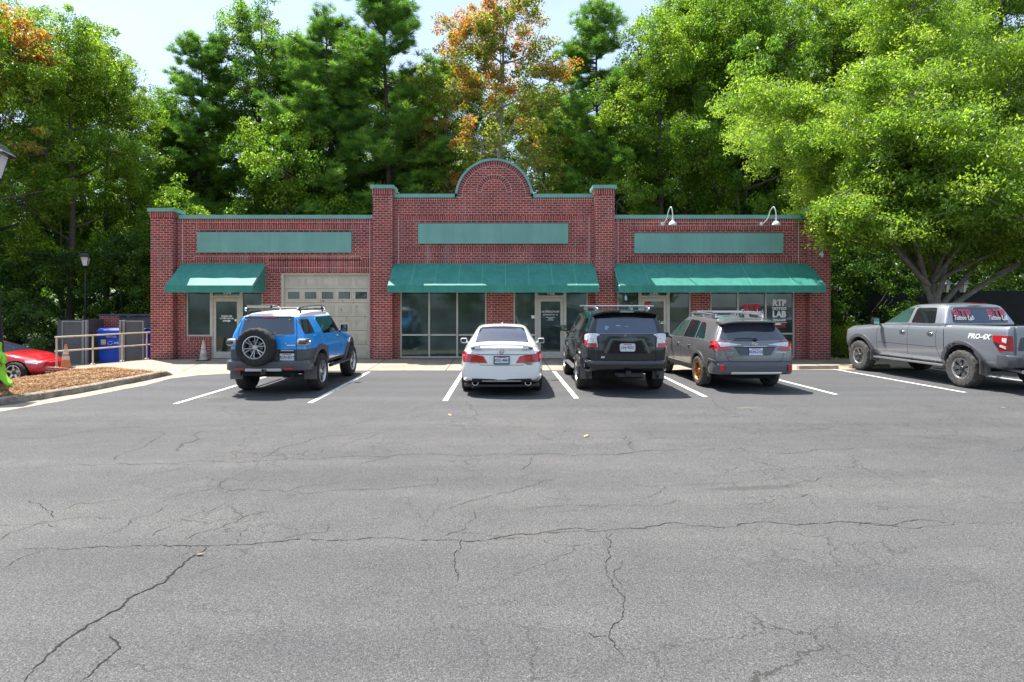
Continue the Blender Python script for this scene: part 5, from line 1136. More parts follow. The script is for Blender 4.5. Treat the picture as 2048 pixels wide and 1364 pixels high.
    p = c.ray('rear', 1, .0, 1.13)[0]
    b = MB(); b.tube([(p.x - .03, -.05, 1.155), (p.x - .05, .15, 1.175), (p.x - .02, .44, 1.165)], .014, M_BLACK, 6); b.lathe([(0, -.05), (.03, -.045), (.035, 0)], M_BLACK, 12, Matrix.Translation((p.x, -.03, 1.145)) @ Matrix.Rotation(R(90), 4, 'Y')); b.build('rear_wiper', c.root)
    c.patch('plate_recess', 'rear', 1, rpoly([(-.46, .975), (.46, .975), (.34, .80), (-.34, .80)], .02), M_CLAD2, .004, 0); c.seam('rear', 1, [(-.46, .98), (.46, .98)], .014, M_VOID, .006)
    c.seam('rear', 1, [(-.26, 1.0), (.26, 1.0)], .012, M_SILVER, .01)
    rings(c, -.145, 0, 1.04, .068, .036, M_CHROME, 'stars'); plate(c, -.0, .885, -.145, 'KDN-2125', M_PLW, M_INKB)
    text('badge', 'SUBARU', .045, M_SILVER, c.root, (c.rx(.56, .86), .56, .86), (R(90), 0, R(-90)), sx=1.5); text('badge', 'AWD', .03, M_SILVER, c.root, (c.rx(.58, .82), .58, .82), (R(90), 0, R(-90)), sx=1.5); text('badge', 'OUTBACK', .045, M_WHITE, c.root, (c.rx(-.56, .865), -.56, .865), (R(90), 0, R(-90)), sx=1.25, bold=.002)
    bar('bumper', c, -.07, .90, .42, .67, .3, M_CLAD2, .12, .10, profile=[(.05, .38), (.01, .42), (0, .50), (0, .60), (.05, .665), (.3, .67), (.3, .38)])
    bar('skid_plate', c, -.08, .56, .395, .445, .05, M_SILVER, .03, bevel=.008)
    b = MB(); b.box(.3, 4.4, -.6, .6, .26, .42, M_VOID); b.build('chassis', c.root)
    c.patch('windscreen', 'top', 1, rpoly([(2.86, -.52), (3.50, -.68), (3.50, .68), (2.86, .52)], .06), M_CG, .006, .02)
    mirror(c, 3.10, .90, 1.10, M_BLACK, .18, .14, mat('mirror_teal', (.05, .12, .13), .03, .9))
    for x in (1.05, 3.80):
        for sg in (1, -1): wheel(c.root, x, sg * .80, .362, .245, .225, 'ten', M_DUSTRUB, (M_BRONZE, M_BRONZE), sg)
estate()

# ---- gunmetal pickup truck
def pickup():
    c = Car('pickup_truck', (11.63, 12.47, 0), R(90) + R(4.0), label='gunmetal crew-cab pickup truck with dusty off-road tyres and red window decals', cat='pickup', group=SGP)
    st = [(.12, sec(.66, .84, .76, .94, 1.0, .98, 1.36, .955, 1.455, .90, .01)), (.4, sec(.52, .86, .64, .96, 1.0, 1.0, 1.36, .965, 1.45, .90, .01)), (1.28, sec(.5, .86, .62, .97, 1.0, 1.01, 1.36, .965, 1.44, .90, .01)), (2.0, sec(.48, .86, .60, .96, .98, .99, 1.34, .955, 1.42, .88, .01)),
          (3.4, sec(.48, .86, .60, .96, .98, .99, 1.33, .95, 1.41, .86, .02)), (4.1, sec(.48, .86, .60, .96, .98, .99, 1.31, .95, 1.385, .80, .03)), (4.83, sec(.50, .84, .64, .95, .96, 1.0, 1.24, .93, 1.33, .74, .04)), (5.65, sec(.54, .80, .70, .92, .92, .95, 1.17, .90, 1.28, .72, .03))]
    cab = [(1.80, [(0, 1.30), (.80, 1.30), (.91, 1.34), (.90, 1.45), (.90, 1.46), (.70, 1.90), (.40, 1.925), (0, 1.93)], (0, 0, 0, 0, 0, .16, .16, .16)), (2.3, [(0, 1.30), (.80, 1.30), (.915, 1.34), (.91, 1.45), (.905, 1.46), (.705, 1.925), (.40, 1.955), (0, 1.965)]), (3.1, [(0, 1.30), (.80, 1.30), (.915, 1.34), (.91, 1.43), (.905, 1.44), (.70, 1.90), (.40, 1.93), (0, 1.94)]),
           (3.35, [(0, 1.30), (.80, 1.30), (.915, 1.34), (.91, 1.42), (.90, 1.43), (.69, 1.82), (.40, 1.85), (0, 1.86)]), (4.12, [(0, 1.28), (.78, 1.28), (.90, 1.31), (.895, 1.36), (.885, 1.37), (.72, 1.40), (.40, 1.41), (0, 1.415)])]
    c.body(st, M_PSILV, [1.28, 4.83], .53, archz=.46, rear_r=.05, front_r=.18, rear_bulge=.015, front_bulge=.1, rads=[.05, .10, .2, .06, .05, .1],
           lofts=[(cab, dict(rear_r=.06, front_r=.02, rear_bulge=.04, front_bulge=.02, rads=[.02, .02, .01, .01, .12, .15]))], extra=lambda m: m.box(.26, 1.70, -.78, .78, .85, 1.8, M_VOID))
    M_PV = M_CGG
    for sg in (1, -1):
        c.patch('window', 'side', sg, rpoly([(2.14, 1.455), (2.92, 1.45), (2.90, 1.835), (2.26, 1.84)], .05), M_CG, .004, .02); c.patch('window', 'side', sg, rpoly([(3.03, 1.45), (4.02, 1.42), (3.46, 1.76), (3.28, 1.82), (3.0, 1.835)], .05), M_PV, .004, .02)
        for pts in ([(2.0, 1.42), (2.05, 1.2), (2.03, .9), (1.92, .62)], [(2.98, 1.44), (2.97, .62)], [(4.03, 1.40), (4.12, 1.15), (4.12, .62)], [(2.04, .88), (4.1, .88)]): c.seam('side', sg, pts, .009)
        c.seam('side', sg, [(1.84, 1.44), (1.80, 1.1), (1.78, .62)], .02)
        handle(c, sg, 2.24, 1.22, M_CHROME, .19); handle(c, sg, 3.17, 1.22, M_CHROME, .19)
        c.patch('fuel_door', 'side', sg, rpoly([(1.62, .93), (1.78, .93), (1.78, 1.08), (1.62, 1.08)], .02), M_PSILV, .003, .004) if sg > 0 else None
        arch_flare(c, sg, 1.28, .46, .52, .615, M_CLAD, off=.035, th=.08); arch_flare(c, sg, 4.83, .46, .52, .615, M_CLAD, off=.035, th=.08)
        b = MB(); b.box(1.75, 4.15, sg * .99 - .075, sg * .99 + .075, .44, .485, M_SILVER); o = b.build('running_board', c.root, bevel=.015)
        b = MB()
        for x in (2.1, 2.95, 3.8): b.tube([(x, sg * .75, .56), (x, sg * .96, .46)], .025, M_BLACK, 6)
        b.build('board_bracket', o)
        L = c.patch('tail_light', 'side', sg, rpoly([(.16, .92), (.33, .92), (.36, 1.05), (.47, 1.16), (.46, 1.25), (.14, 1.25)], .02), M_REDL, .012, .04)
        c.patch('tail_light', 'rear', 1, rpoly([(sg * .84, .92), (sg * .96, .92), (sg * .96, 1.25), (sg * .86, 1.25)], .015), M_REDL, .012, .04)
        c.patch('reverse_lens', 'side', sg, rpoly([(.15, 1.09), (.24, 1.12), (.24, 1.20), (.15, 1.20)], .01), M_CLEARL, .02, .02, parent=L); c.patch('reverse_lens', 'side', sg, rpoly([(.16, .96), (.29, 1.01), (.28, 1.05), (.16, 1.02)], .008), M_CLEARL, .02, .02, parent=L)
        c.patch('dark_lens', 'side', sg, rpoly([(.30, .99), (.39, 1.04), (.45, 1.13), (.29, 1.08)], .008), M_BLACK, .019, .02, parent=L)
        # side decal
        t1 = 'PRO-4X'; p = c.ray('side', sg, .84, 1.19)[0]
        text('side_decal', t1, .155, M_WHITE, c.root, (.82, sg * (abs(p.y) + .006), 1.20), (R(90), 0, R(180) if sg > 0 else 0), shear=.3, bold=.007, sx=1.05)
    c.patch('rear_window', 'rear', 1, rpoly([(-.72, 1.475), (.72, 1.475), (.60, 1.85), (-.60, 1.85)], .07), M_CG, .008, .02)
    p = c.ray('rear', 1, 0, 1.66)[0]; tl = math.atan2(.16, .45)
    c.patch('sliding_pane', 'rear', 1, rpoly([(-.20, 1.49), (.20, 1.49), (.19, 1.80), (-.19, 1.80)], .01), M_CGN, .012, .01)
    for yc in (.44, -.44):
        p = c.ray('rear', 1, yc, 1.60)[0]; e = (R(90) , 0, R(-90))
        for (tx, sz, m_, dz, dxx, kw) in (('RTP', .28, M_PINKV, .06, .020, dict(bold=.010, sx=.95)), ('Tattoo Lab', .16, M_WHITE, -.035, .026, dict(bold=.004, shear=.35, sx=.72)), ('NC', .045, M_WHITE, -.085, .024, dict(bold=.002))):
            q = c.ray('rear', 1, yc, 1.63 + dz)[0]; me = text_mesh(tx, sz, m_, extrude=.001, **kw)
            o = link_mesh('window_decal', me, c.root, (q.x - dxx, yc if tx != 'NC' else yc - .16, 1.63 + dz)); o.rotation_euler = (Matrix.Rotation(R(-90), 3, 'Z') @ Matrix.Rotation(R(90) - tl, 3, 'X')).to_euler()
    b = MB(); b.box(1.86, 1.94, -.17, .17, 1.925, 1.95, M_REDL); b.build('high_brake_light', c.root, bevel=.004)
    b = MB(); b.box(.20, .26, -.80, .80, .80, 1.42, M_PSILV); tg = b.build('tailgate', c.root, bevel=.01)
    c.patch('tailgate_panel', 'rear', 1, rpoly([(-.80, .82), (.80, .82), (.80, 1.44), (-.80, 1.44)], .03), M_PSILV, .04, .05); c.patch('tailgate_inset', 'rear', 1, rpoly([(-.78, .93), (.78, .93), (.72, 1.22), (-.78, 1.22)], .05), M_CLAD2, .045, .03)
    text('badge', 'TITAN', .11, M_BLACK, c.root, (c.rx(.46, .875), .46, .875), (R(90), 0, R(-90)), bold=.006, sx=1.5)
    bar('bumper', c, -.07, 1.0, .60, .84, .26, M_CLAD2, .06, .10, profile=[(.04, .58), (0, .64), (0, .80), (.03, .84), (.28, .84), (.28, .58)])
    b = MB(); b.box(-.16, .1, -.06, .06, .46, .56, M_BLACK); b.tube([(-.02, -.5, .52), (-.02, .5, .52)], .05, M_BLACK, 8); b.build('tow_hitch', c.root)
    b = MB(); b.tube([(1.0, .5, .5), (.12, .62, .48)], .04, M_SILVER, 10); b.build('exhaust_pipe', c.root, smooth=50)
    b = MB(); b.box(.3, 5.3, -.45, .45, .42, .60, M_VOID); b.tube([(1.28, -.8, .43), (1.28, .8, .43)], .07, M_VOID, 10); b.tube([(4.83, -.8, .43), (4.83, .8, .43)], .05, M_VOID, 10); b.build('chassis', c.root)
    b = MB(); b.box(.27, 1.68, -.76, .76, .82, .86, M_BLACK); b.build('bed_floor', c.root)
    mudflap(c, .74, .90, .36, .68, .26, M_CLAD); mudflap(c, 4.27, .92, .36, .62, .26, M_CLAD)
    c.patch('windscreen', 'front', 1, rpoly([(-.72, 1.44), (.72, 1.44), (.62, 1.84), (-.62, 1.84)], .05), M_CG, .006, .02)
    for sg in (1, -1): c.patch('headlight', 'front', 1, rpoly([(sg * .60, 1.0), (sg * .88, 1.02), (sg * .86, 1.18), (sg * .62, 1.16)], .03), M_CLEARL, .01, .04); c.patch('side_marker', 'side', sg, rpoly([(5.52, 1.02), (5.64, 1.0), (5.60, 1.14), (5.46, 1.16)], .02), M_ORANGE, .01, .03)
    c.patch('grille', 'front', 1, rpoly([(-.5, .82), (.5, .82), (.5, 1.14), (-.5, 1.14)], .05), M_BLACK, .02, .04); bar('front_bumper', c, 5.42, .93, .52, .80, .2, M_CLAD2, -.22)
    mirror(c, 4.00, .95, 1.45, M_BLACK, .20, .20, mat('mirror_mint', (.35, .6, .55), .03, .9))
    for x in (1.28, 4.83):
        for sg in (1, -1): wheel(c.root, x, sg * .885, .435, .29, .235, 'split6', M_DUSTRUB, (M_SILVER, M_BLACK), sg)
pickup()

# ---- red coupe on the lower drive, seen from its right side
def coupe():
    c = Car('coupe', (-19.0, 19.1, LOW + .05), 0.0, label='low bright red coupe partly hidden behind the mulch bed and lamp post', cat='car')
    st = [(.0, sec(.30, .66, .42, .76, .62, .82, .92, .78, .98, .56, .02)), (.5, sec(.2, .76, .34, .86, .62, .91, .94, .84, 1.0, .6, .03)), (.95, sec(.2, .78, .3, .87, .62, .92, .95, .85, 1.12, .54, .03)), (1.7, sec(.2, .78, .3, .87, .62, .90, .94, .84, 1.265, .52, .03)), (2.3, sec(.2, .78, .3, .87, .62, .90, .92, .84, 1.25, .52, .03)),
          (2.6, sec(.2, .78, .3, .87, .62, .90, .91, .83, 1.18, .54, .03)), (3.35, sec(.2, .78, .3, .87, .62, .90, .88, .82, .93, .66, .03)), (3.65, sec(.2, .76, .32, .86, .6, .91, .84, .80, .89, .6, .03)), (4.55, sec(.26, .6, .36, .7, .5, .72, .64, .62, .70, .45, .02))]
    c.body(st, M_PRED, [.95, 3.78], .37, archz=.33, rear_r=.14, front_r=.24)
    for sg in (1, -1):
        c.patch('window', 'side', sg, rpoly([(1.0, .97), (2.95, .93), (2.40, 1.19), (1.3, 1.2)], .06), M_CGG, .004, .02); c.seam('side', sg, [(1.75, .95), (1.72, .3)]); c.seam('side', sg, [(3.2, .9), (3.1, .6), (3.16, .3)]); handle(c, sg, 1.95, .82, M_PRED); c.patch('side_vent', 'side', sg, rpoly([(3.22, .80), (3.45, .66), (3.42, .64), (3.18, .78)], .01), M_PINKV, .004, 0)
        c.patch('headlight', 'side', sg, rpoly([(4.05, .62), (4.35, .58), (4.3, .66), (4.0, .70)], .02), M_CLEARL, .006, .02)
    c.patch('roof_glass', 'top', 1, rpoly([(1.5, -.46), (2.4, -.46), (2.4, .46), (1.5, .46)], .08), M_CGB, .005, .02); c.patch('windscreen', 'top', 1, rpoly([(2.56, -.48), (3.3, -.64), (3.3, .64), (2.56, .48)], .06), M_CGB, .006, .02); c.patch('rear_window', 'top', 1, rpoly([(.6, -.5), (1.3, -.46), (1.3, .46), (.6, .5)], .06), M_CG, .006, .02)
    mirror(c, 2.72, .86, .96, M_PLBLK, .17, .13, M_CGB)
    b = MB(); b.box(.3, 4.2, -.6, .6, .18, .3, M_VOID); b.build('chassis', c.root)
    for x in (.95, 3.78):
        for sg in (1, -1): wheel(c.root, x, sg * .80, .33, .23, .235, 'five', M_RUBBER, (M_SILVER, M_BLACK), sg)
coupe()
# ------------------------------------------------------------------ railing, cones, bins, gates, posts, figure
M_RAIL = mat('rail_cream', (.55, .47, .34), .5, .1, noise=.15, nscale=7)
r0 = empty('handrail', (-13.56, 17.8, 0), label='cream pipe railing with two rails along the edge of the walkway', cat='railing')
pts = [Vector((0, 0, 0)), Vector((.38, 1.02, 0)), Vector((.66, 2.02, 0)), Vector((.98, 2.86, 0))]
for p in pts:
    b = MB(); b.tube([p, p + Vector((0, 0, .93))], .026, M_RAIL, 10); b.lathe([(.07, 0.005), (.065, .02), (.03, .05)], M_RAIL, 12, Matrix.Translation(p)); b.build('railing_post', r0, smooth=50)
for z in (.93, .50): b = MB(); b.tube([p + Vector((0, 0, z)) for p in [pts[0] - Vector((.03, .03, 0))] + pts[1:] + [pts[-1] + Vector((.22, .6, 0))]], .026, M_RAIL, 10); b.build('rail', r0, smooth=50)
def cone(loc, oc, lab, dirt):
    c0 = empty('traffic_cone', loc, label=lab, cat='traffic cone', group='old traffic cones by the walkway')
    M_O = mat('cone_' + dirt, oc, .7, noise=.35, nscale=9); M_B = mat('cone_band_' + dirt, (.55, .52, .48), .7, noise=.3, nscale=15); M_BS = mat('cone_base', (.03, .03, .03), .8)
    b = MB(); b.box(-.18, .18, -.18, .18, 0, .03, M_BS); b.build('cone_base', c0, bevel=.01)
    def rr_(z): return .135 - (.135 - .028) * z / .70
    b = MB(); b.lathe([(rr_(z), z) for z in np.linspace(.03, .71, 12)] + [(.0, .712)], M_O, 24); b.build('cone_body', c0, smooth=40)
    for z0, z1 in ((.26, .36), (.42, .58)): b = MB(); b.lathe([(rr_(z0) + .003, z0), (rr_(z1) + .003, z1)], M_B, 24); b.build('cone_band', c0, smooth=40)
cone((-13.24, 17.75, .004), (.62, .20, .05), 'faded orange traffic cone with dirty white bands, beside the end of the cream railing', 'orange')
cone((-10.28, 20.05, .004), (.40, .38, .30), 'bleached grey traffic cone standing against the brick under the window, left of the door', 'bleached')
# gates of the bin enclosure
M_GATE = mat('gate_grey', (.115, .112, .108), .6, noise=.15, nscale=2); M_GFR = mat('gate_frame', (.30, .30, .28), .5, .3, noise=.12, nscale=5)
def gate(x0, x1, y, posts, lab):
    g0 = empty('dumpster_gate', (x0, y, LOW), label=lab, cat='gate', group='metal gates of the bin enclosure'); w = x1 - x0
    b = MB(); b.box(.04, w - .04, -.012, .012, .08, 1.80, M_GATE); b.box(.05, w - .05, -.02, -.012, .88, .92, M_GATE); b.build('gate_panel', g0)
    b = MB(); b.box(0, .05, -.03, .03, .04, 1.84, M_GFR); b.box(w - .05, w, -.03, .03, .04, 1.84, M_GFR); b.box(.05, w - .05, -.03, .03, 1.79, 1.84, M_GFR); b.box(.05, w - .05, -.03, .03, .04, .09, M_GFR); b.build('gate_frame', g0)
    for px_ in posts: b = MB(); b.box(px_ - .045, px_ + .045, -.06, .03, 0, 1.86, M_GFR); b.build('gate_post', g0, bevel=.006)
gate(-17.75, -16.78, 23.6, (.86, 1.0), 'open grey metal enclosure gate to the left of the blue bin'); gate(-15.42, -14.48, 23.6, (.02, .16), 'open grey metal enclosure gate between the blue bin and the brick building')
ew = empty('enclosure_wall', (-16, 26.4, LOW), label='dark block wall with a brick pier behind the blue bin', cat='wall')
b = MB(); b.box(-1.2, 4.0, -.1, .1, 0, 1.95, M_BLOCK); b.box(-2.1, -1.9, -2.6, .1, 0, 1.85, M_BLOCK); b.build('block_wall', ew); b = MB(); b.box(-2.1, -1.2, -.15, .12, 0, 1.98, M_BRICK); b.build('brick_pier', ew); b = MB(); b.box(-2.15, 4.05, -.18, .16, 1.985, 2.06, M_BLOCK); b.build('wall_coping', ew)
M_BIN = mat('bin_blue', (.008, .075, .52), .4, noise=.2, nscale=2); M_BIND = mat('bin_blue_dark', (.006, .03, .22), .5)
bn = empty('recycling_bin', (-15.72, 24.6, LOW), label='large blue recycling bin with white lettering between the open gates', cat='bin')
b = MB(); b.prism([(-.85, .12), (.85, .12), (.92, 1.12), (.92, 1.22), (-.92, 1.22), (-.92, 1.12)], -.55, .55, M_BIN, 'xz'); b.box(-.94, .94, -.58, -.55, 1.10, 1.15, M_BIND); b.box(-.7, .7, -.565, -.55, .68, .70, M_BIN); b.build('bin_body', bn, bevel=.02)
b = MB(); b.prism([(-.60, 1.22), (-.58, 1.44), (-.40, 1.52), (.6, 1.46), (.62, 1.22)], -.94, .94, M_BIN, 'yz'); b.box(-.9, .9, -.62, -.59, 1.24, 1.30, M_BIND); b.build('bin_lid', bn, bevel=.02)
b = MB()
for i in range(3):
    a = i * 2.09 + .5; b.tube([(-.40 + .09 * math.cos(a + t), -.575, .92 + .07 * math.sin(a + t)) for t in np.linspace(0, 1.5, 7)], .012, M_WHITE, 5)
b.build('bin_logo', bn)
text('lettering', 'RECYCLE', .13, M_WHITE, bn, (-.34, -.59, 1.19), (R(90), 0, 0), sx=.8); text('lettering', 'only', .13, M_WHITE, bn, (-.14, -.575, .93), (R(90), 0, 0), bold=.004)
b = MB(); b.box(-.78, -.58, -.572, -.566, .86, 1.06, mat('sticker_cream', (.62, .60, .30), .6)); b.build('bin_sticker', bn)
# lamp posts
M_POST = mat('post_black', (.012, .013, .018), .35, .2, .5, .3); M_LG = mat('lantern_glass', (.72, .71, .70), .35, noise=.1, nscale=10)
def lantern(parent, x, y, z, s, rot=.3):
    l = empty('lantern', (x, y, z), rot); l.parent = parent; q = math.pi / 4
    def sq(r_, h): return [(r_ * s * math.cos(q + k * math.pi / 2), r_ * s * math.sin(q + k * math.pi / 2), h * s) for k in range(4)]
    def fr(b, rs, mt, cap=True):
        vs = []; [vs.extend(sq(r_, h)) for r_, h in rs]; fs = [(4 * i + k, 4 * i + (k + 1) % 4, 4 * i + 4 + (k + 1) % 4, 4 * i + 4 + k) for i in range(len(rs) - 1) for k in range(4)] + [(3, 2, 1, 0), tuple(4 * (len(rs) - 1) + k for k in range(4))]; b.add(vs, fs, mt)
    b = MB(); fr(b, [(.10, 0), (.19, .34)], M_LG); b.build('lantern_glass', l)
    b = MB(); fr(b, [(.08, -.10), (.10, -.06), (.12, -.01), (.10, .0)], M_POST); fr(b, [(.30, .34), (.30, .36), (.25, .40), (.17, .50), (.10, .53), (.03, .56), (.03, .62)], M_POST)
    for k in range(4):
        a, c = sq(.102, 0)[k], sq(.194, .34)[k]; b.tube([a, c], .009 * s, M_POST, 4)
    b.build('lantern_frame', l)
    return l
def lamp_post(loc, h, s, lab, grp, twin=False):
    p0 = empty('street_lamp', loc, label=lab, cat='street lamp', group=grp)
    b = MB(); prof = [(.20, 0), (.20, .10), (.17, .16), (.165, .9), (.15, 1.35), (.135, 1.6), (.10, 2.2), (.085, 3.0), (.07, h - .3), (.05, h - .12), (.06, h - .1)] if h > 3.2 else [(.12, 0), (.10, .3), (.06, .5), (.045, h - .2), (.05, h - .1)]
    b.lathe([(r_ * (s if s > .9 else .45), z) for r_, z in prof], M_POST, 20); b.build('lamp_pole', p0, smooth=30)
    if twin:
        b = MB(); b.tube([(-.38, 0, h - .15), (-.2, 0, h - .25), (.2, 0, h - .25), (.38, 0, h - .15)], .025, M_POST, 6); b.build('lamp_arm', p0)
        for x in (-.38, .38): lantern(p0, x, 0, h, s)
    else: lantern(p0, 0, 0, h, s * 1.35)
    return p0
lamp_post((-11.12, 12.8, .1), 4.58, 1.05, 'tall black lamp post on the mulch bed at the left edge', 'black lantern lamp posts')
lamp_post((-19.6, 27.5, LOW), 4.3, .85, 'small lantern lamp post half lost in the dark trees on the left', 'black lantern lamp posts')
lamp_post((19.9, 26.2, 0), 2.45, 1.0, 'twin-lantern lamp post under the big tree, behind the pickup truck', 'black lantern lamp posts', True)
# lime slow-down figure
M_LIME = mat('lime_plastic', (.24, .62, .015), .4, noise=.08, nscale=4); M_LIMED = mat('figure_ink', (.01, .02, .01), .6)
fg = empty('warning_figure', (-10.60, 12.3, .18), R(-6), label='lime green plastic warning figure marked SLOW, at the foot of the tall lamp post', cat='warning figure')
def skin(name, nodes, edges, mt, parent, scale=1.0, sub=2, **k):
    me = bpy.data.meshes.new(name); me.from_pydata([n[0] for n in nodes], edges, []); o = bpy.data.objects.new('t', me); COL.objects.link(o)
    o.modifiers.new('s', 'SKIN'); s = o.modifiers.new('u', 'SUBSURF'); s.levels = sub
    for v, n in zip(me.skin_vertices[0].data, nodes): v.radius = (n[1] if isinstance(n[1], tuple) else (n[1], n[1]))
    me.skin_vertices[0].data[0].use_root = True
    dg = bpy.context.evaluated_depsgraph_get(); nm = bpy.data.meshes.new_from_object(o.evaluated_get(dg)); bpy.data.objects.remove(o); nm.materials.clear(); nm.materials.append(mt)
    nm.polygons.foreach_set('use_smooth', [True] * len(nm.polygons)); return link_mesh(name, nm, parent, **k)
skin('body', [((0, 0, .42), (.16, .10)), ((0, 0, .62), (.15, .10)), ((-.02, 0, .76), (.10, .07)), ((-.02, 0, .86), (.09, .09)), ((-.02, 0, .98), (.10, .10)), ((.12, 0, .24), .075), ((.24, 0, .11), .065), ((.34, -.02, .05), .055), ((-.13, 0, .24), .075), ((-.2, 0, .1), .065), ((-.08, -.16, .05), .05), ((.1, -.2, .045), .03), ((-.2, 0, .70), .05), ((-.36, 0, .82), .045), ((-.44, 0, .96), .04), ((.16, 0, .66), .045), ((.2, -.05, .5), .04)],
     [(0, 1), (1, 2), (2, 3), (3, 4), (0, 5), (5, 6), (6, 7), (0, 8), (8, 9), (9, 10), (10, 11), (1, 12), (12, 13), (13, 14), (1, 15), (15, 16)], M_LIME, fg)
text('lettering', 'SLOW!', .13, M_LIMED, fg, (.06, -.118, .46), (R(90), R(-14), 0), bold=.004, sx=.85)
b = MB(); b.box(-.10, .14, -.122, -.112, .545, .555, M_LIMED); b.box(-.06, .16, -.122, -.112, .57, .578, M_LIMED); o = b.build('warning_stripe', fg, rot=(0, R(-14), 0))
# screened fence and shed at the far right
M_MESH = mat('windscreen_fabric', (.012, .013, .016), .9, noise=.3, nscale=3)
fn = empty('screened_fence', (17, 27.6, 0), label='tall dark fabric-covered fence behind the pickup truck', cat='fence')
b = MB(); b.box(-1.5, 26, -.01, .01, 0, 2.55, M_MESH); b.build('fence_screen', fn)
for i in range(10): b = MB(); b.tube([(-1.2 + i * 2.9, .06, 0), (-1.2 + i * 2.9, .06, 2.62)], .035, M_POST, 8); b.build('fence_post', fn)
# ------------------------------------------------------------------ trees and planting
M_LEAF = tint_mat('leaf', .40, .56, .45); M_NEEDLE = tint_mat('needle', .40, .44, .45)
M_BARK = mat('bark', (.10, .08, .065), .9, noise=.4, nscale=6, bump=.8, bscale=14); M_BARKP = mat('bark_pale', (.27, .25, .22), .85, noise=.3, nscale=7, bump=.5, bscale=18); M_BARKD = mat('bark_dark', (.045, .036, .03), .95, noise=.4, nscale=5, bump=.8, bscale=12)
def leaves(C, rad, per, L, cols, up=.6, outw=.5, flat=.75, jit=.42, asp=.55, rng=RNG, droop=0.0, center=None):
    """C clump centres (n,3), rad (n,), per leaves each; returns quads (rhombus leaves) and colours"""
    n = len(C); k = np.repeat(np.arange(n), per); N = len(k)
    d = rng.normal(size=(N, 3)); d /= np.linalg.norm(d, axis=1, keepdims=True); r_ = rng.uniform(0.25, 1, N) ** .6
    off = d * (r_ * rad[k])[:, None]; off[:, 2] *= flat; P = C[k] + off
    nrm = d * outw + np.array([0, 0, up]) + rng.normal(size=(N, 3)) * .75; nrm /= np.linalg.norm(nrm, axis=1, keepdims=True)
    t = rng.normal(size=(N, 3)); t[:, 2] -= droop * 1.5; t -= nrm * np.sum(t * nrm, 1, keepdims=True); t /= np.linalg.norm(t, axis=1, keepdims=True); s = np.cross(nrm, t)
    l = (L * rng.uniform(.65, 1.3, N))[:, None]; w = l * asp
    Q = np.stack([P - t * l * .5, P + s * w * .5 - nrm * l * .06, P + t * l * .55, P - s * w * .5 - nrm * l * .06], 1).reshape(-1, 3)
    cb_ = cols[rng.integers(0, len(cols), n)] * rng.uniform(.82, 1.18, (n, 1)); c = cb_[k] * rng.uniform(1 - jit, 1 + jit, (N, 1)); return Q, c
def lobes(specs, rng, dens, shell=.55):
    """clump centres over a set of ellipsoid lobes"""
    C = []; 
    for (x, y, z, a, b_, c) in specs:
        n = int(dens * (a * b_ + b_ * c + a * c) / 3 * 4)
        d = rng.normal(size=(n, 3)); d /= np.linalg.norm(d, axis=1, keepdims=True); r_ = rng.uniform(shell, 1.04, n)
        C.append(np.column_stack([x + d[:, 0] * a * r_, y + d[:, 1] * b_ * r_, z + d[:, 2] * c * r_]))
    return np.concatenate(C)
def branches(b, base, H, specs, C, rng, mt, r0=.22, lean=(0, 0), twigs=120, fork=.35):
    top = Vector((lean[0], lean[1], H)); tr = []
    for i in range(9): t = i / 8; tr.append(Vector(base).lerp(top, t) + Vector((math.sin(t * 5 + r0 * 9) * .12 * H / 15, math.cos(t * 4) * .1 * H / 15, 0)))
    b.tube(tr, [r0 * (1 - .85 * i / 8) for i in range(9)], mt, 10)
    hub = []
    for (x, y, z, a, b_, c) in specs:
        t = max(.12, min(.9, (z - c * .9) / H)) ; s = Vector(base).lerp(top, t); e = Vector((x, y, z)); m = s.lerp(e, .5) + Vector((0, 0, -.1 * (e - s).length * .4)); pts = smooth_path([s, m, e], 4)
        rr_ = r0 * .42 * (1 - .5 * t); b.tube(pts, [rr_ * (1 - .75 * i / (len(pts) - 1)) for i in range(len(pts))], mt, 6, False); hub.append((e, a + b_))
    idx = rng.choice(len(C), min(twigs, len(C)), replace=False); nodes = [s for s in tr[3:]] + [h[0] for h in hub]
    for i in idx:
        c_ = Vector(C[i]); q = min(nodes, key=lambda h: (h - c_).length + max(0, h.z - c_.z) * 1.5); 
        if (q - c_).length > 6: continue
        m = q.lerp(c_, .5) + Vector((rng.normal() * .15, rng.normal() * .15, -.15)); L_ = (q - c_).length; b.tube([q, m, c_], [.012 + .012 * L_, .010 + .006 * L_, .006], mt, 4, False)
def crown_mesh(name, Q, c, mt): return raw_mesh(name, Q, 4, [mt], None, np.clip(c, 0, 1))
def tree_parts(root, trunk_b, crown_me, parts_name='crown'):
    trunk_b.build('trunk', root, smooth=50); link_mesh(parts_name, crown_me, root)
PGX = np.array([(.045, .105, .018), (.070, .145, .022), (.105, .185, .026), (.032, .080, .016)])  # dark leaf greens; on the laurel screens they stand in for tree shade
PG = np.array([(.140, .245, .022), (.195, .310, .028), (.235, .345, .034), (.095, .195, .020)]); PGD = np.array([(.095, .195, .020), (.140, .250, .024), (.190, .300, .030)])
PGY = np.array([(.22, .36, .035), (.28, .42, .045), (.18, .32, .035), (.14, .27, .03)]); PP = np.array([(.105, .245, .036), (.160, .310, .042), (.08, .20, .034), (.21, .36, .048)])
PO = np.array([(.52, .19, .06), (.60, .28, .08), (.45, .13, .06), (.34, .26, .05), (.24, .28, .04)])

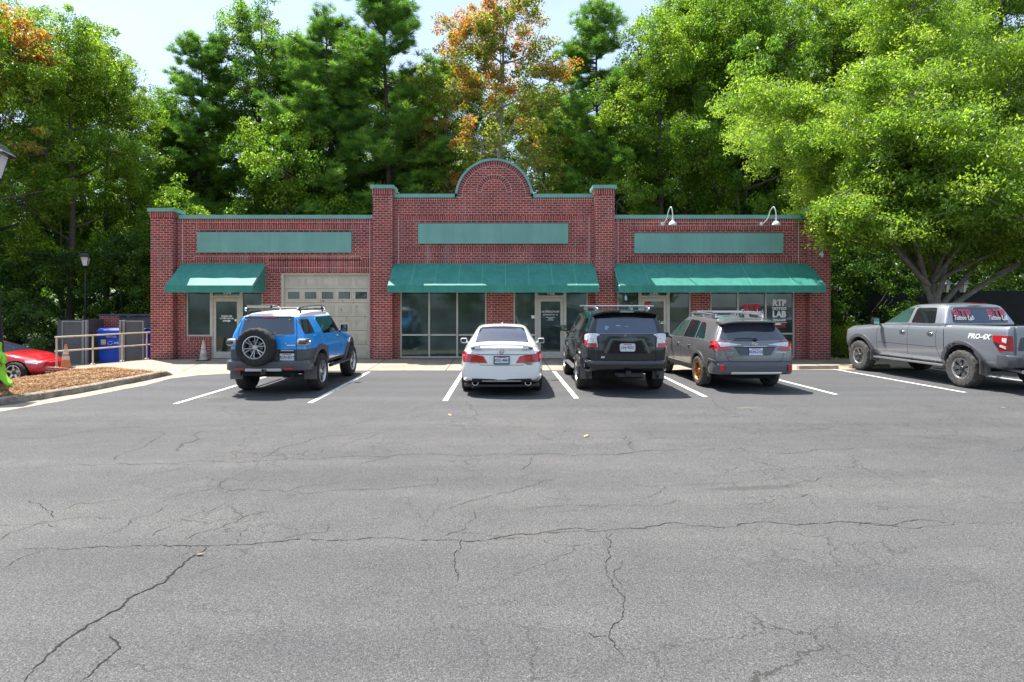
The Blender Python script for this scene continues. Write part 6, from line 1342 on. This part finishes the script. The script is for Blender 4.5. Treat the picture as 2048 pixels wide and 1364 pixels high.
def decid(seed, H, W, base_h, cols, dens=2.6, per=150, L=.135, nl=11, colfn=None, pale=False, rclump=.62, narrow=.5):
    rng = np.random.default_rng(seed); specs = [(0, 0, H * .82, W * .30, W * .30, H * .17)]
    for i in range(nl):
        t = (i + .5) / nl; z = base_h + (H - base_h) * (.10 + .78 * t); rad = W * .5 * math.sin(math.pi * min(1, (.22 + .72 * t))) ** .7; a = i * 2.4 + rng.uniform(-.4, .4); sz = W * rng.uniform(.17, .27)
        specs.append((math.cos(a) * rad * .72, math.sin(a) * rad * .72, z, sz, sz, sz * rng.uniform(.6, .95)))
    C = lobes(specs, rng, dens, .45); rad = rng.uniform(.5, 1.25, len(C)) * rclump
    Q, c = leaves(C, rad, per, L, cols, rng=rng)
    if colfn is not None:
        ctr = Q.reshape(-1, 4, 3).mean(1); c = colfn(ctr, c, rng)
    b = MB(); branches(b, (0, 0, -.3), H * .9, specs, C, rng, M_BARKP if pale else M_BARK, r0=H * .014, twigs=170); return b, crown_mesh('crown', Q, c, M_LEAF)
def pine(seed, H, W, base_h, cols=PP, dens=1.0, nwh=20):
    rng = np.random.default_rng(seed); C = []; b = MB(); tr = [Vector((math.sin(i * .9 + seed) * .12, math.cos(i * .7 + seed) * .12, -.3 + (H + .1) * i / 10)) for i in range(11)]
    b.tube(tr, [.26 * (1 - .88 * i / 10) for i in range(11)], M_BARK, 10)
    for w in range(nwh):
        t = w / (nwh - 1); z = base_h + (H - base_h) * t; R_ = W * .5 * (math.sin(math.pi * (.16 + .80 * t)) ** .75) * (1 - .25 * t) + .35
        for k in range(rng.integers(4, 7)):
            a = rng.uniform(0, 2 * math.pi); ln = R_ * rng.uniform(.55, 1.15); s = Vector((tr[min(10, int(z / H * 10))].x, tr[min(10, int(z / H * 10))].y, z + rng.uniform(-.3, .3))); e = s + Vector((math.cos(a) * ln, math.sin(a) * ln, ln * rng.uniform(.05, .45)))
            b.tube([s, s.lerp(e, .5) - Vector((0, 0, .06 * ln)), e], [.05, .035, .012], M_BARK, 5, False); m = int(3 + ln * 5 * dens)
            for j in range(m):
                u = rng.uniform(.35, 1.05); q = s.lerp(e, u); C.append((q.x + rng.normal() * .26, q.y + rng.normal() * .26, q.z + rng.normal() * .20))
    C = np.array(C); n = len(C); per = 58; k = np.repeat(np.arange(n), per); N = len(k)
    d = rng.normal(size=(N, 3)); d[:, 2] = np.abs(d[:, 2]) * .9 + .15 * d[:, 2]; d /= np.linalg.norm(d, axis=1, keepdims=True); s = np.cross(d, rng.normal(size=(N, 3))); s /= np.linalg.norm(s, axis=1, keepdims=True)
    l = rng.uniform(.20, .38, N)[:, None]; w = .017; P = C[k] + rng.normal(size=(N, 3)) * .06
    Q = np.stack([P - s * w * .6, P + s * w * .6, P + d * l + s * w * .3, P + d * l - s * w * .3], 1).reshape(-1, 3)
    cc = cols[rng.integers(0, len(cols), n)] * rng.uniform(.8, 1.2, (n, 1)); c = cc[k] * rng.uniform(.8, 1.25, (N, 1)); return b, crown_mesh('crown', Q, c, M_NEEDLE)
def vine(seed, specs, cols, per=110, L=.15, dens=5):
    rng = np.random.default_rng(seed); C = lobes(specs, rng, dens, .75); C = C[C[:, 2] > -.1]; Q, c = leaves(C, rng.uniform(.25, .5, len(C)), per, L, cols, rng=rng, up=.4); return C, Q, c

def maple_cols(c0, thr):
    def f(P, c, rng):
        H = P[:, 2].max(); n = np.sin(P[:, 0] * 1.5 + 1) * np.cos(P[:, 2] * 1.15) + np.sin(P[:, 1] * 1.2 + P[:, 2] * .8) * .7 + rng.normal(size=len(P)) * .25; m = (n + (P[:, 2] / H - .6) * 2.2 + P[:, 0] * -.05) > thr
        o = PO[rng.integers(0, len(PO), len(P))] * rng.uniform(.75, 1.2, (len(P), 1)); return np.where(m[:, None], o, c)
    return f
KIND = {}
KIND['oval'] = decid(3, 18.5, 10.5, 2.2, PG, dens=2.9, nl=13); KIND['broad'] = decid(5, 16.0, 12.0, 1.5, PGD, nl=14, dens=2.6); KIND['tall'] = decid(8, 21.0, 10.5, 2.6, PG, nl=16, dens=2.6)
KIND['small'] = decid(13, 11.5, 7.5, 1.2, np.concatenate([PG, PGY[2:]]), L=.15, nl=11)
KIND['maple'] = decid(21, 20.0, 8.6, 5.5, np.array([(.22, .27, .05), (.17, .24, .045), (.28, .28, .06)]), dens=2.6, per=120, nl=16, colfn=maple_cols(None, .45), pale=True, rclump=.5)
KIND['gold'] = decid(23, 15.5, 9.5, 2.2, PG, dens=2.4, nl=12, colfn=maple_cols(None, .95))
KIND['ivy'] = decid(51, 21.5, 9.0, 1.5, np.concatenate([PGD, PGX[2:], PP[:2]]), nl=18, dens=2.9, rclump=.55)
KIND['pine'] = pine(31, 21.0, 9.4, 2.5, nwh=30, dens=2.1); KIND['pine2'] = pine(35, 22.5, 8.4, 2.5, nwh=31, dens=2.1); 
LAB = {'ivy': 'ivy-clad tree', 'oval': 'broadleaf tree', 'broad': 'dark spreading broadleaf tree', 'tall': 'tall broadleaf tree', 'small': 'small bright round-crowned tree', 'maple': 'maple turning orange', 'gold': 'green tree with orange patches', 'pine': 'pine tree', 'pine2': 'tall pine tree'}
PROTO = {}
def plant(kind, x, y, rz, s=1.0, sz=None, lab=None, z=0, group='trees of the wood behind the shop'):
    if kind not in PROTO:
        r_ = empty('pine_tree' if 'pine' in kind else 'maple_tree' if kind in ('maple',) else 'broadleaf_tree', (x, y, z), rz); tree_parts(r_, *KIND[kind]); PROTO[kind] = r_
    else:
        r_ = copy_tree(PROTO[kind]); r_.location = (x, y, z); r_.rotation_euler = (0, 0, rz)
    r_.scale = (s, s, sz or s); tag(r_, lab or LAB[kind], 'tree', group); return r_
# front row of the wood, left to right (distance from the photographer about 35 to 42 m)
plant('gold', -25.0, 28.5, .4, 1.05, 1.08, 'tree with orange patches in its top, at the far left edge behind the red coupe')
plant('oval', -24.0, 35.5, 1.3, .74, .94, 'leafy green tree above the enclosure, right of the orange-tipped tree')
plant('oval', -22.6, 30.6, 4.1, .80, .94, 'tall leafy tree between the orange-tipped tree and the left gap of sky')
plant('ivy', -22.8, 40.5, 2.0, .85, .80, 'dark ivy-clad tree above the vine mound, left of the brick building')
plant('pine2', -20.5, 39.5, 2.6, .95, .86, 'pine at the left of the building, below the left gap of sky', group=None)
plant('ivy', -17.6, 42.0, 1.0, 1.05, 1.12, 'tall ivy-clad tree standing over the left green sign')
plant('tall', -14.6, 43.5, 2.2, 1.0, 1.06, 'tall dark tree right of the left gap of sky')
plant('small', -13.6, 36.9, .5, 1.05, 1.25, 'small bright round-crowned tree behind the garage-door wing')
plant('pine', -11.8, 39.2, 3.3, 1.0, .98, 'bushy pine left of the tallest pine')
plant('pine2', -8.2, 40.5, .2, 1.2, 1.08, 'tallest pine, left of the orange maple')
plant('ivy', -10.0, 46.5, .6, 1.0, 1.0, 'dark tree seen through the tallest pine')
plant('tall', -4.4, 43.5, 2.9, .9, 1.0, 'green tree just left of the orange maple')
plant('maple', -.35, 38.5, .7, 1.22, 1.13, 'maple turning orange directly behind the round gable')
plant('tall', 3.0, 46.0, 4.0, 1.0, .92, 'green tree behind the orange maple')
plant('pine2', 6.3, 40.5, 4.4, 1.05, .97, 'pine to the right of the orange maple')
plant('oval', 10.0, 38.5, 3.1, 1.0, 1.14, 'leafy tree behind the right green sign')
plant('tall', 13.2, 43.0, .9, 1.15, 1.22, 'tall leafy tree rising over the right wing')
plant('broad', 15.8, 39.0, 4.0, 1.1, 1.45, 'broad dark tree behind the right-hand lamp')
plant('tall', 18.0, 45.5, 5.0, 1.2, 1.35, 'tall tree behind the bright spreading tree')
plant('oval', 22.5, 40.5, 2.2, 1.2, 1.35, 'leafy tree behind the crown of the spreading tree')
plant('broad', 27.0, 38.0, .3, 1.1, 1.3, 'dark tree over the screened fence at the right edge')
plant('tall', 27.5, 45.0, 1.3, 1.1, 1.35, 'tall tree at the far right edge')
plant('tall', 34.5, 41.0, 2.4, 1.2, 1.35, 'tall tree in the top right corner behind the spreading tree')
plant('tall', -30.0, 34.0, 1.9, 1.0, .95, 'tall tree beyond the left edge lamp post')
# second row
for k, (kd, x, y, s) in enumerate((('broad', -34, 45, 1.0), ('broad', -24.5, 46, .85), ('oval', -9, 50, .95), ('broad', -18, 50, .8), ('oval', -2.5, 52, .85), ('broad', 7.8, 50, 1.1), ('oval', 16, 53, 1.2), ('broad', 24, 52, 1.3), ('oval', 33, 50, 1.2), ('broad', -4.5, 47, .8))):
    plant(kd, x, y, k * 1.7, s, None, ('back-row tree filling the gap ' + ('at the far left', 'left of the left sky gap', 'between the two tallest pines', 'under the left sky gap', 'left of the orange maple', 'under the right sky gap', 'behind the right wing', 'behind the spreading tree', 'at the far right', 'low behind the tallest pine')[k]))
# shrubs along the back and around the enclosure
def shrub(name, loc, specs, cols, lab, seed, cat='shrub', per=90, L=.12, dens=7, group=None, stems=True):
    C, Q, c = vine(seed, specs, cols, per, L, dens); r_ = empty(name, loc, label=lab, cat=cat, group=group); link_mesh('foliage', crown_mesh('foliage', Q, c, M_LEAF), r_)
    if stems:
        b = MB(); rng = random.Random(seed)
        for i in rng.sample(range(len(C)), min(26, len(C))):
            c_ = Vector(C[i]); b.tube([(c_.x * .3, c_.y * .3, 0), (c_.x * .7, c_.y * .7, c_.z * .5), c_], [.035, .025, .01], M_BARKD, 5, False)
        b.build('stem', r_)
    return r_
shrub('vine_mound', (-17.3, 30.8, 0), [(0, 0, 4.4, 1.7, 1.3, 4.0), (1.3, 0, 3.6, 1.5, 1.2, 3.6), (-1.2, 0, 3.4, 1.3, 1.2, 3.6), (2.6, 0, 3.0, 1.3, 1.1, 3.5)], PGY * .85, 'bright yellow-green vine mound rising behind the left brick pillar', 41, 'vine', L=.14)
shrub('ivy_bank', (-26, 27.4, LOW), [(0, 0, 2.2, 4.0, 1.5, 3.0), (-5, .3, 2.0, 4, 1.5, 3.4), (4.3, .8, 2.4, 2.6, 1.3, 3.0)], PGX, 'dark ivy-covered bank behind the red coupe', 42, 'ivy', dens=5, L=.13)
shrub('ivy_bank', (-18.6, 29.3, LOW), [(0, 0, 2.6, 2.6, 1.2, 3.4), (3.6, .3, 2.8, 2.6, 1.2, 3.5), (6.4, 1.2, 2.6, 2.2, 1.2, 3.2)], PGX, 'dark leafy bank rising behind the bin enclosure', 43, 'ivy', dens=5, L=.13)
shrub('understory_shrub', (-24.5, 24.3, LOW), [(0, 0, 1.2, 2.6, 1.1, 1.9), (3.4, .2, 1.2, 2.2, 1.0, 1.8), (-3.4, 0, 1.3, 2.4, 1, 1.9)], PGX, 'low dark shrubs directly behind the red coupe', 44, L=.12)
shrub('privet_hedge', (12.15, 21.35, 0), [(0, 0, .5, .72, .5, .55), (-.25, .0, .52, .5, .5, .53), (.5, 0, .5, .5, .5, .52)], PG, 'small clipped hedge between the brick corner and the nose of the pickup truck', 45, 'hedge', per=70, L=.05, dens=60)
shrub('laurel_screen', (13.7, 26.2, 0), [(0, 0, 2.2, 2.2, 1.2, 2.6), (2.6, .2, 2.6, 2.2, 1.2, 2.8), (-1.4, .4, 1.8, 1.5, 1.2, 2.2)], PGX, 'tall glossy shrubs right of the brick building, darkened as if in tree shade', 46, dens=7, L=.13)
shrub('laurel_screen', (20.6, 29.4, 0), [(0, 0, 3.4, 3.4, 1.2, 2.2), (4.5, .2, 3.8, 3.2, 1.2, 2.0), (9, .2, 3.6, 3, 1.2, 2.4)], PGX, 'glossy shrubs above the screened fence, darkened as if in tree shade', 47, dens=6, L=.13)
for k, (x, w, h, cl) in enumerate(((-9.8, 2.6, 3.2, PG), (-5.2, 2.8, 3.6, PGD), (-1.0, 2.4, 3.3, PG), (3.2, 2.8, 3.5, PGD), (7.5, 3.0, 3.8, PG), (11.6, 2.8, 3.6, PGD))):
    shrub('understory_shrub', (x, 36.6, 0), [(0, 0, h, w, 1.2, h), (w * .6, .4, h * .8, w * .7, 1.0, h * .8)], cl, 'undergrowth just above the parapet, ' + ('behind the garage-door wing', 'at the left centre pillar', 'under the round gable', 'at the right centre pillar', 'behind the right green sign', 'behind the right end lamp')[k], 60 + k, per=80, L=.15, dens=3.6, group='undergrowth behind the shop')
# far wood: one mass that closes the view between trunks
def far_wood():
    rng = np.random.default_rng(77); C = []
    for i in range(2300): x = rng.uniform(-95, 95); h = 10 + 2.5 * math.sin(x * .31) + 1.5 * math.sin(x * .8 + 2); C.append((x * .72 if abs(x) < 80 else math.copysign(58, x) + rng.normal() * 2, rng.uniform(57, 63) if abs(x) < 80 else rng.uniform(8, 60), rng.uniform(0, h)))
    C = np.array(C); Q, c = leaves(C, rng.uniform(1.0, 1.9, len(C)), 46, .42, PGD, rng=rng); o = link_mesh('far_wood', crown_mesh('far_wood', Q, c, M_LEAF), kind='stuff'); return o
far_wood()

# the big spreading tree right of the shop: several pale stems, layered arching sprays
def spreading_tree():
    rng = np.random.default_rng(91); bx, by = 15.7, 21.6; root = empty('shade_tree', (bx, by, 0), label='large bright green spreading tree with pale forked stems, overhanging the right end of the shop', cat='tree')
    b = MB(); b.tube([(0, 0, -.2), (0, 0, .5), (-.02, 0, 1.6), (0, 0, 2.1)], [.29, .22, .19, .18], M_BARKP, 14)
    limbs = [[(0, 0, 1.7), (-.75, -.2, 3.4), (-1.4, -.9, 5.2), (-2.2, -1.6, 7.2), (-3.2, -2.4, 9.2)], [(0, 0, 1.9), (.05, .2, 3.6), (.1, .3, 5.8), (-.3, .2, 8.4), (-.6, 0, 11.4), (-.8, 0, 13.5)], [(0, 0, 1.9), (.35, -.2, 3.6), (.5, -.4, 5.6), (1.3, -.8, 8), (2.4, -1, 10.6)],
             [(0, 0, 1.6), (1.2, .1, 2.9), (2.3, .1, 4.3), (3.6, .2, 5.6), (5.6, .3, 7.4)], [(.1, 0, 1.5), (1.9, -.4, 2.9), (3.8, -1.0, 4.1), (5.4, -1.4, 5.0), (7.2, -1.8, 5.8)], [(-.3, -.1, 2.6), (-1.8, -.6, 3.9), (-3.2, -1.2, 4.9), (-4.6, -1.9, 5.2), (-5.6, -2.3, 4.9)], [(-1.4, -.9, 5.2), (-3.0, -2.4, 6.2), (-4.4, -3.2, 6.3)], [(-.6, -.2, 3.2), (-1.9, .4, 4.9), (-3.6, .2, 6.6), (-5.4, -.4, 7.4)], [(.4, 0, 3.0), (1.4, -2.4, 4.6), (2.6, -3.8, 5.2)], [(-.1, -.1, 2.8), (-.5, -2.2, 4.1), (-1.0, -4.0, 4.6), (-1.3, -5.2, 4.3)], [(.2, -.1, 2.9), (1.6, -2.0, 4.1), (2.4, -4.0, 4.5), (3.0, -5.2, 4.2)], [(-.4, -.1, 2.8), (-2.2, -1.9, 4.3), (-4.2, -2.8, 4.8), (-5.6, -3.1, 4.6)], [(1.9, -.4, 3.0), (3.6, -2.0, 4.4), (5.4, -3.2, 5.0), (6.6, -3.8, 4.9)], [(0, .1, 3.2), (-1.6, -1.4, 5.4), (-3.2, -2.6, 6.7), (-4.0, -3.2, 6.9)], [(0, .2, 2.6), (-.6, 1.6, 5), (-2.2, 3.0, 7.5), (-4.8, 3.8, 9.6)],
             [(-.7, -.2, 3.4), (-2.4, -.2, 6.2), (-4.2, .6, 8.4), (-5.4, 1.2, 9.6)], [(0, 0, 3), (-.3, -1.5, 4.6), (-.6, -3.0, 5.6), (-1.2, -4.4, 5.9)], [(.3, 0, 3.4), (2.0, -1.9, 5.8), (3.6, -3.2, 7.4)], [(0, .2, 5.8), (2.2, 1.6, 9), (4.2, 2.2, 11.8)], [(1.3, -.8, 8), (3.4, -1.6, 10.4), (5.6, -2, 11.6)], [(3.6, .2, 5.6), (6.0, 0, 8.4), (7.6, -.4, 10.2)]]
    ends = []
    for L_ in limbs:
        p = smooth_path([Vector(q) for q in L_], 5); n = len(p); r1 = .11 if len(L_) > 4 else .075; b.tube(p, [r1 * (1 - .85 * i / (n - 1)) for i in range(n)], M_BARKP, 9); ends += [(p[i], i / n) for i in range(int(n * .35), n)]
    b.build('trunk', root, smooth=50)
    C = []; tw = MB(); Dv = []
    for p, t in ends:
        for k in range(rng.integers(5, 9)):
            a = rng.uniform(0, 2 * math.pi); ln = rng.uniform(.9, 2.6); e = p + Vector((math.cos(a) * ln, math.sin(a) * ln * .85, rng.uniform(-.45, .75) * (.6 + .4 * ln))); 
            if e.z < 3.3: e.z = 3.3 + rng.uniform(0, .5)
            if (e.x < -3.2 and e.z < 3.7) or (e.x < -4.7 and 5.25 < e.z < 6.9) or (e.x < -5.6 and e.z < 7.0): continue
            m = p.lerp(e, .55) + Vector((0, 0, .22)); tw.tube([p, m, e], [.022, .014, .005], M_BARKP, 4, False)
            for u in np.linspace(.3, 1.08, 9): q = (p.lerp(m, u * 2) if u < .5 else m.lerp(e, (u - .5) * 2)); C.append((q.x + rng.normal() * .18, q.y + rng.normal() * .18, q.z - .06 - .12 * u * u + rng.normal() * .16))
    tw.build('twig', root, kind='stuff'); C = np.array(C)
    X_, Z_ = C[:, 0], C[:, 2]; C = C[~(((X_ < -3.2) & (Z_ < 3.7)) | ((X_ < -4.7) & (Z_ > 5.25) & (Z_ < 6.9)) | ((X_ < -6.1) & (Z_ < 7.0) & ~((C[:, 1] < -1.8) & (Z_ < 5.1) & (X_ > -5.6))))]
    Q, c = leaves(C, rng.uniform(.28, .5, len(C)), 50, .115, PGY * np.array([1.12, 1.0, 1.3]), rng=rng, up=.75, outw=.2, flat=.62, asp=.42, droop=1.0); link_mesh('crown', crown_mesh('crown', Q, c, M_LEAF), root)
spreading_tree()
# trees across the lot, behind the photographer: they show only as reflections in the shop glass
for k, (kd, x, y, s) in enumerate((('broad', -14, -26, .8), ('small', -4, -24, 1.0), ('broad', 6, -27, .8), ('small', 16, -25, 1.05))):
    plant(kd, x, y, k * 1.3, s, None, ('tree across the lot mirrored in the glass, ' + ('left door', 'centre window', 'gym door', 'tattoo shop window')[k]), group='trees across the lot seen in reflections')
for k, (x, y, w, h) in enumerate(((-33, 33, 5.5, 3.4), (-24, 35.5, 5.5, 3.6), (-15.2, 33.4, 3.6, 2.6), (17.5, 33, 4.5, 3.2), (26, 33, 5.5, 3.6), (34, 31, 5, 3.4))):
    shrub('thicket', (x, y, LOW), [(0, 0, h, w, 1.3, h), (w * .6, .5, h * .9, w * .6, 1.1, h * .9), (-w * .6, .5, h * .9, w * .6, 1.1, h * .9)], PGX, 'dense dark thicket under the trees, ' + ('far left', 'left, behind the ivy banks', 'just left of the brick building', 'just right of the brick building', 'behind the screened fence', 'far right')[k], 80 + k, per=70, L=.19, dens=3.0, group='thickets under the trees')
